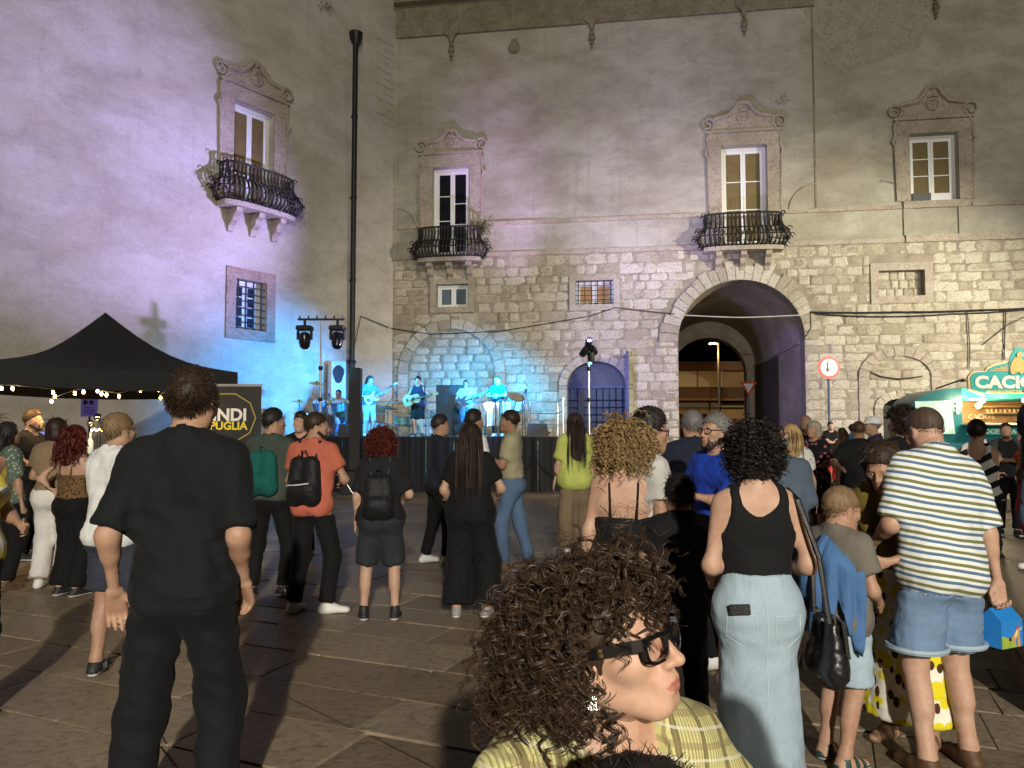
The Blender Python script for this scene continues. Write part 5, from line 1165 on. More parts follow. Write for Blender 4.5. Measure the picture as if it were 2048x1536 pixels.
def head_prims(fd, S, kk=1.0):
    k, M, c = S.k * (1.0 if S.k > .85 else .85 / S.k * .98 * S.k / S.k), S.Rh, S.hc
    k = max(S.k, .88); S.hk = k; e = lambda x, y, z: c + M @ (V3(x, y, z) * k); f = S.f; E = lambda p, r, kk_=.02, mode='u': fd.ell(e(*p), np.array(r) * k, kk_ * k, M, mode)
    E((0, -.014, .030), (.077, .097, .086)); E((0, .020, -.030), (.060 if not f else .055, .070, .078 if not f else .071), .035); E((0, .045, -.068), (.042 if not f else .038, .045, .040), .035); fd.rc(e(-.011, .080, -.094), e(.011, .080, -.094), .0165 * k, .0165 * k, .028 * k)
    for s in (-1, 1): fd.rc(e(s * .051, .0, -.058), e(s * .02, .066, -.098), (.020 if not f else .015) * k, (.016 if not f else .012) * k, .03 * k); E((s * .044, .055, -.018), (.026, .028, .024), .03)
    fd.rc(e(-.03, .083, .022), e(.03, .083, .022), .011 * k, .011 * k, .02 * k)
    for s in (-1, 1): E((s * .032, .104, .003), (.019, .016, .013), .014, 's')
    for s in (-1, 1): E((s * .032, .077, .001), (.015, .014, .0125), .006)
    fd.rc(e(0, .094, .016), e(0, .116, -.026), .0075 * k, .0105 * k, .012 * k); E((0, .1195, -.029), (.0098, .010, .0088), .008)
    for s in (-1, 1): E((s * .012, .105, -.032), (.0082, .010, .0072), .008)
    E((0, .088, -.058), (.026, .016, .02), .02)
    fd.rc(e(-.014, .097, -.0605), e(.014, .097, -.0605), .0058 * k, .0058 * k, .010 * k); fd.rc(e(-.005, .1035, -.0595), e(.005, .1035, -.0595), .0060 * k, .0060 * k, .010 * k); fd.rc(e(-.010, .0985, -.0715), e(.010, .0985, -.0715), .0072 * k, .0072 * k, .008 * k)
    fd.rc(e(-.021, .108, -.0655), e(.021, .108, -.0655), .0022 * k, .0022 * k, .004 * k, mode='s')
    for s in (-1, 1):
        E((s * .076, -.006, -.006), (.009, .021, .032), .008); E((s * .084, .002, .0), (.006, .011, .018), .006, 's'); E((s * .075, .004, -.034), (.007, .009, .010), .008)
    # neck
    fd.rc(S.neck0 - (S.neck1 - S.neck0) * .3, S.neck1 + (S.hc - S.neck1) * .25, (.062 if not f else .052) * k * (1 + (S.g - 1) * .5), (.056 if not f else .047) * k, .035 * k)
    S.e = e
def hand_prims(fd, S, s, pose='relax', off=0.0):
    k = S.k; w_, el = S.wri[s], S.elb[s]; d = (w_ - el) / np.linalg.norm(w_ - el); sd = -1 if s == 'L' else 1
    spec = S.hands.get(s, {}); pd = np.asarray(spec.get('palm', (-sd, 0, 0)), float); pd = pd - d * (pd @ d); pd /= max(np.linalg.norm(pd), 1e-6)   # palm normal
    tdir = np.cross(d, pd) * (sd); fw = np.asarray(spec.get('thumb', (0, 1, 0)), float); 
    if tdir @ fw < 0: tdir = -tdir
    curl = spec.get('curl', .45); d2 = np.asarray(spec['dir'], float) if 'dir' in spec else d
    if 'dir' in spec: d = d2 / np.linalg.norm(d2); pd = pd - d * (pd @ d); pd /= np.linalg.norm(pd); tdir = tdir - d * (tdir @ d) - pd * (tdir @ pd); tdir /= np.linalg.norm(tdir)
    sc = k * (.92 if S.f else 1.0); c0 = w_; 
    for t in np.linspace(-1, 1, 4): fd.rc(c0 + tdir * t * .017 * sc, c0 + d * .085 * sc + tdir * t * .029 * sc, .015 * sc, .0125 * sc, .014 * sc)
    lens = (.068, .078, .072, .056); tips = []
    for i, t in enumerate((.95, .32, -.32, -.95)):
        p = c0 + d * .088 * sc + tdir * t * .030 * sc; a = curl * (.7 + .12 * i)
        for seg, (fr, r0, r1) in enumerate(((.45, .0098, .0088), (.31, .0088, .008), (.24, .008, .0068))):
            dr = d * math.cos(a) + pd * math.sin(a) + tdir * t * .05; q = p + dr * lens[i] * fr * 1.05 * sc; fd.rc(p, q, r0 * sc, r1 * sc, .004 * sc); p = q; a += curl * (.9 if seg == 0 else .7)
    p = c0 + d * .022 * sc + tdir * .026 * sc; a1 = (d * .62 + tdir * .62 + pd * .45 * (curl + .3)); a1 /= np.linalg.norm(a1); q = p + a1 * .042 * sc; fd.rc(p, q, .0135 * sc, .0105 * sc, .012 * sc)
    a2 = (d * .8 + tdir * .15 + pd * .6 * (curl + .2)); a2 /= np.linalg.norm(a2); r = q + a2 * .034 * sc; fd.rc(q, r, .0102 * sc, .0085 * sc, .004 * sc); a3 = (d * .8 - tdir * .1 + pd * .6 * curl); a3 /= np.linalg.norm(a3); fd.rc(r, r + a3 * .024 * sc, .0088 * sc, .0072 * sc, .004 * sc)
def bounds(S, mg=.2):
    P = np.array([*S.hip.values(), *S.knee.values(), *S.ank.values(), *S.sh.values(), *S.elb.values(), *S.wri.values(), S.hc, S.neck0]); return P.min(0) - mg, P.max(0) + mg
def body_mesh(S, vox, skin, near, face=True, fh_=None):
    lo, hi = bounds(S, .17); lo[2] = max(lo[2], S.ank['L'][2] - .15 if S.ank['L'][2] < S.ank['R'][2] else S.ank['R'][2] - .15)
    fd = Field(lo, hi, vox); torso_prims(fd, S); leg_prims(fd, S); arm_prims(fd, S)
    for s in 'LR': fd_foot(fd, S, s, 0)
    hk = max(S.k, .88)
    fd.rc(S.neck0 - (S.neck1 - S.neck0) * .3, S.neck1 + (S.hc - S.neck1) * .2, (.062 if not S.f else .052) * hk, (.055 if not S.f else .046) * hk, .05)
    Vs, Qs, Ms = [], [], []; V, Q = fd.nets(); Vs.append(V); Qs.append(Q); Ms.append(np.zeros(len(Q), int)); nb = len(V)
    fh = Field(S.hc - .17 * hk, S.hc + .17 * hk, fh_ or (max(.0055, vox * .5) if face else vox * .6)); head_prims(fh, S); V, Q = fh.nets(); q = ((V - S.hc) @ S.Rh) / S.hk
    lip = (q[:, 1] > .082) & ((np.abs(q[:, 0]) / .0235) ** 1.6 + (np.abs(q[:, 2] + .0662) / np.where(q[:, 2] > -.0655, .0112, .0125)) ** 1.6 < 1)
    mi = np.where(lip[Q].sum(1) > 2, 1, 0); Vs.append(V); Qs.append(Q + nb); Ms.append(mi); nb += len(V)
    for s in 'LR':
        w_ = S.wri[s]; fh = Field(w_ - .22 * S.k, w_ + .22 * S.k, max(.0055, vox * .5) if near else max(.009, vox * .65)); hand_prims(fh, S, s); tg = S.k * (1 + (S.g - 1) * .6) * (.76 if S.f else .82); fh.rc(S.elb[s] + (w_ - S.elb[s]) * .7, w_, .0305 * tg, .0265 * tg, .012 * S.k); V, Q = fh.nets(); Vs.append(V); Qs.append(Q + nb); Ms.append(np.zeros(len(Q), int)); nb += len(V)
    if face:                                                         # eyes
        for s in (-1, 1):
            for r, c, mi_, cap in ((.0115, (s * .032, .0800, .0015), 2, 0), (.0062, (s * .032, .0868, .0015), 3, 0)):
                n1, n2 = 8, 10; pts = [[math.sin(PI * i / n1) * math.cos(2 * PI * j / n2), math.cos(PI * i / n1), math.sin(PI * i / n1) * math.sin(2 * PI * j / n2)] for i in range(n1 + 1) for j in range(n2)]
                sc_ = np.array((1.15, 1, .72)) if mi_ == 2 else np.array((1, .9, 1)); V = S.hc + ((np.array(pts) * r * sc_ + np.array(c)) * S.hk) @ S.Rh.T
                Q = np.array([[i * n2 + j, i * n2 + (j + 1) % n2, (i + 1) * n2 + (j + 1) % n2, (i + 1) * n2 + j] for i in range(n1) for j in range(n2)]); Vs.append(V); Qs.append(Q + nb); Ms.append(np.full(len(Q), mi_)); nb += len(V)
    return mesh_np('body', np.concatenate(Vs), np.concatenate(Qs), True, np.concatenate(Ms)), [skin, M_LIP, M_EYEW, M_EYED]
def fd_foot(fd, S, s, off, sole=0):
    k = S.k * (.93 if S.f else 1); a = S.ank[s]; y = S.fyaw[s]; f = V3(-math.sin(y), math.cos(y), 0); z0 = a[2] - .085 * S.k
    g = lambda t, z: V3(a[0], a[1], z0) + f * t * k + V3(0, 0, z * k)
    fd.rc(g(-.035, .035), g(.06, .045), .032 * k + off, .032 * k + off, .03); fd.rc(g(.06, .042), g(.165, .026), .036 * k + off, .028 * k + off, .03, fl=(V3(0, 0, 1), .8)); fd.rc(g(.0, .05), a + V3(0, 0, .02), .034 * k + off, .036 * k + off, .03)
def shoe_mesh(S, s, spec, vox):
    a = S.ank[s]; fd = Field(a - V3(.2, .2, .12) * max(S.k, .8) - V3(.1, .1, 0), a + V3(.3, .3, .16), min(vox * .7, .01)); hi = spec.get('high', .0); fd_foot(fd, S, s, .010)
    k = S.k; z0 = a[2] - .085 * k; fd.plane((0, 0, z0 + .004), (0, 0, -1)); fd.plane((0, 0, a[2] + .012 + hi), (0, 0, 1)); V, Q = fd.nets()
    y = S.fyaw[s]; f = V3(-math.sin(y), math.cos(y), 0); zc = V[Q].mean(1)[:, 2] - z0; t = (V[Q].mean(1) - a) @ f
    mi = np.where(zc < .026 * k, 1, 0)
    if spec.get('stripe'): mi = np.where((zc > .03) & (np.abs(t - .05) < .05) & (np.sin(t * 190) > .1) & (zc < .075), 1, mi)
    if spec.get('sandal'): mi = np.where((zc > .026) & (np.sin(t * 120) > .0), 2, mi)
    if spec.get('toe'): mi = np.where(t > .14, 1, mi)
    return mesh_np('shoe', V, Q, True, mi)
# ---- hair
def tubes(P, r0, r1, sides=3):                                       # P: (n, m, 3) polylines -> tapered tubes
    n, m, _ = P.shape; T = np.gradient(P, axis=1); T /= np.linalg.norm(T, axis=2, keepdims=True) + 1e-9
    ref = np.where(np.abs(T[..., 2:3]) > .9, np.array([1., 0, 0]), np.array([0, 0, 1.])); A_ = np.cross(T, ref); A_ /= np.linalg.norm(A_, axis=2, keepdims=True) + 1e-9; B = np.cross(T, A_)
    t = np.linspace(0, 1, m)[None, :, None]; r0 = np.asarray(r0).reshape(-1, 1, 1) if np.ndim(r0) else r0; rad = r0 + (r1 - r0) * t ** 2
    if sides == 2:                                                   # flat ribbons, turned at random
        ph = np.random.default_rng(n).uniform(0, PI, (n, 1, 1)); W = A_ * np.cos(ph) + B * np.sin(ph); V = np.stack([P - W * rad * 1.25, P + W * rad * 1.25], 2).reshape(-1, 3)
        base = (np.arange(n)[:, None] * m + np.arange(m - 1)[None, :]) * 2; return V, np.stack([base, base + 1, base + 3, base + 2], -1).reshape(-1, 4)
    V = np.stack([P + (A_ * math.cos(2 * PI * k / sides) + B * math.sin(2 * PI * k / sides)) * rad for k in range(sides)], 2).reshape(-1, 3)
    base = (np.arange(n)[:, None, None] * m + np.arange(m - 1)[None, :, None]) * sides; k = np.arange(sides)[None, None, :]; k2 = (k + 1) % sides
    Q = np.stack([base + k, base + k2, base + sides + k2, base + sides + k], -1).reshape(-1, 4); return V, Q
def grow(S, p, nrm, L, m, out, grav, comb=(0, 0, 0), noise=.15, seed=0, headr=1.0, gather=None):
    r = np.random.default_rng(seed); n = len(p); d = nrm * out + np.asarray(comb) + r.normal(0, noise, (n, 3)); d /= np.linalg.norm(d, axis=1, keepdims=True); L = np.broadcast_to(L, (n,)); st = (L / (m - 1))[:, None]
    P = [p]; c = S.hc; rad = np.array((.080, .100, .092)) * S.hk * headr
    for i in range(m - 1):
        d = d + np.array([0, 0, -1.]) * grav + r.normal(0, noise * .35, (n, 3))
        if gather is not None: d = d + gather(P[-1], i)
        d /= np.linalg.norm(d, axis=1, keepdims=True); q = P[-1] + d * st
        l = ((q - c) @ S.Rh - np.array((0, -.012, .02)) * S.hk) / rad; ll = np.linalg.norm(l, axis=1, keepdims=True); ins = (ll < 1) & (l[:, 2:3] > -.75); l2 = np.where(ins, l / np.maximum(ll, 1e-6), l); q = c + ((l2 * rad + np.array((0, -.012, .02)) * S.hk) @ S.Rh.T); P.append(q)
        d = np.where(ins, (P[-1] - P[-2]) / (np.linalg.norm(P[-1] - P[-2], axis=1, keepdims=True) + 1e-9), d)
    return np.stack(P, 1)
def helix(P, rad, turns, seed, grow_r=True):
    n, m, _ = P.shape; r = np.random.default_rng(seed); T = np.gradient(P, axis=1); T /= np.linalg.norm(T, axis=2, keepdims=True) + 1e-9
    ref = r.normal(size=(n, 1, 3)); A_ = np.cross(T, ref); A_ /= np.linalg.norm(A_, axis=2, keepdims=True) + 1e-9; B = np.cross(T, A_); ph = r.uniform(0, 6.28, (n, 1)); tt = np.linspace(0, 1, m)[None]
    a = ph + 2 * PI * np.broadcast_to(np.asarray(turns).reshape(-1, 1), (n, 1)) * tt * r.choice([-1, 1], (n, 1)); R_ = np.broadcast_to(np.asarray(rad).reshape(-1, 1), (n, 1)) * (np.minimum(1, tt * 4) if grow_r else 1)
    return P + (A_ * np.cos(a)[..., None] + B * np.sin(a)[..., None]) * R_[..., None]
def resample(P, m2):
    n, m, _ = P.shape; x = np.linspace(0, m - 1, m2); i = np.minimum(x.astype(int), m - 2); f = (x - i)[None, :, None]; return P[:, i] * (1 - f) + P[:, i + 1] * f
def hair_mesh(S, spec, vox, near):
    st = spec['style']; k = S.hk; seed = spec.get('seed', 1); th = spec.get('thick', .014); c = S.hc; M = S.Rh; e = lambda x, y, z: c + M @ (V3(x, y, z) * k)
    ext = .2 if st in ('short', 'bald', 'bob', 'buzz') else .28; lo, hi = c - ext * k, c + ext * k; 
    if st == 'long': lo[2] = c[2] - spec.get('len', .5) - .1; lo[1] -= .1
    h = max(.006, vox * .78) if near else max(.014, vox * .9); fd = Field(lo, hi, h); t = th
    fd.ell(e(0, -.016, .034), np.array((.078 + t, .097 + t, .088 + t * 1.2)) * k, .01, M)
    top = spec.get('top', 0)
    if top: fd.ell(e(0, .0, .085), np.array((.062, .085, .045 + top)) * k, .03 * k, M)
    if st in ('bob', 'curly', 'long'): fd.rc(e(0, -.03, .03), e(0, -.05, -.05), (.085 + t) * k, (.07 + t) * k, .03 * k, fl=(M @ V3(0, 1, 0), .95))
    if st == 'bob': 
        for s in (-1, 1): fd.rc(e(s * .065, -.01, .02), e(s * .07, .0, -.085), .035 * k, .028 * k, .03 * k)
        fd.rc(e(-.045, -.06, -.06), e(.045, -.06, -.06), .05 * k, .05 * k, .03 * k)
    if st == 'long':
        n = 5; L_ = spec.get('len', .5)
        for i in range(n):
            x = (i / (n - 1) - .5) * .12; a = e(x, -.06, .0); tip = V3(c[0], c[1], c[2] - L_) + M @ V3(x * .75, -.125 + spec.get('fwd', 0), 0); fd.rc(a, a + (tip - a) * .5 + M @ V3(0, -.015, 0), .042 * k, .036 * k, .04); fd.rc(a + (tip - a) * .5 + M @ V3(0, -.015, 0), tip, .036 * k, .020 * k, .04)
        for s in (-1, 1): fd.rc(e(s * .07, -.02, .03), e(s * .06, -.07, -.16), .03 * k, .03 * k, .03)
    X, Y, Z = fd.ax[0][:, None, None], fd.ax[1][None, :, None], fd.ax[2][None, None, :]; dx, dy, dz = X - c[0], Y - c[1], Z - c[2]
    qx = (dx * M[0, 0] + dy * M[1, 0] + dz * M[2, 0]) / k; qy = (dx * M[0, 1] + dy * M[1, 1] + dz * M[2, 1]) / k; qz = (dx * M[0, 2] + dy * M[1, 2] + dz * M[2, 2]) / k
    if st in ('short', 'buzz'): zc = np.interp(qy, [-.12, -.06, -.03, .0, .03, .055, .075, .1], [-.040, -.042, -.012, -.008, .012, .045, .066 + spec.get('hl', 0), .07 + spec.get('hl', 0)])
    elif st == 'bald': zc = np.maximum(np.interp(qy, [-.12, -.05, -.03, .0, .03], [-.062, -.055, -.01, -.005, .6]), -.2)
    else: zc = np.interp(qy, [-.12, -.02, .01, .03, .06, .075, .1], [-3, -3, -.09 if st == 'bob' else -.05, .0, .045, .062, .07])
    cut = (zc - qz).astype(np.float32) * k * .8; fd.F = np.maximum(fd.F, cut)
    if st == 'bald': fd.F = np.maximum(fd.F, ((qz - .045) * k).astype(np.float32))
    V, Q = fd.nets()
    if len(V) == 0: return None
    N = vnormals(V, Q); amp = spec.get('rough', .0075); V = V + N * (amp * (wav(V, seed, 22, (1, 1, .5)) + .6 * wav(V, seed + 5, 50, (1, 1, .4))))[:, None]
    Vs, Qs = [V], [Q]; nb = len(V); cnt = spec.get('n', 0)
    if cnt and len(V) > 10:
        for ps in [{}] + spec.get('passes', []):
            sp2 = dict(spec, **ps); r = np.random.default_rng(seed + len(Vs)); cnt = sp2['n']
            ql = ((V - c) @ M) / k; outer = np.linalg.norm(ql - np.array((0, -.016, .034)), axis=1) > .07; idx = np.nonzero(outer & (ql[:, 2] > sp2.get('zmin', -.06 if st != 'long' else -.02)) & (ql[:, 1] < sp2.get('ymax', .02 if st == 'long' else .2)) & (ql[:, 1] > sp2.get('ymin', -1)))[0]
            if len(idx) == 0: continue
            idx = r.choice(idx, cnt); p, nr = V[idx] - N[idx] * .006, N[idx]; L = sp2.get('slen', .04) * r.uniform(.55, 1.25, cnt); m = sp2.get('m', 6)
            P = grow(S, p, nr, L, m, sp2.get('out', .6), sp2.get('grav', .25), M @ np.array(sp2.get('comb', (0, -.2, -.1))), sp2.get('noise', .2), seed + len(Vs), 1.0 + th * 8)
            fc = sp2.get('facecut', .045 if st in ('curly', 'bob', 'long') else None)
            if fc is not None:
                ql2 = ((P - c) @ M) / k; bad = ((ql2[..., 1] > fc) & (ql2[..., 2] < sp2.get('fz', .055)) & (np.abs(ql2[..., 0]) < .13)).any(1); P = P[~bad]; L = L[~bad]; cnt = len(P)
            cl = sp2.get('clump', 1)
            if cl > 1 and cnt:                                       # curls: several strands share one coil
                tl = sp2.get('turns', 3); crad = sp2.get('crad', .011) * r.uniform(.6, 1.3, cnt); P = resample(P, sp2.get('m2', 24)); base = []; jit = sp2.get('jit', .0018)
                for j in range(cl): base.append(helix(P + r.normal(0, jit, (cnt, 1, 3)), crad * r.uniform(.82, 1.15, cnt), tl * r.uniform(.99, 1.01, cnt) * (L / sp2.get('slen', .04)), seed + 77))
                P = np.concatenate(base) + r.normal(0, jit * .9, (cnt * cl, 1, 3)) * np.linspace(0, 1, P.shape[1])[None, :, None]
            if cnt: Vt, Qt = tubes(P, sp2.get('r', .0016), sp2.get('r', .0016) * .35, 2); Vs.append(Vt); Qs.append(Qt + nb); nb += len(Vt)
    return mesh_np('hair', np.concatenate(Vs), np.concatenate(Qs), True)
# ---- garments
def g_top(S, sp, vox):
    kind = sp['kind']; lo, hi = bounds(S, .2); fd = Field(lo, hi, vox); k = S.k; off = sp.get('off', .012); lo_ = sp.get('loose', .012); T = S.Tk
    torso_prims(fd, S, off, True, .06, lo_)
    if sp.get('belly'): fd.ell(T(0, .07, 1.08), np.array((.15, .12, .15)) * k * S.g, .08)
    fr = sp.get('sleeve', 0 if kind in ('tank', 'cami') else .3)
    if fr > 0: arm_prims(fd, S, sp.get('soff', .016), fr, sp.get('flare', .014), .05)
    zn = S.Rt @ V3(0, 0, 1); hem = sp.get('hem', .90); fd.plane(T(0, 0, hem), -zn)
    if kind in ('tank', 'cami'):
        for s in 'LR':
            o = S.sh[s] - T(0, 0, 1.435); o /= np.linalg.norm(o); fd.ell(S.sh[s] + o * .035 * k, np.array((.075, .12, .13)) * k, .02, S.Rt, 's')
    if kind == 'cami': fd.plane(T(0, 0, sp.get('top', 1.30)), zn)
    for (x, y, z), r in sp.get('neck', (((0, .03, 1.535), (.075, .09, .075)),)): fd.ell(T(x, y, z), np.array(r) * k, .01, S.Rt, 's')
    V, Q = fd.nets(); V = folds(V, Q, sp.get('fold', .009) * (1 if k > .8 else .7), int(S.seed * 7 + 3), sp.get('fsc', 4.2)); return V, Q
def g_bottom(S, sp, vox):
    kind = sp['kind']; lo, hi = bounds(S, .25); lo[2] = -.01 if lo[2] < .3 else lo[2]; k = S.k; off = sp.get('off', .012)
    hi[2] = S.P0[2] + .32 * k; fd = Field(lo, hi, vox)
    if kind in ('trousers', 'shorts'):
        hip_prims(fd, S, off, .05, sp.get('loose', .0)); leg_prims(fd, S, off, sp.get('frac', .98 if kind == 'trousers' else .42), sp.get('flare', .012), .04, offk=1)
    else:
        hem = sp.get('hemz', .4) * k; wr = sp.get('wr', .145) * k; hr = sp.get('hr', .22) * k; c = S.P0; kn = sp.get('mid', .19) * k; w0 = c + V3(0, 0, sp.get('wz', .10)) * k; b = V3((S.ank['L'][0] + S.ank['R'][0]) / 2, (S.ank['L'][1] + S.ank['R'][1]) / 2 + .02, hem)
        fl = (V3(0, 1, 0), .82); hip_prims(fd, S, off); fd.rc(w0, c - V3(0, 0, .06) * k, wr, kn, .05, fl=fl); fd.rc(c - V3(0, 0, .06) * k, b, kn, hr, .05, cut=True, fl=fl)
    top = min(sp.get('waist', 1.04), sp.get('under', 9)); fd.plane(S.Tk(0, 0, top), S.Rt @ V3(0, 0, 1)); V, Q = fd.nets()
    return folds(V, Q, sp.get('fold', .008), int(S.seed * 5 + 1), sp.get('fsc', 4.5), (1, 1, .45) if kind != 'skirt' else (1.3, 1.3, .12)), Q
from mathutils.bvhtree import BVHTree
def snapper(o):
    me = o.data; bv = BVHTree.FromPolygons([v.co.copy() for v in me.vertices], [tuple(p.vertices) for p in me.polygons])
    def f(x, z, off=.003, y0=-.6, dy=1):
        h = bv.ray_cast(Vector((x, y0, z)), Vector((0, dy, 0)))[0]; return Vector((x, h.y - off * dy, z)) if h else Vector((x, 0, z))
    return f
def path_tube(S, pts, r, n=6):
    m = MB(); m.tube([Vector(p) for p in pts], r, n); return m
PCOUNT = [0]
def person(label, px=None, s=None, pos=None, rz=0, H=1.75, sex='m', build=1.0, lean=0, side=0, head=(0, 0, 0), feet=((-.11, 0, 8), (.11, 0, -8)), arms=(HANGL, HANGR), hands=None, pelvis=.95, hair=None, top=None, bottom=None, shoes=None, skin=SK_M, z0=0.0, vox=None, group=None, glasses=False, beard=None, name='person', extra=None, face=None, sss=0.0, fh=None):
    PCOUNT[0] += 1; Y = F / s if s else pos[1]; X = (px - 1024) / F * Y if px is not None else pos[0]
    d = math.hypot(X, Y); vox = vox or max(.012, min(.032, d * .0032)); near = d < 5.5; mid = d < 12
    S = skeleton(H, sex, build, lean, side, head, feet, arms, pelvis); S.seed = PCOUNT[0]; S.hands = hands or {}; S.hk = max(S.k, .88)
    root = empty(name, (X, Y, z0), label, 'person', group, R(rz)); S.root = root
    me, mats = body_mesh(S, vox * (1.3 if d > 6 else 1.12), m_skin(skin, sss=sss), near, face if face is not None else d < 9, fh); b = link_mesh('body', me, mats, root, True)
    if hair:
        if d > 8.5: hair = dict(hair, n=hair.get('n', 0) // 3, r=hair.get('r', .0016) * 1.6)
        hm = hair_mesh(S, hair, vox, mid)
        if hm: link_mesh('hair', hm, m_hair(hair['c'], rough=hair.get('gloss', .55)), root, True)
    if beard:
        fb = Field(S.hc - .15 * S.hk, S.hc + .15 * S.hk, .008 if mid else .012); e = lambda x, y, z: S.hc + S.Rh @ (V3(x, y, z) * S.hk); r_ = .024 * S.hk
        for q in (-1, 1): fb.rc(e(q * .056, .01, -.055), e(q * .03, .062, -.095), r_, r_, .02); fb.rc(e(q * .028, .088, -.048), e(q * .03, .08, -.08), .009 * S.hk, .014 * S.hk, .01)
        fb.rc(e(-.02, .074, -.103), e(.02, .074, -.103), r_, r_, .02); fb.ell(e(0, .104, -.064), np.array((.022, .02, .014)) * S.hk, .006, S.Rh, 's'); V, Q = fb.nets(); V = folds(V, Q, .002, 5, 40); link_mesh('beard', mesh_np('beard', V, Q), m_hair(beard), root, True)
    if top:
        V, Q = g_top(S, top, vox); link_mesh(top.get('name', 'shirt'), mesh_np('shirt', V, Q), top['mat'], root, True)
        if top['kind'] == 'cami':
            for q in (-1, 1): path_tube(S, [S.Tk(q * .075, .085, top.get('top', 1.3) - .01), S.Tk(q * .085, .05, 1.42), S.Tk(q * .09, -.01, 1.50), S.Tk(q * .085, -.085, 1.42), S.Tk(q * .075, -.105, top.get('top', 1.3) - .02)], .006).build('strap', top['mat'], root, local=True)
        if top.get('collar'):
            nn = (S.neck1 - S.neck0); m = MB(); ring = []
            for j in range(2):
                c = S.neck0 + nn * (.12 + .42 * j); rr_ = (.078 - .004 * j) * S.k; ring += [tuple(c + S.Rt @ (V3(math.cos(2 * PI * i / 20) * rr_, math.sin(2 * PI * i / 20) * rr_ * .95 - .006, (-.012 if j == 0 else -.02) * math.sin(2 * PI * i / 20))) ) for i in range(20)]
            m.add(ring, [(i, (i + 1) % 20, 20 + (i + 1) % 20, 20 + i) for i in range(20)]); m.build('collar', top['mat'], root, True, True)
    if bottom:
        if top and top.get('hem', .90) < .955 and bottom['kind'] != 'skirt': bottom = dict(bottom, under=top.get('hem', .9) + .025)
        V, Q = g_bottom(S, bottom, vox); link_mesh(bottom['kind'], mesh_np(bottom['kind'], V, Q), bottom['mat'], root, True)
    if shoes:
        for q in 'LR': link_mesh('shoe', shoe_mesh(S, q, shoes, vox), shoes['mats'], root, True)
    if glasses:
        e = lambda x, y, z: Vector(S.hc + S.Rh @ (V3(x, y, z) * S.hk)); m = MB()
        for q in (-1, 1):
            m.tube([e(q * .034 + .027 * math.cos(t) * (1 if abs(math.cos(t)) < .8 else .97), .101 - .012 * abs(math.cos(t)) * (1 if q * math.cos(t) > 0 else 0), .002 + .019 * math.sin(t)) for t in np.linspace(0, 2 * PI, 17)], .0026, 5); m.tube([e(q * .061, .092, .008), e(q * .078, .06, .008), e(q * .082, -.01, .006), e(q * .08, -.03, -.015)], .0026, 5)
        m.tube([e(-.008, .106, .008), e(.008, .106, .008)], .0024, 5); setp(m.build('glasses', M_BLACK, root, True, True))
    if extra: extra(S, root)
    return S, root
def shoes(c1, c2=(.75, .74, .7), **kw): return dict(mats=[plain('shoe_upper', c1, .6, var=.1), plain('shoe_sole', c2, .6, var=.08), m_skin(SK_M)], **kw)
def world_pt(root, p): return Matrix.Translation(root.location) @ Matrix.Rotation(root.rotation_euler[2], 4, 'Z') @ Vector(p)
SH_BLK = shoes((.02, .02, .02), (.6, .58, .55)); SH_WHT = shoes((.75, .75, .73)); SH_BRN = shoes((.09, .045, .02), (.2, .13, .08))
SHORT = lambda c, **kw: dict(dict(style='short', c=c, thick=.008, n=600, slen=.022, m=4, r=.0015, out=.22, grav=.1, comb=(0, -.3, -.1)), **kw)
BLK = m_cloth('black_cotton', (.0065, .0065, .007)); NAVY = m_cloth('navy_cotton', (.012, .016, .03)); WHT = m_cloth('white_cotton', (.74, .75, .75))
# ================================================================== things people carry
M_LEA = plain('black_leather', (.012, .012, .013), .35, var=.3, scale=18, bump=.25, bscale=90)
def carried(name, S, label, cat, group=None):
    r = S.root; return empty(name, r.location, label, cat, group, r.rotation_euler[2])
def backpack(S, mat, label, w=.15, h=.44, d=.085, zc=1.17, pocket=True, line=None):
    e = carried('backpack', S, label, 'backpack', 'backpacks worn on the back'); k = S.k; T = S.Tk; y0 = -.125 - d * .5
    fd = Field(T(-w - .1, y0 - .2, zc - h / 2 - .1) - .05, T(w + .1, y0 + .25, zc + h / 2 + .15) + .05, .011); ay = S.Rt @ V3(0, 1, 0)
    for x in (-1, 1): fd.rc(T(x * (w - .075), y0, zc - h / 2 + .08), T(x * (w - .085), y0 + .02, zc + h / 2 - .09), .088 * k, .075 * k, .05, fl=(ay, .8))
    if pocket: fd.rc(T(-w * .35, y0 - .055, zc - h * .2), T(w * .35, y0 - .055, zc - h * .2), .075 * k, .075 * k, .02, fl=(ay, .55))
    V, Q = fd.nets(); V = folds(V, Q, .004, 9, 6); link_mesh('pack', mesh_np('pack', V, Q), mat, e, True)
    if line is not None: path_tube(S, [T(-w * .7, y0 - .10, zc - h * .1), T(0, y0 - .118, zc - h * .1 + .005), T(w * .7, y0 - .10, zc - h * .1 + .02)], .006).build('reflective_strip', line, e, local=True)
    for x in (-1, 1):
        path_tube(S, [T(x * .075, y0 + .06, zc + h / 2 - .08), T(x * .095, -.06, 1.50), T(x * .105, .03, 1.49), T(x * .125, .13, 1.38), T(x * .15, .10, 1.2), T(x * .17, .0, 1.08), T(x * .10, y0 + .05, zc - h / 2 + .08)], [.016, .02, .02, .02, .016, .012, .012], 7).build('strap', mat, e, True, True)
    path_tube(S, [T(-.03, y0 + .02, zc + h / 2 - .03), T(-.02, y0, zc + h / 2 + .03), T(.02, y0, zc + h / 2 + .03), T(.03, y0 + .02, zc + h / 2 - .03)], .008).build('grab_loop', mat, e, True, True)
    return e
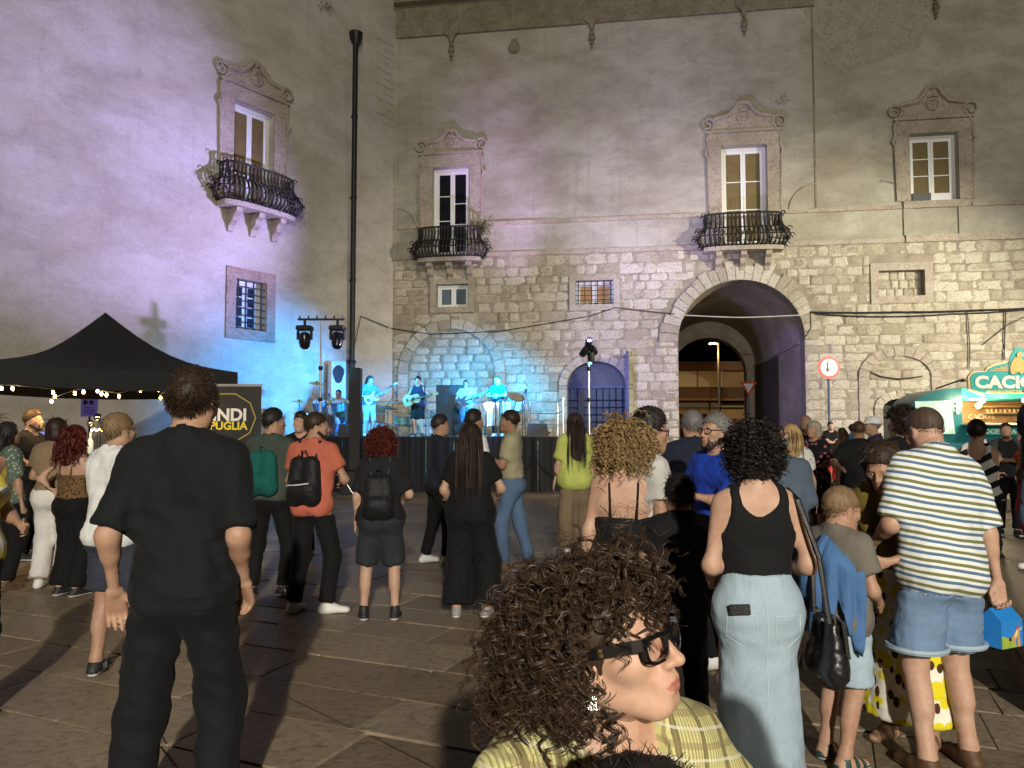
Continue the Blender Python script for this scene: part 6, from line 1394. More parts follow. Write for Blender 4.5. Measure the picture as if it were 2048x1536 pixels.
def handbag(S, c, w, h, d, mat, label, strap, flap=True):
    e = carried('handbag', S, label, 'handbag'); k = S.k; c = np.asarray(c, float) * k; fd = Field(c - .3, c + .3, .0085)
    for x in (-1, 1): fd.rc(c + V3(0, x * (w / 2 - d * .5), -h / 2 + d * .5), c + V3(0, x * (w / 2 - d * .75), h / 2 - d * .5), d * .62, d * .42, .08, fl=(V3(1, 0, 0), .8))
    fd.rc(c + V3(0, -w * .3, -h * .28), c + V3(0, w * .3, -h * .28), d * .62, d * .62, .05, fl=(V3(1, 0, 0), .8)); V, Q = fd.nets(); V = folds(V, Q, .005, 4, 7); link_mesh('bag', mesh_np('bag', V, Q), mat, e, True)
    path_tube(S, [np.asarray(p) * k for p in strap], .011, 6).build('strap', mat, e, True, True)
    for x in (-1, 1): m = MB(); p = c + V3(0, x * w * .32, h / 2 - .01); m.tube([Vector(p + V3(0, .016 * math.cos(t), .016 * math.sin(t))) for t in np.linspace(0, 2 * PI, 11)], .0035, 5); m.build('ring', plain('brass', (.6, .45, .2), .3, .9), e, True, True)
    if flap: m = MB(); m.hexa([tuple(c + V3(d * .5 * sgn, y, z)) for sgn, y, z in ((.9, -w * .42, -h * .1), (1.25, -w * .42, -h * .1), (1.25, w * .42, -h * .16), (.9, w * .42, -h * .16), (.5, -w * .4, h * .46), (.9, -w * .4, h * .46), (.9, w * .4, h * .46), (.5, w * .4, h * .46))]); m.build('flap', mat, e, True, True)
    return e
def hand_item(S, s, label, name, cat, fn):
    e = carried(name, S, label, cat); fn(e, Vector(S.wri[s])); return e
def cup(e, p): 
    m = MB(); m.lathe([(.03, 0), (.037, .11), (.034, .11), (.028, .008)], 14, Matrix.Translation(p)); m.build('cup', plain('clear_cup', (.35, .38, .45), .15, var=.1), e, True, True); m = MB(); m.lathe([(.028, .01), (.032, .07)], 12, Matrix.Translation(p)); m.build('drink', plain('dark_drink', (.03, .01, .03), .1), e, True, True); m = MB(); m.tube([p + Vector((0, 0, .06)), p + Vector((.02, .01, .17))], .003, 5); m.build('straw', M_BLACK, e, False, True)
TEE = lambda mat, **kw: dict(dict(kind='tee', mat=mat), **kw)
TRO = lambda mat, **kw: dict(dict(kind='trousers', mat=mat), **kw)
DEN_L = m_cloth('pale_denim', (.36, .46, .53), kind='denim'); DEN_M = m_cloth('mid_denim', (.17, .26, .40), kind='denim'); DEN_D = m_cloth('jeans_denim', (.10, .16, .27), kind='denim')
LONG = lambda c, **kw: dict(dict(style='long', c=c, len=.42, thick=.012, n=900, slen=.34, m=7, out=.15, grav=.6, noise=.05, comb=(0, -.5, -.4), r=.0013), **kw)
# arms
A_FRONT_L = ((-.10, .24, 1.10), (-.6, -.5, -.5)); A_FRONT_R = ((.10, .24, 1.10), (.6, -.5, -.5)); A_FOLD = (((.10, .20, 1.18), (-.8, .1, -.6)), ((-.10, .22, 1.16), (.8, .1, -.6)))
HIP_L = ((-.15, -.06, 1.06), (-1, -.4, .1))

# ================================================================== the crowd, left to right
leaf = m_cloth('green_leaf_print', (.10, .14, .11), (.30, .34, .27), 'spots', scale=30, th=.35); yel = m_cloth('yellow_white_print', (.68, .67, .60), (.62, .52, .08), 'spots', scale=11, th=.5)
person('person in yellow and white patterned shirt lifting a hand, dark jeans', -52, 360, rz=-95, H=1.68, sex='f', hair=dict(style='bob', c=H_DBR, n=300, slen=.1), top=TEE(yel, sleeve=.3), bottom=TRO(m_cloth('black_denim', (.014, .015, .018), kind='denim')), shoes=SH_BRN, arms=(A_FRONT_L, ((.16, .26, 1.40), (.2, 1.0, -1.2))), hands={'R': dict(curl=.9, palm=(0, -1, 0))}, feet=((-.1, -.05, 0), (.1, .12, -10)))
person('woman with dark hair in grey-green leaf-print top facing the bar', 14, 195, rz=-25, H=1.68, sex='f', hair=LONG(H_BLK, len=.2, slen=.2), top=TEE(leaf, sleeve=.45, loose=.03), bottom=TRO(BLK, flare=.03), shoes=SH_BRN)
person('person in beige top and white trousers standing at the bar', 113, 193, rz=5, H=1.72, sex='f', hair=dict(style='bob', c=H_DBR, n=250, slen=.08), top=TEE(m_cloth('beige_knit', (.24, .17, .10)), hem=1.0), bottom=TRO(m_cloth('white_trousers', (.70, .68, .64)), flare=.04, loose=.01), shoes=SH_WHT, arms=(A_FRONT_L, A_FRONT_R))
leo = m_cloth('leopard_print', (.16, .09, .04), (.025, .015, .01), 'spots', scale=38, th=.35)
person('woman with wavy red hair, bare back and hand on hip, leopard top', 150, 203, rz=-18, H=1.63, sex='f', hair=LONG(H_RED, len=.23, thick=.024, slen=.26, clump=2, m2=16, turns=2.2, crad=.012, r=.003, out=.4, noise=.12), top=dict(kind='cami', mat=leo, top=1.27, hem=1.0, loose=.0), bottom=TRO(BLK, flare=.05), shoes=SH_BLK, arms=(HIP_L, A_FRONT_R), skin=SK_L)
person('bearded barman in black T-shirt standing under the tent', 62, 158, rz=-88, H=1.86, hair=SHORT(H_BRN, top=.015), beard=H_DBR, top=TEE(BLK), bottom=TRO(BLK), shoes=SH_BLK, arms=(A_FRONT_L, A_FRONT_R))
person('man in plain white T-shirt and navy shorts facing the bar', 232, 302, rz=-28, H=1.70, build=.95, hair=SHORT(H_LBR, n=900, thick=.007, slen=.016), top=TEE(WHT, hem=.87, loose=.02, off=.018), bottom=dict(kind='shorts', mat=m_cloth('slate_shorts', (.035, .04, .06)), loose=.015, flare=.03, frac=.40), shoes=shoes((.02, .02, .02), (.7, .7, .68), stripe=True), skin=SK_M, arms=(((-.20, .10, .88), (-.6, -1, 0)), HANGR), feet=((-.10, .0, 35), (.13, .10, -15)))
crepe = m_cloth('black_crepe', (.0055, .0065, .0075))
person('tall man from behind in loose black shirt and wide black trousers', 376, 512, rz=3, H=1.81, build=.88, hair=SHORT(H_DBR, thick=.005, top=.014, n=4500, slen=.020, m=6, r=.0010, out=.14, noise=.28, clump=1, rough=.005), head=(-6, -4, 3), top=TEE(crepe, hem=.86, loose=.018, off=.012, sleeve=.46, soff=.016, flare=.020, fold=.014, fsc=3.0, collar=True, neck=(((0, .03, 1.545), (.073, .085, .07)),)), bottom=TRO(crepe, off=.016, loose=.014, flare=.030, fold=.013, fsc=3.2), shoes=SH_BLK, skin=SK_M, arms=(((-.262, .02, .93), (-.25, -1, 0)), ((.205, .06, .95), (.25, -1, 0))), hands={'L': dict(curl=.6, palm=(.5, -1, 0)), 'R': dict(curl=.7, palm=(-.5, -1, 0))}, feet=((-.19, -.02, 12), (.12, .05, -8)))
S_, _ = person('man in dark green T-shirt wearing a teal backpack', 543, 203, rz=-12, H=1.80, head=(-40, 0, 0), hair=SHORT(H_BLK, top=.02), top=TEE(m_cloth('dark_green_cotton', (.055, .07, .055))), bottom=TRO(BLK), shoes=shoes((.015, .015, .015), (.7, .7, .68), stripe=True), skin=SK_M, feet=((-.13, -.05, 25), (.14, .05, -50)), arms=(A_FRONT_L, A_FRONT_R))
backpack(S_, m_cloth('teal_nylon', (.008, .10, .085)), 'teal nylon backpack on the man in dark green')
person('young man in black T-shirt by the stage stairs', 604, 158, rz=170, H=1.83, hair=SHORT(H_BLK, top=.02), top=TEE(BLK), bottom=TRO(BLK), shoes=SH_BLK, skin=SK_L)
S_, _ = person('bearded man in coral T-shirt wearing a black backpack', 628, 224, rz=-14, H=1.755, build=.94, head=(-55, -4, 0), hair=SHORT(H_DBR, thick=.008, n=700, slen=.014), beard=H_DBR, top=TEE(m_cloth('coral_cotton', (.50, .135, .085)), hem=.84, loose=.014, off=.011), bottom=TRO(BLK, flare=.02), shoes=SH_WHT, skin=SK_M, feet=((-.14, -.04, 2), (.15, .02, -62)), arms=(((-.12, .22, 1.05), (-.6, -.6, -.4)), ((.16, .24, 1.12), (.7, -.6, -.5))))
backpack(S_, m_cloth('black_nylon', (.011, .011, .012), rough=.6), 'black backpack with a reflective strip on the man in coral', line=plain('reflective', (.6, .6, .6), .3))
S_, _ = person('short woman with dark red curly hair in black top and grey shorts', 763, 232, rz=2, H=1.59, sex='f', build=1.0, hair=dict(style='bob', c=H_RED, thick=.022, n=900, slen=.075, m=7, clump=2, m2=14, turns=2.0, crad=.010, r=.0024, out=.5, grav=.35), top=TEE(m_cloth('black_jersey', (.012, .012, .014)), hem=.92, loose=.018, off=.013, sleeve=.42, flare=.014), bottom=dict(kind='shorts', mat=m_cloth('charcoal_shorts', (.026, .028, .034)), off=.016, loose=.012, flare=.03, frac=.47), shoes=shoes((.015, .015, .016), (.70, .64, .70), high=.07), skin=SK_L, feet=((-.145, 0, 14), (.145, 0, -6)), arms=(((-.24, .05, .90), (-.6, -1, 0)), ((.18, .22, 1.05), (.6, -.6, -.4))))
backpack(S_, m_cloth('black_nylon', (.011, .011, .012), rough=.6), 'plain black backpack on the woman in grey shorts', w=.14, h=.42, zc=1.16)
person('smiling man in navy shirt and black trousers in profile', 876, 163, rz=-72, H=1.79, hair=SHORT(H_BLK, top=.012), top=TEE(NAVY, sleeve=.8, soff=.014, hem=.9), bottom=TRO(BLK), shoes=SH_WHT, skin=SK_M, feet=((-.1, -.1, 10), (.1, .12, 10)))
person('man in white T-shirt with faded dark hair behind the long-haired woman', 944, 168, rz=-55, H=1.84, hair=SHORT(H_BLK, top=.02, thick=.008), top=TEE(WHT), bottom=TRO(NAVY), shoes=SH_WHT, skin=SK_M, arms=(A_FRONT_L, A_FRONT_R))
S_, _ = person('woman in all black with very long dark hair seen from behind', 941, 229, rz=-6, H=1.65, sex='f', build=1.05, hair=LONG(H_DBR, len=.42, slen=.46, m=10), top=TEE(BLK, hem=.96, loose=.02, sleeve=.34), bottom=TRO(crepe, off=.016, flare=.075, loose=.01, fold=.014, frac=.96), shoes=shoes((.3, .28, .28), (.75, .74, .74)), skin=SK_L, feet=((-.12, 0, 5), (.15, .03, -30)), arms=(((-.2, .18, .98), (-.6, -1, 0)), ((.19, .23, 1.04), (1, -.9, -.3))))
def brace_(S, root): pass
S_, _ = person('man in beige shirt and blue jeans holding a cup, in profile', 1024, 171, rz=82, H=1.84, hair=SHORT(H_DBR, thick=.009), top=TEE(m_cloth('beige_cotton', (.34, .31, .20)), hem=1.0, sleeve=.36), bottom=TRO(DEN_D, waist=1.03), shoes=SH_BRN, skin=SK_D, arms=(((-.12, .28, 1.26), (-.3, -.4, -1)), ((.10, .27, 1.12), (.5, -.5, -1))), hands={'L': dict(curl=.8, palm=(.6, 0, -.2))}, feet=((-.1, .1, 0), (.1, -.16, -10)))
hand_item(S_, 'L', 'clear plastic cup of dark drink in the hand of the man in beige', 'plastic_cup', 'cup', lambda e, p: cup(e, p + Vector((.03, .08, -.02))))
lime = m_cloth('lime_cotton', (.50, .56, .14))
def back_print(S, root, body='NO WORK', sz_=.045, z=1.30, x=.05, c=(.03, .04, .03)):
    m = text(body, sz_, (x, -.165, z), plain('print_ink', c, .7), None, name='back_print', rz=0, ext=.001); m.parent = root
person('woman in lime yellow T-shirt with long straight dark hair', 1150, 153, rz=6, H=1.83, sex='f', hair=LONG(H_DBR, len=.52, slen=.56, m=10, out=.1, noise=.03), top=TEE(lime, hem=.80, loose=.018, off=.018, sleeve=.42, flare=.03), bottom=TRO(m_cloth('tan_trousers', (.22, .16, .10)), flare=.06), shoes=SH_WHT, skin=SK_L, extra=lambda S, r: back_print(S, r, 'N.Y.', .06, 1.32, .14))
person('grey-haired man in navy T-shirt standing with his back turned', 1385, 236, rz=4, H=1.76, build=1.1, hair=SHORT(H_GRY, n=900), top=TEE(m_cloth('dark_navy', (.013, .017, .034)), loose=.03, hem=.86), bottom=TRO(NAVY), shoes=SH_BLK)
person('man with glasses in pale shirt looking across in profile', 1288, 352, rz=-78, H=1.70, hair=SHORT(H_BLK, top=.016, thick=.009, n=1100, slen=.03), glasses=True, top=TEE(m_cloth('pale_grey_shirt', (.50, .49, .46)), collar=True, loose=.02), bottom=TRO(NAVY), shoes=SH_BLK, skin=SK_M, head=(0, -6, 0))
S_, _ = person('bearded man with glasses in royal blue polo gesturing with his hands', 1436, 300, rz=118, H=1.70, hair=SHORT(H_GRY, thick=.009, n=600), beard=H_DBR, glasses=True, top=TEE(m_cloth('royal_blue', (.012, .05, .42)), collar=True, sleeve=.42, flare=.02, loose=.02), bottom=TRO(BLK), shoes=SH_WHT, skin=SK_M, arms=(((-.02, .30, 1.22), (-.6, -.2, -1)), ((.16, .30, 1.14), (.6, -.2, -1))), hands={'L': dict(curl=.3), 'R': dict(curl=.3)})
person('bald man in grey-blue shirt with rolled sleeves, turned away', 1556, 252, rz=-12, H=1.61, build=1.08, hair=dict(style='bald', c=H_GRY, thick=.006), top=TEE(m_cloth('grey_blue_shirt', (.085, .115, .16)), sleeve=.72, soff=.02, collar=True, loose=.03, hem=.84), bottom=TRO(NAVY), shoes=SH_BRN, head=(50, 0, 0), arms=(A_FRONT_L, A_FRONT_R))
person('blonde woman with a printed white top beside the bald man', 1582, 186, rz=-10, H=1.66, sex='f', hair=LONG(H_BLD, len=.2, slen=.22), top=TEE(m_cloth('white_print', (.62, .62, .58), (.12, .18, .2), 'spots', scale=26)), bottom=TRO(BLK), shoes=SH_BLK)
person('bald tanned man in dark shirt near the arched passage', 1612, 130, rz=150, H=1.86, hair=None, top=TEE(BLK), bottom=TRO(BLK), shoes=SH_BLK, skin=SK_D)
flor = m_cloth('black_floral', (.012, .010, .014), (.42, .14, .17), 'spots', scale=15, th=.30)
person('woman with short pale hair in black dress with pink flowers', 1628, 138, rz=125, H=1.74, sex='f', build=1.1, hair=dict(style='bob', c=H_WHT, thick=.016, n=300, slen=.05), top=TEE(flor, sleeve=.36, hem=.95, name='dress_top'), bottom=dict(kind='skirt', mat=flor, hemz=.45, hr=.23), shoes=SH_BLK, skin=SK_M, arms=(A_FRONT_L, A_FRONT_R))
person('woman with dark hair behind the floral dress', 1592, 122, rz=160, H=1.68, sex='f', hair=LONG(H_BLK, len=.22, slen=.2), top=TEE(m_cloth('grey_print', (.25, .25, .27))), bottom=TRO(BLK), shoes=SH_BLK)
crewred = m_cloth('crew_red', (.55, .035, .03))
person('rescue worker in black T-shirt and red trousers with folded arms', 1660, 69.5, rz=178, H=1.76, build=1.1, hair=SHORT(H_BLK, n=0), top=TEE(BLK), bottom=TRO(crewred, flare=.03), shoes=SH_BLK, arms=A_FOLD, z0=.15, skin=SK_L)
person('man in light blue polo walking by the kerb', 1704, 84, rz=-75, H=1.80, hair=SHORT(H_BLK, n=0), top=TEE(m_cloth('sky_blue', (.06, .24, .52))), bottom=TRO(NAVY), shoes=SH_WHT, arms=(A_FRONT_L, A_FRONT_R))
person('woman in long brown dress by the round sign', 1684, 86, rz=30, H=1.70, sex='f', hair=LONG(H_BRN, len=.2, slen=.2), top=TEE(m_cloth('brown_jersey', (.12, .06, .03))), bottom=dict(kind='skirt', mat=m_cloth('brown_jersey', (.12, .06, .03)), hemz=.2), shoes=SH_BRN)
person('man in black polo shirt seen from behind pointing sideways', 1717, 153, rz=-15, H=1.73, build=1.12, hair=SHORT(H_BRN, n=300, thick=.006), top=TEE(BLK, loose=.04, hem=.80, sleeve=.4, collar=True), bottom=dict(kind='shorts', mat=m_cloth('khaki_shorts', (.16, .12, .07)), frac=.45, flare=.03), shoes=SH_BRN, skin=SK_D, arms=(HIP_L, ((.28, .22, 1.12), (.6, -.6, -.6))))
def cap_(S, root):
    fd = Field(S.hc - .2, S.hc + .2, .009); e = lambda x, y, z: S.hc + S.Rh @ (V3(x, y, z) * S.hk); fd.ell(e(0, -.014, .045), np.array((.092, .112, .098)) * S.hk, .01, S.Rh); fd.plane(e(0, 0, .035), S.Rh @ V3(0, .1, -1)); fd.rc(e(-.04, .09, .04), e(.04, .09, .04), .045 * S.hk, .045 * S.hk, .02, fl=(S.Rh @ V3(0, 0, 1), .22)); fd.rc(e(-.03, .13, .036), e(.03, .13, .036), .04 * S.hk, .04 * S.hk, .02, fl=(S.Rh @ V3(0, 0, 1), .2)); V, Q = fd.nets(); link_mesh('cap', mesh_np('cap', V, Q), m_cloth('white_cap', (.75, .76, .76)), root, True)
person('person in white cap, navy jacket and white trousers', 1748, 143, rz=72, H=1.80, hair=SHORT(H_GRY, n=0), top=TEE(m_cloth('navy_jacket', (.018, .026, .09)), sleeve=.95, soff=.02, loose=.04, hem=.84), bottom=TRO(m_cloth('white_trousers', (.70, .68, .64))), shoes=SH_WHT, extra=cap_, arms=(A_FRONT_L, A_FRONT_R))
person('young man with bushy dark hair in black T-shirt with yellow print', 1806, 206, rz=8, H=1.78, head=(38, 0, 0), hair=dict(style='curly', c=H_DBR, thick=.035, top=.02, n=900, slen=.05, m=6, clump=3, m2=14, turns=2, crad=.008, r=.002, out=.9, grav=.05, noise=.4, rough=.01), top=TEE(BLK, hem=.86), bottom=TRO(BLK), shoes=SH_BLK, arms=(((-.14, .26, 1.10), (-.7, -.5, -.5)), A_FRONT_R), skin=SK_M, extra=lambda S, r: back_print(S, r, 'TIPICO', .05, 1.33, .09, (.6, .5, .03)))
bwst = m_cloth('black_white_stripes', (.5, .5, .5), kind='stripes', period=.13, rot=(0, .5, 0), bands=[(0, (.66, .66, .64)), (.55, (.012, .012, .012))])
person('woman with cropped dark hair in black and white striped halter', 1952, 196, rz=-40, H=1.70, sex='f', hair=SHORT(H_BLK, n=500, thick=.016), top=dict(kind='tank', mat=bwst, hem=.92, neck=(((0, -.1, 1.5), (.09, .1, .16)), ((0, .05, 1.55), (.07, .08, .07)))), bottom=TRO(BLK), shoes=SH_BLK, skin=SK_L, arms=A_FOLD)
person('man in grey T-shirt with arms crossed by the food trailer', 2010, 128, rz=155, H=1.74, hair=SHORT(H_DBR, n=300, thick=.007), top=TEE(m_cloth('grey_tee', (.06, .065, .075)), loose=.03), bottom=TRO(BLK), shoes=SH_BLK, arms=A_FOLD, skin=SK_L)
person('rescue worker with long brown hair in red suit', 2052, 138, rz=70, H=1.68, sex='f', hair=LONG(H_BRN, len=.22, slen=.22), top=TEE(m_cloth('crew_orange', (.62, .07, .02)), sleeve=.95, soff=.02), bottom=TRO(crewred, flare=.03), shoes=SH_BLK)
person('person in pale sneakers standing on the stone plinth', 2082, 232, rz=88, H=1.68, hair=SHORT(H_BRN, n=0), top=TEE(NAVY), bottom=TRO(DEN_D), shoes=SH_WHT, z0=.395, vox=.014)
person('passer-by in dark clothes inside the arched passage, nearest the right wall', 1509, 57, rz=170, H=1.74, hair=SHORT(H_BLK, n=0), top=TEE(BLK), bottom=TRO(BLK), shoes=SH_BLK, skin=SK_D)
person('passer-by with a grey top standing before the arched passage', 1466, 60, rz=20, H=1.70, hair=SHORT(H_BRN, n=0), top=TEE(m_cloth('mid_grey', (.12, .12, .12))), bottom=TRO(BLK), shoes=SH_BLK)
person('passer-by in a rust shirt by the passage corner', 1554, 64, rz=-60, H=1.72, hair=SHORT(H_DBR, n=0), top=TEE(m_cloth('rust', (.25, .08, .04))), bottom=TRO(NAVY), shoes=SH_BLK)
person('stage hand standing behind the railed end of the stage', 1097, 1, pos=(1.22, 24.0), H=1.64, rz=180, hair=SHORT(H_BLK, n=0), top=TEE(BLK), bottom=TRO(BLK), shoes=SH_BLK) if False else person('stage hand standing behind the railed end of the stage', pos=(1.18, 24.0), rz=180, H=1.64, hair=SHORT(H_BLK, n=0), top=TEE(BLK), bottom=TRO(BLK), shoes=SH_BLK)

# ---- the near group at the right
CURL = dict(style='curly', thick=.03, n=700, slen=.15, m=8, clump=5, m2=20, turns=3.6, crad=.010, r=.0015, out=.8, grav=.22, noise=.22, rough=.008)
person('woman with big blonde curls and bare back in black camisole', 1248, 362, rz=-12, H=1.60, sex='f', build=1.0, hair=dict(CURL, c=H_BLD, thick=.034, slen=.145, n=800, out=.42, grav=.40, seed=4), head=(8, -4, 0), top=dict(kind='cami', mat=BLK, top=1.22, hem=.93, loose=.01), bottom=TRO(BLK), shoes=SH_BLK, skin=SK_L, arms=(HANGL, ((.36, .20, 1.02), (.5, -1, -.8))), hands={'R': dict(curl=.7)})
S5, r5 = person('woman with short dark curls in black tank top and long pale denim skirt', 1508, 482, rz=-2, H=1.585, sex='f', build=.93, hair=dict(CURL, c=H_BLK, thick=.013, slen=.072, n=800, out=.42, grav=.30, turns=2.6, seed=9), head=(4, -8, 0), top=dict(kind='tank', mat=BLK, hem=1.085, loose=.004, off=.006, fold=.004, neck=(((0, -.12, 1.50), (.10, .12, .14)), ((0, .08, 1.52), (.10, .10, .13)))), bottom=dict(kind='skirt', mat=DEN_L, hemz=.10, wz=.17, wr=.138, mid=.158, hr=.20, waist=1.115, fold=.005), shoes=SH_BLK, skin=SK_L, arms=(((-.16, .22, 1.04), (-.35, -1, -.4)), ((.17, .20, 1.08), (.4, -1, -.5))), hands={'L': dict(curl=.8), 'R': dict(curl=.8)})
handbag(S5, (.285, -.05, .80), .26, .25, .085, M_LEA, 'black leather shoulder bag hanging over the denim skirt', [(.26, -.16, .92), (.235, -.12, 1.2), (.165, -.075, 1.44), (.15, .01, 1.48), (.19, .10, 1.38), (.27, .06, 1.1), (.27, .05, .92)])
sk = [c_ for c_ in r5.children if c_.name.startswith('skirt')][0]; snp = snapper(sk); M_ST = plain('pale_stitch', (.46, .55, .60), .8)
for x in (-.095, .085):
    P_ = [(x - .052, .86), (x + .052, .86), (x + .054, .77), (x, .735), (x - .054, .77)]; P_ = P_ + [P_[0]]; pts = [snp(a_[0] + (b_[0] - a_[0]) * t, a_[1] + (b_[1] - a_[1]) * t, .0012) for a_, b_ in zip(P_[:-1], P_[1:]) for t in np.linspace(0, 1, 6)[:-1]]
    m = MB(); m.tube(pts + [pts[0]], .0016, 4); m.build('pocket_seam', M_ST, r5, False, True)
m = MB(); m.tube([snp(.0, z_, .0012) for z_ in np.linspace(.93, .14, 24)], .0016, 4); m.build('centre_seam', M_ST, r5, False, True)
ph = snp(-.105, .86, 0); e = carried('mobile_phone', S5, 'black phone sticking out of the denim skirt pocket', 'phone'); m = MB(); m.box((-.040, -.005, -.02), (.040, .004, .022), Mx((ph.x, ph.y - .009, .880), -.25, -.08, -.08), bev=.003); m.build('phone', M_LEA, e, False, True)
person('boy with black hair in black T-shirt between the two women', 1357, 374, rz=4, H=1.33, hair=SHORT(H_BLK, n=1000, thick=.012, slen=.03), top=TEE(BLK), bottom=TRO(BLK), shoes=SH_BLK, skin=SK_M, arms=(((-.1, .2, 1.1), (-.8, -.4, -.5)), ((.12, .24, 1.15), (.8, -.4, -.5))))
sand = shoes((.015, .05, .045), (.6, .62, .58), sandal=True)
def cape_(S, root):
    k = S.k; T = S.Tk; n, mm = 30, 14; V = []
    for i in range(n + 1):
        a = PI * (.05 + .9 * i / n) + PI; i = i * .4
        for j in range(mm + 1):
            t = j / mm; z = 1.475 - (.56 + .13 * math.sin(i * 1.3) + .05 * math.sin(i * 4.1)) * t; r_ = .10 + .10 * min(1, t * 5) + .026 * math.sin(i * 3.3 + t * 2) * min(1, t * 2) + .01 * math.sin(i * 7 + t * 6); V.append(T(math.cos(a) * r_ * 1.12, math.sin(a) * r_ * .95 - .01, z - .10 * abs(math.cos(a)) * (1 - t)))
    me = mesh_np('draped_shirt', np.array(V), np.array([[i * (mm + 1) + j, (i + 1) * (mm + 1) + j, (i + 1) * (mm + 1) + j + 1, i * (mm + 1) + j + 1] for i in range(n) for j in range(mm)])); o = link_mesh('draped_shirt', me, m_cloth('blue_shirt', (.075, .17, .36), kind='denim'), root, True); md = o.modifiers.new('solid', 'SOLIDIFY'); md.thickness = .012
person('boy with cropped hair, blue shirt over his shoulders and pale shorts', 1668, 408, rz=-62, H=1.29, hair=dict(style='buzz', c=H_LBR, thick=.006, n=900, slen=.010, m=3, r=.001), head=(-12, -14, 0), top=TEE(m_cloth('grey_brown_tee', (.16, .145, .12)), loose=.03, hem=.83), bottom=dict(kind='shorts', mat=DEN_L, frac=.44, flare=.03, loose=.02, off=.018), shoes=sand, skin=SK_M, feet=((-.10, .0, 10), (.11, -.08, -5)), arms=(((-.12, .22, 1.05), (-.6, -.6, -.5)), ((.14, .22, 1.02), (.6, -.7, -.5))), extra=cape_)
daisy = m_cloth('daisy_print', (.8, .78, .66), kind='daisy')
S6, _ = person('woman in olive top and yellow daisy-print skirt bending forward', 1800, 386, rz=128, H=1.56, sex='f', lean=18, hair=dict(style='bob', c=H_DBR, n=300, slen=.04), head=(10, -30, 0), top=TEE(m_cloth('olive_top', (.17, .13, .025)), sleeve=.34), bottom=dict(kind='skirt', mat=daisy, hemz=.17, hr=.27, mid=.2), shoes=shoes((.16, .10, .05), (.2, .12, .06), sandal=True), arms=(((-.1, .42, 1.08), (-.8, -.2, -.6)), ((.22, .40, 1.05), (.8, -.2, -.6))), skin=SK_M)
handbag(S6, (.30, .12, .80), .22, .34, .07, M_LEA, 'tall black handbag beside the daisy-print skirt', [(.28, .04, .96), (.24, .10, 1.15), (.22, .22, 1.12), (.28, .2, .96)], False)
strm = m_cloth('blue_green_stripes', (.7, .7, .7), kind='stripes', period=.058, rot=(0, -.16, 0), bands=[(0, (.74, .76, .74)), (.20, (.09, .17, .28)), (.44, (.74, .76, .74)), (.66, (.17, .18, .065)), (.90, (.70, .72, .68))])
S7, r7 = person('man in blue, green and white striped T-shirt and denim shorts', 1872, 418, rz=8, H=1.73, build=.97, lean=11, side=7, head=(4, -34, 4), hair=dict(style='buzz', c=(.05, .034, .024), thick=.003, n=2600, slen=.006, m=3, r=.0009, rough=.002), top=TEE(strm, loose=.026, off=.014, sleeve=.46, soff=.016, flare=.020, hem=.80, fold=.010, fsc=3.0), bottom=dict(kind='shorts', mat=DEN_M, frac=.40, off=.020, loose=.015, flare=.032), shoes=SH_BRN, skin=SK_L, feet=((-.14, -.03, 6), (.13, .04, -8)), arms=(((-.17, .28, 1.02), (-.4, -.8, -.6)), ((.335, .0, .74), (.4, -1, 0))), hands={'R': dict(curl=1.1, palm=(-.2, -1, 0), dir=(0, 0, -1))})
# rolled hems of the shorts
for s_ in 'LR':
    h_, kn_ = S7.hip[s_], S7.knee[s_]; c_ = h_ + (kn_ - h_) * .785; rr_ = .066 * S7.k * 1.11 + .054; m = MB(); m.tube([Vector(c_ + V3(rr_ * math.cos(t), rr_ * math.sin(t), 0)) for t in np.linspace(0, 2 * PI, 25)], .014, 6, False); m.build('rolled_hem', DEN_L, r7, True, True)
# gift box with a giraffe
def giraffe_box(S):
    p = world_pt(S.root, Vector(S.wri['R']) + Vector((.005, .0, -.085))); e = empty('gift_box', (p.x, p.y, p.z - .205), 'small blue cardboard box with a giraffe picture in the striped man\'s hand', 'box', rz=R(25))
    w, d, h = .08, .055, .125; B_ = plain('box_blue', (.02, .22, .62), .45, var=.12); G_ = plain('box_grass', (.30, .42, .06), .5, var=.3, scale=14); Y_ = plain('giraffe_tan', (.55, .28, .08), .5, var=.2); C_ = plain('giraffe_cream', (.75, .68, .5), .5)
    m = MB(); m.box((-w, -d, 0), (w, d, h)); m.add([(-w, -d, h), (w, -d, h), (w, d, h), (-w, d, h), (-w * .97, 0, h + .055), (w * .97, 0, h + .055)], [(0, 1, 5, 4), (2, 3, 4, 5), (0, 4, 3), (1, 2, 5)]); m.build('carton', B_, e, False, True)
    m = MB(); m.box((-.04, -.002, h + .055), (.04, .002, h + .085)); m.build('handle', B_, e, False, True)
    ff = Frame((0, -d - .0006), (1, 0), (0, 1))
    for nm, P, mt, dd in (('grass_print', [(-w, 0), (.03, 0), (.02, .03), (-.02, .045), (-w, .06)], G_, 0), ('neck_print', [(.035, .0), (.06, .0), (.052, .05), (.056, .075), (.04, .08), (.036, .055)], Y_, .0004), ('head_print', [(-.012, .03), (.01, .022), (.045, .058), (.052, .082), (.034, .088), (.018, .07), (-.005, .048)], Y_, .0008), ('face_print', [(.012, .045), (.03, .052), (.04, .076), (.028, .078)], C_, .0012), ('horn_print', [(.03, .086), (.033, .10), (.036, .088), (.043, .088), (.046, .101), (.049, .084)], M_RED, .0012), ('ear_print', [(.05, .08), (.07, .092), (.062, .078)], C_, .0012), ('muzzle_print', [(-.03, .036), (-.012, .03), (-.006, .042), (-.022, .05)], M_BLACK, .0004)):
        m = MB(); m.prism(ff, P, -.0006 - dd, -.0001 - dd); m.build(nm, mt, e, False, True)
giraffe_box(S7)

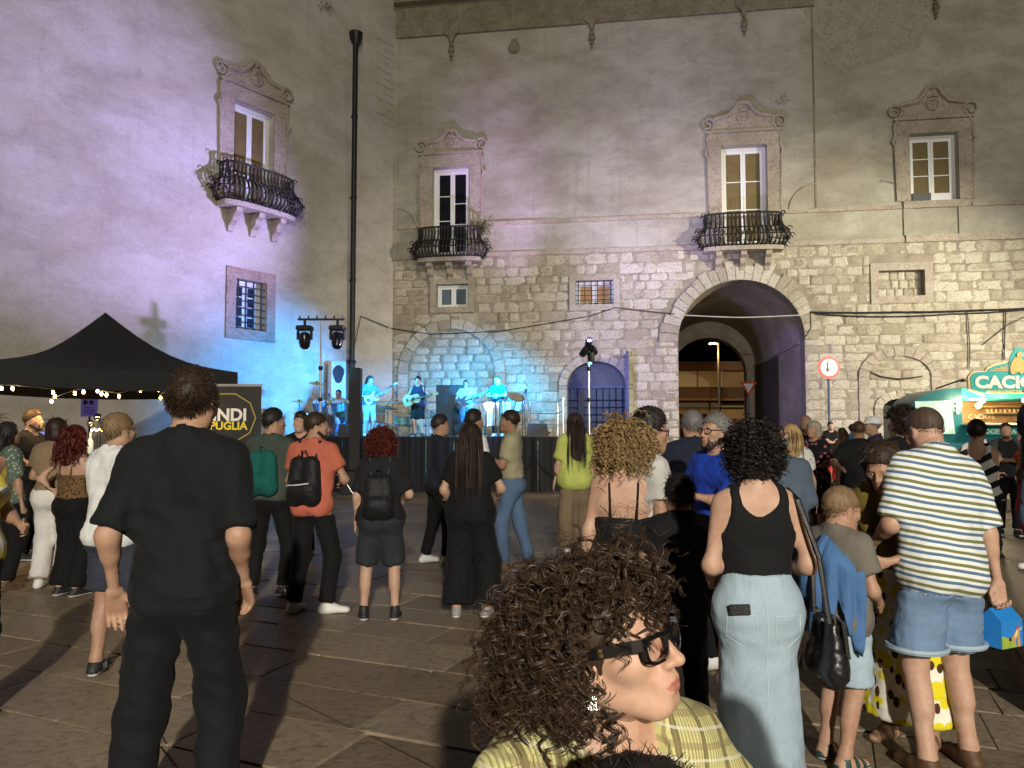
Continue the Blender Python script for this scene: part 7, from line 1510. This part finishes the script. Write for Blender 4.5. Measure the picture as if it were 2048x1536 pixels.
# ================================================================== the band
def guitar(S, label, body, neckl, tilt, c=(.02, .17, 1.08), acoustic=True, col=(.4, .22, .08), flip=1):
    e = carried('guitar', S, label, 'guitar', 'guitars on stage'); k = S.k; M = Matrix.Translation(Vector(c) * k) @ Matrix.Rotation(flip * tilt, 4, 'Y') @ Matrix.Diagonal((flip, 1, 1, 1))
    # outline in x (along the neck, neck towards -x) and z
    U = [(.24, 0), (.23, .10), (.16, .16), (.06, .155), (-.02, .115), (-.10, .12), (-.18, .125), (-.23, .08), (-.245, 0)] if acoustic else [(.2, 0), (.19, .09), (.12, .15), (.03, .12), (-.05, .10), (-.13, .13), (-.24, .15), (-.2, .09), (-.14, .05), (-.13, 0)]
    Lw = [(x, -z) for x, z in reversed(U[1:-1])]; P = U + Lw; dpt = .05 if acoustic else .02; n = len(P); m = MB()
    m.add([M @ Vector((x * body, -dpt, z * body)) for x, z in P] + [M @ Vector((x * body, dpt, z * body)) for x, z in P], [tuple(range(n)), tuple(range(2 * n - 1, n - 1, -1))] + [(i, (i + 1) % n, n + (i + 1) % n, n + i) for i in range(n)]); m.build('body', plain('guitar_wood', col, .3, coat=.5), e, False, True)
    m = MB(); m.box((-.22 * body - neckl, dpt - .02, -.026), (-.1 * body, dpt + .012, .026), M); m.build('neck', plain('neck_wood', (.12, .06, .03), .5), e, False, True); m = MB(); m.box((-.22 * body - neckl - .16, dpt - .02, -.045), (-.22 * body - neckl, dpt + .008, .045), M, bev=.006); m.build('headstock', plain('guitar_wood', col, .3, coat=.5), e, False, True)
    if acoustic: m = MB(); m.lathe([(.05, 0), (.05, .004)], 16, M @ Matrix.Translation((-.06, dpt + .002, 0)) @ Matrix.Rotation(-PI / 2, 4, 'X')); m.build('sound_hole', M_BLACK, e, False, True)
    m = MB(); m.box((.10 * body, dpt, -.05), (.13 * body, dpt + .014, .05), M); m.build('bridge', M_BLACK, e, False, True)
    path_tube(S, [S.Tk(-.14, .1, 1.30), S.Tk(-.13, .0, 1.47), S.Tk(0, -.13, 1.35), S.Tk(.16, -.05, 1.15)], .012).build('strap', M_LEA, e, False, True)
GR = 'musicians on the stage'
S_, _ = person('drummer in a pale T-shirt seated behind the drum kit', pos=(sx(677, 22.2), 22.2), rz=175, H=1.74, pelvis=.58, hair=SHORT(H_DBR, n=0), top=TEE(m_cloth('pale_green_tee', (.42, .55, .30))), bottom=TRO(NAVY), shoes=SH_BLK, z0=SZ_, arms=(((-.30, .30, 1.0), (-1, -.3, -.5)), ((.30, .30, .98), (1, -.3, -.5))), feet=((-.2, .38, 15), (.2, .38, -15)), group=GR, vox=.016)
m = MB(); q = world_pt(S_.root, (0, 0, 0)); m.lathe([(.16, .40), (.18, .43), (.18, .48), (.15, .5)], 16, Matrix.Translation(q)); m.tube([q, q + Vector((0, 0, .4))], .03, 6)
o = m.build('drum_stool', M_BLACK); setp(o, 'round black stool under the drummer', 'stool')
S_, _ = person('long-haired bass player behind the tall speaker column', pos=(sx(738, 21.6), 21.6), rz=-142, H=1.74, hair=LONG(H_DBR, len=.16, slen=.2), top=TEE(m_cloth('blue_shirt_stage', (.06, .1, .26))), bottom=TRO(m_cloth('pale_trousers_stage', (.30, .34, .36))), shoes=SH_WHT, z0=SZ_, arms=(((-.42, .28, 1.28), (-.5, -.2, -1)), ((.14, .24, 1.08), (1, -.5, -.2))), head=(0, -18, 0), group=GR, vox=.016)
guitar(S_, 'electric bass with its neck raised, held by the long-haired player', .95, .62, .52, (.06, .19, 1.08), False, (.35, .3, .25))
S_, _ = person('singer in sleeveless top and black shorts with acoustic guitar', pos=(sx(836, 21.4), 21.4), rz=168, H=1.70, build=1.03, hair=SHORT(H_BLK, n=0, thick=.016), top=dict(kind='tank', mat=m_cloth('dark_blue_tank', (.02, .03, .07)), hem=.88, neck=(((0, .03, 1.535), (.085, .09, .085)),)), bottom=dict(kind='shorts', mat=BLK, frac=.47, flare=.04, loose=.02), shoes=SH_BLK, z0=SZ_, arms=(((-.44, .26, 1.16), (-.5, -.2, -1)), ((.16, .26, 1.06), (1, -.6, -.2))), group=GR, vox=.016, skin=SK_L)
guitar(S_, 'acoustic guitar held by the singer in black shorts', 1.05, .42, .22, (.12, .21, 1.07), True, (.42, .30, .16))
S_, _ = person('guitarist in pale shirt and dark sunglasses before the black case', pos=(sx(931, 22.0), 22.0), rz=176, H=1.64, hair=SHORT(H_BLK, n=0), glasses=True, top=TEE(m_cloth('pale_shirt_stage', (.45, .48, .48)), loose=.03), bottom=TRO(DEN_D), shoes=SH_WHT, z0=SZ_, arms=(((-.46, .28, 1.22), (-.5, -.2, -1)), ((.16, .26, 1.04), (1, -.6, -.2))), group=GR, vox=.016)
guitar(S_, 'dark electric guitar held by the player in sunglasses', 1.0, .55, .40, (.10, .20, 1.05), False, (.05, .05, .06))
person('percussionist in dark T-shirt clapping behind the congas', pos=(sx(996, 21.7), 21.7), rz=165, H=1.74, hair=SHORT(H_DBR, n=0), top=TEE(m_cloth('dark_tee_stage', (.02, .03, .045))), bottom=TRO(BLK), shoes=SH_WHT, z0=SZ_, arms=(((-.06, .28, 1.18), (-1, -.2, -.5)), ((.06, .28, 1.14), (1, -.2, -.5))), group=GR, vox=.016, skin=SK_L, head=(-25, 0, 0))
# ================================================================== the seated woman close by
plaid = m_cloth('yellow_plaid', (.52, .49, .22), kind='plaid')
def fore_extra(S, root):
    k = S.hk; e = lambda x, y, z: Vector(S.hc + S.Rh @ (V3(x, y, z) * k)); GL_ = plain('black_acetate', (.006, .006, .007), .18, var=.1, coat=.6)
    # thick angular frames
    m = MB()
    for q in (-1, 1):
        oc, ic = [], []; cx = q * .036
        for t in np.linspace(0, 2 * PI, 29)[:-1]:
            n_ = 3.2; ct, st = math.cos(t), math.sin(t); rr_ = (abs(ct) ** n_ + abs(st) ** n_) ** (-1 / n_); x, z = rr_ * ct * .031, rr_ * st * .022
            if st > 0: z *= 1 + .16 * (ct * q > 0) * abs(ct)
            yb = .1085 - .010 * max(0, (cx + x) * q - .028) / .035
            oc.append((cx + x, yb, .002 + z)); ic.append((cx + x * .78, yb, .0015 + z * .76))
        n_ = len(oc); V = [e(x, y + .004, z) for x, y, z in oc] + [e(x, y + .005, z) for x, y, z in ic] + [e(x, y - .004, z) for x, y, z in oc] + [e(x, y - .004, z) for x, y, z in ic]
        Fs = []
        for i in range(n_): j = (i + 1) % n_; Fs += [(i, j, n_ + j, n_ + i), (2 * n_ + j, 2 * n_ + i, 3 * n_ + i, 3 * n_ + j), (i, 2 * n_ + i, 2 * n_ + j, j), (n_ + i, n_ + j, 3 * n_ + j, 3 * n_ + i)]
        m.add(V, Fs)
        a = [(q * .067, .100, .018), (q * .0765, .086, .018), (q * .084, .03, .014), (q * .0855, -.02, .008)]
        for (x0, y0, z0_), (x1, y1, z1_) in zip(a[:-1], a[1:]):
            m.hexa([e(x0 - q * .002, y0, z0_ - .009), e(x0 + q * .003, y0, z0_ - .009), e(x1 + q * .003, y1, z1_ - .009), e(x1 - q * .002, y1, z1_ - .009), e(x0 - q * .002, y0, z0_ + .009), e(x0 + q * .003, y0, z0_ + .009), e(x1 + q * .003, y1, z1_ + .009), e(x1 - q * .002, y1, z1_ + .009)])
    m.box((-.009, .1045, .004), (.009, .1125, .014), Matrix(((*(S.Rh[0] * k), S.hc[0]), (*(S.Rh[1] * k), S.hc[1]), (*(S.Rh[2] * k), S.hc[2]), (0, 0, 0, 1))))
    g = m.build('glasses', GL_, root, False, True)
    lens = NT('lens'); tr = lens.t.nodes.new('ShaderNodeBsdfTransparent'); gl = lens.t.nodes.new('ShaderNodeBsdfGlossy'); gl.inputs['Roughness'].default_value = .02; mx = lens.t.nodes.new('ShaderNodeMixShader'); mx.inputs[0].default_value = .07
    lens.l(tr.outputs[0], mx.inputs[1]); lens.l(gl.outputs[0], mx.inputs[2]); lens.l(mx.outputs[0], lens.t.nodes['Material Output'].inputs[0])
    for q in (-1, 1):
        cx = q * .036; V = [e(cx + .0245 * math.cos(t), .107, .0015 + .0168 * math.sin(t)) for t in np.linspace(0, 2 * PI, 21)[:-1]]; m = MB(); m.add(V, [tuple(range(20))]); m.build('lens', lens.m, g, False, True)
    # small gold letters on the temple
    for row in range(2):
        t = text('miu', .0098, (0, 0, 0), plain('gold', (.75, .55, .2), .25, .9), None, name='temple_lettering', ext=.0006, off=.0002)
        ey = Vector(S.Rh @ V3(0, 1, 0)); ez = Vector(S.Rh @ V3(0, 0, 1)); ex = Vector(S.Rh @ V3(1, 0, 0)); o_ = e(.0862, .030, .0145 - row * .0078)
        t.data.transform(Matrix(((ey.x, ex.x, ez.x, o_.x), (ey.y, ex.y, ez.y, o_.y), (ey.z, ex.z, ez.z, o_.z), (0, 0, 0, 1)))); t.parent = g
    # eyebrows, lashes
    for q in (-1, 1):
        m = MB(); m.tube([e(q * .018, .0935, .024), e(q * .032, .0945, .031), e(q * .05, .080, .027)], [.0026, .0030, .0012], 5); m.build('eyebrow', m_hair(H_DBR), root, True, True)
        m = MB(); m.tube([e(q * .020, .0905, .0045), e(q * .032, .0945, .0085), e(q * .046, .084, .0035)], [.001, .0018, .0012], 5); m.build('eyelashes', m_hair(H_BLK), root, True, True)
    # earring
    m = MB(); p = e(.083, .0, -.052); m.lathe([(.001, -.034), (.010, -.028), (.014, -.018), (.012, -.008), (.004, .004), (.001, .010)], 12, Matrix.Translation(p)); o = m.build('earring', plain('hammered_silver', (.8, .78, .7), .18, 1.0, var=.1, bump=1.0, bscale=220), root, False, True)
    # thin chain
    T = S.Tk; m = MB(); m.tube([T(-.06, .02, 1.50), T(-.03, .075, 1.45), T(0, .095, 1.40), T(.03, .075, 1.45), T(.06, .02, 1.50)], .0011, 5); m.build('necklace', plain('gold', (.75, .55, .2), .25, .9), root, True, True)
    # open collar
    for q in (-1, 1):
        P = [T(q * .055, -.075, 1.535), T(q * .095, -.02, 1.52), T(q * .09, .06, 1.475), T(q * .075, .125, 1.38)]; O = [T(q * .085, -.105, 1.49), T(q * .155, -.03, 1.49), T(q * .165, .075, 1.44), T(q * .135, .155, 1.355)]
        V = [tuple(p) for p in P] + [tuple(p + V3(0, 0, .006)) for p in O]; m = MB(); m.add(V, [(i, i + 1, 5 + i, 4 + i) for i in range(3)]); o = m.build('collar', plaid, root, True, True); md = o.modifiers.new('s', 'SOLIDIFY'); md.thickness = .006; ms = o.modifiers.new('b', 'SUBSURF'); ms.levels = ms.render_levels = 2
fs = 1230
S8, r8 = person('young woman with dark curls, black glasses and yellow plaid shirt seated close by', 1208, fs, rz=-152, H=1.65, sex='f', pelvis=.629, build=1.1, fh=.0028, head=(27, 11, 6), hair=dict(style='curly', c=(.042, .025, .015), thick=.006, gloss=.46, n=640, slen=.13, m=10, clump=10, m2=28, turns=3.8, crad=.0115, r=.0006, jit=.0014, out=.28, grav=.36, noise=.20, rough=.003, seed=21, comb=(0, -.45, -.05), ymax=.03, facecut=.02, fz=.062,
    passes=[dict(n=300, clump=9, slen=.21, m2=32, turns=5.5, ymax=-.01, zmin=-.08, out=.45, grav=.34, crad=.010), dict(n=170, slen=.08, ymin=.0, ymax=.1, zmin=.055, out=.5, grav=.16, turns=2.6, crad=.010, m2=30, comb=(0, .0, .1), facecut=.08, fz=.066), dict(n=26, slen=.085, ymin=.05, ymax=.11, zmin=.05, out=.7, grav=.30, turns=3, crad=.007, m2=30, comb=(.3, .25, 0), facecut=.2), dict(n=900, slen=.15, m=10, clump=2, m2=24, turns=4, crad=.011, r=.0005, jit=.004, out=.6, grav=.24, noise=.35)]), top=TEE(plaid, sleeve=.75, soff=.03, flare=.02, loose=.03, off=.022, hem=.82, fold=.010, neck=(((0, .06, 1.53), (.085, .13, .10)), ((0, .16, 1.42), (.07, .12, .17)))), bottom=TRO(DEN_D), shoes=SH_WHT, skin=(.58, .38, .27), sss=.12, vox=.008, feet=((-.13, .42, 10), (.13, .42, -10)), arms=(((-.14, .34, .80), (-1, -.3, -.4)), ((.14, .34, .80), (1, -.3, -.4))), extra=fore_extra)
m = MB(); q = r8.location
for x in (-.16, .16):
    for y in (-.16, .16): m.tube([(q.x + x * 1.15, q.y + y * 1.15, 0), (q.x + x, q.y + y, .46)], .016, 6)
STL = empty('stool', (q.x, q.y, 0), 'low wooden stool under the seated woman with curls', 'stool'); 
m2 = MB(); m2.lathe([(.2, .455), (.21, .465), (.21, .485), (.2, .495)], 20, Matrix.Translation((q.x, q.y, 0))); m2.build('seat', plain('stool_wood', (.25, .14, .06), .5), STL)
for x in (-.14, .14):
    for y in (-.14, .14): m = MB(); m.tube([(q.x + x * 1.25, q.y + y * 1.25, 0), (q.x + x, q.y + y, .455)], .016, 6); m.build('leg', plain('stool_wood', (.25, .14, .06), .5), STL)
# a child's dark head at the bottom edge, and a neighbour at the right edge
person('small child with fluffy black hair standing in front of the seated woman', pos=(.146, .86), rz=10, H=1.155, hair=dict(style='curly', c=H_BLK, thick=.016, n=3500, slen=.022, m=6, r=.0007, out=.3, grav=.05, noise=.5), top=TEE(BLK), bottom=TRO(NAVY), shoes=SH_WHT, vox=.014, face=False)
S9, r9 = person('neighbour with dark hair and black glasses at the right edge', pos=(.93, 1.14), rz=30, H=1.62, sex='f', pelvis=.60, glasses=True, hair=LONG(H_BLK, len=.3, n=900, slen=.34, m=14, r=.0008, ymax=.06, out=.3, noise=.12), top=TEE(BLK), bottom=TRO(BLK), shoes=SH_BLK, vox=.01, skin=SK_M, feet=((-.13, .42, 10), (.13, .42, -10)), arms=(((-.14, .34, .80), (-1, -.3, -.4)), ((.14, .34, .80), (1, -.3, -.4))))
q = r9.location; STL2 = empty('stool', (q.x, q.y, 0), 'low wooden stool under the neighbour with dark hair', 'stool')
m2 = MB(); m2.lathe([(.2, .445), (.21, .455), (.21, .475), (.2, .485)], 20, Matrix.Translation((q.x, q.y, 0))); m2.build('seat', plain('stool_wood', (.25, .14, .06), .5), STL2)
for x in (-.14, .14):
    for y in (-.14, .14): m = MB(); m.tube([(q.x + x * 1.25, q.y + y * 1.25, 0), (q.x + x, q.y + y, .445)], .016, 6); m.build('leg', plain('stool_wood', (.25, .14, .06), .5), STL2)
print('SCRIPT TIME', round(time.time() - T0, 1), 'tris', sum(len(o.data.polygons) * 2 for o in SC.objects if o.type == 'MESH'))
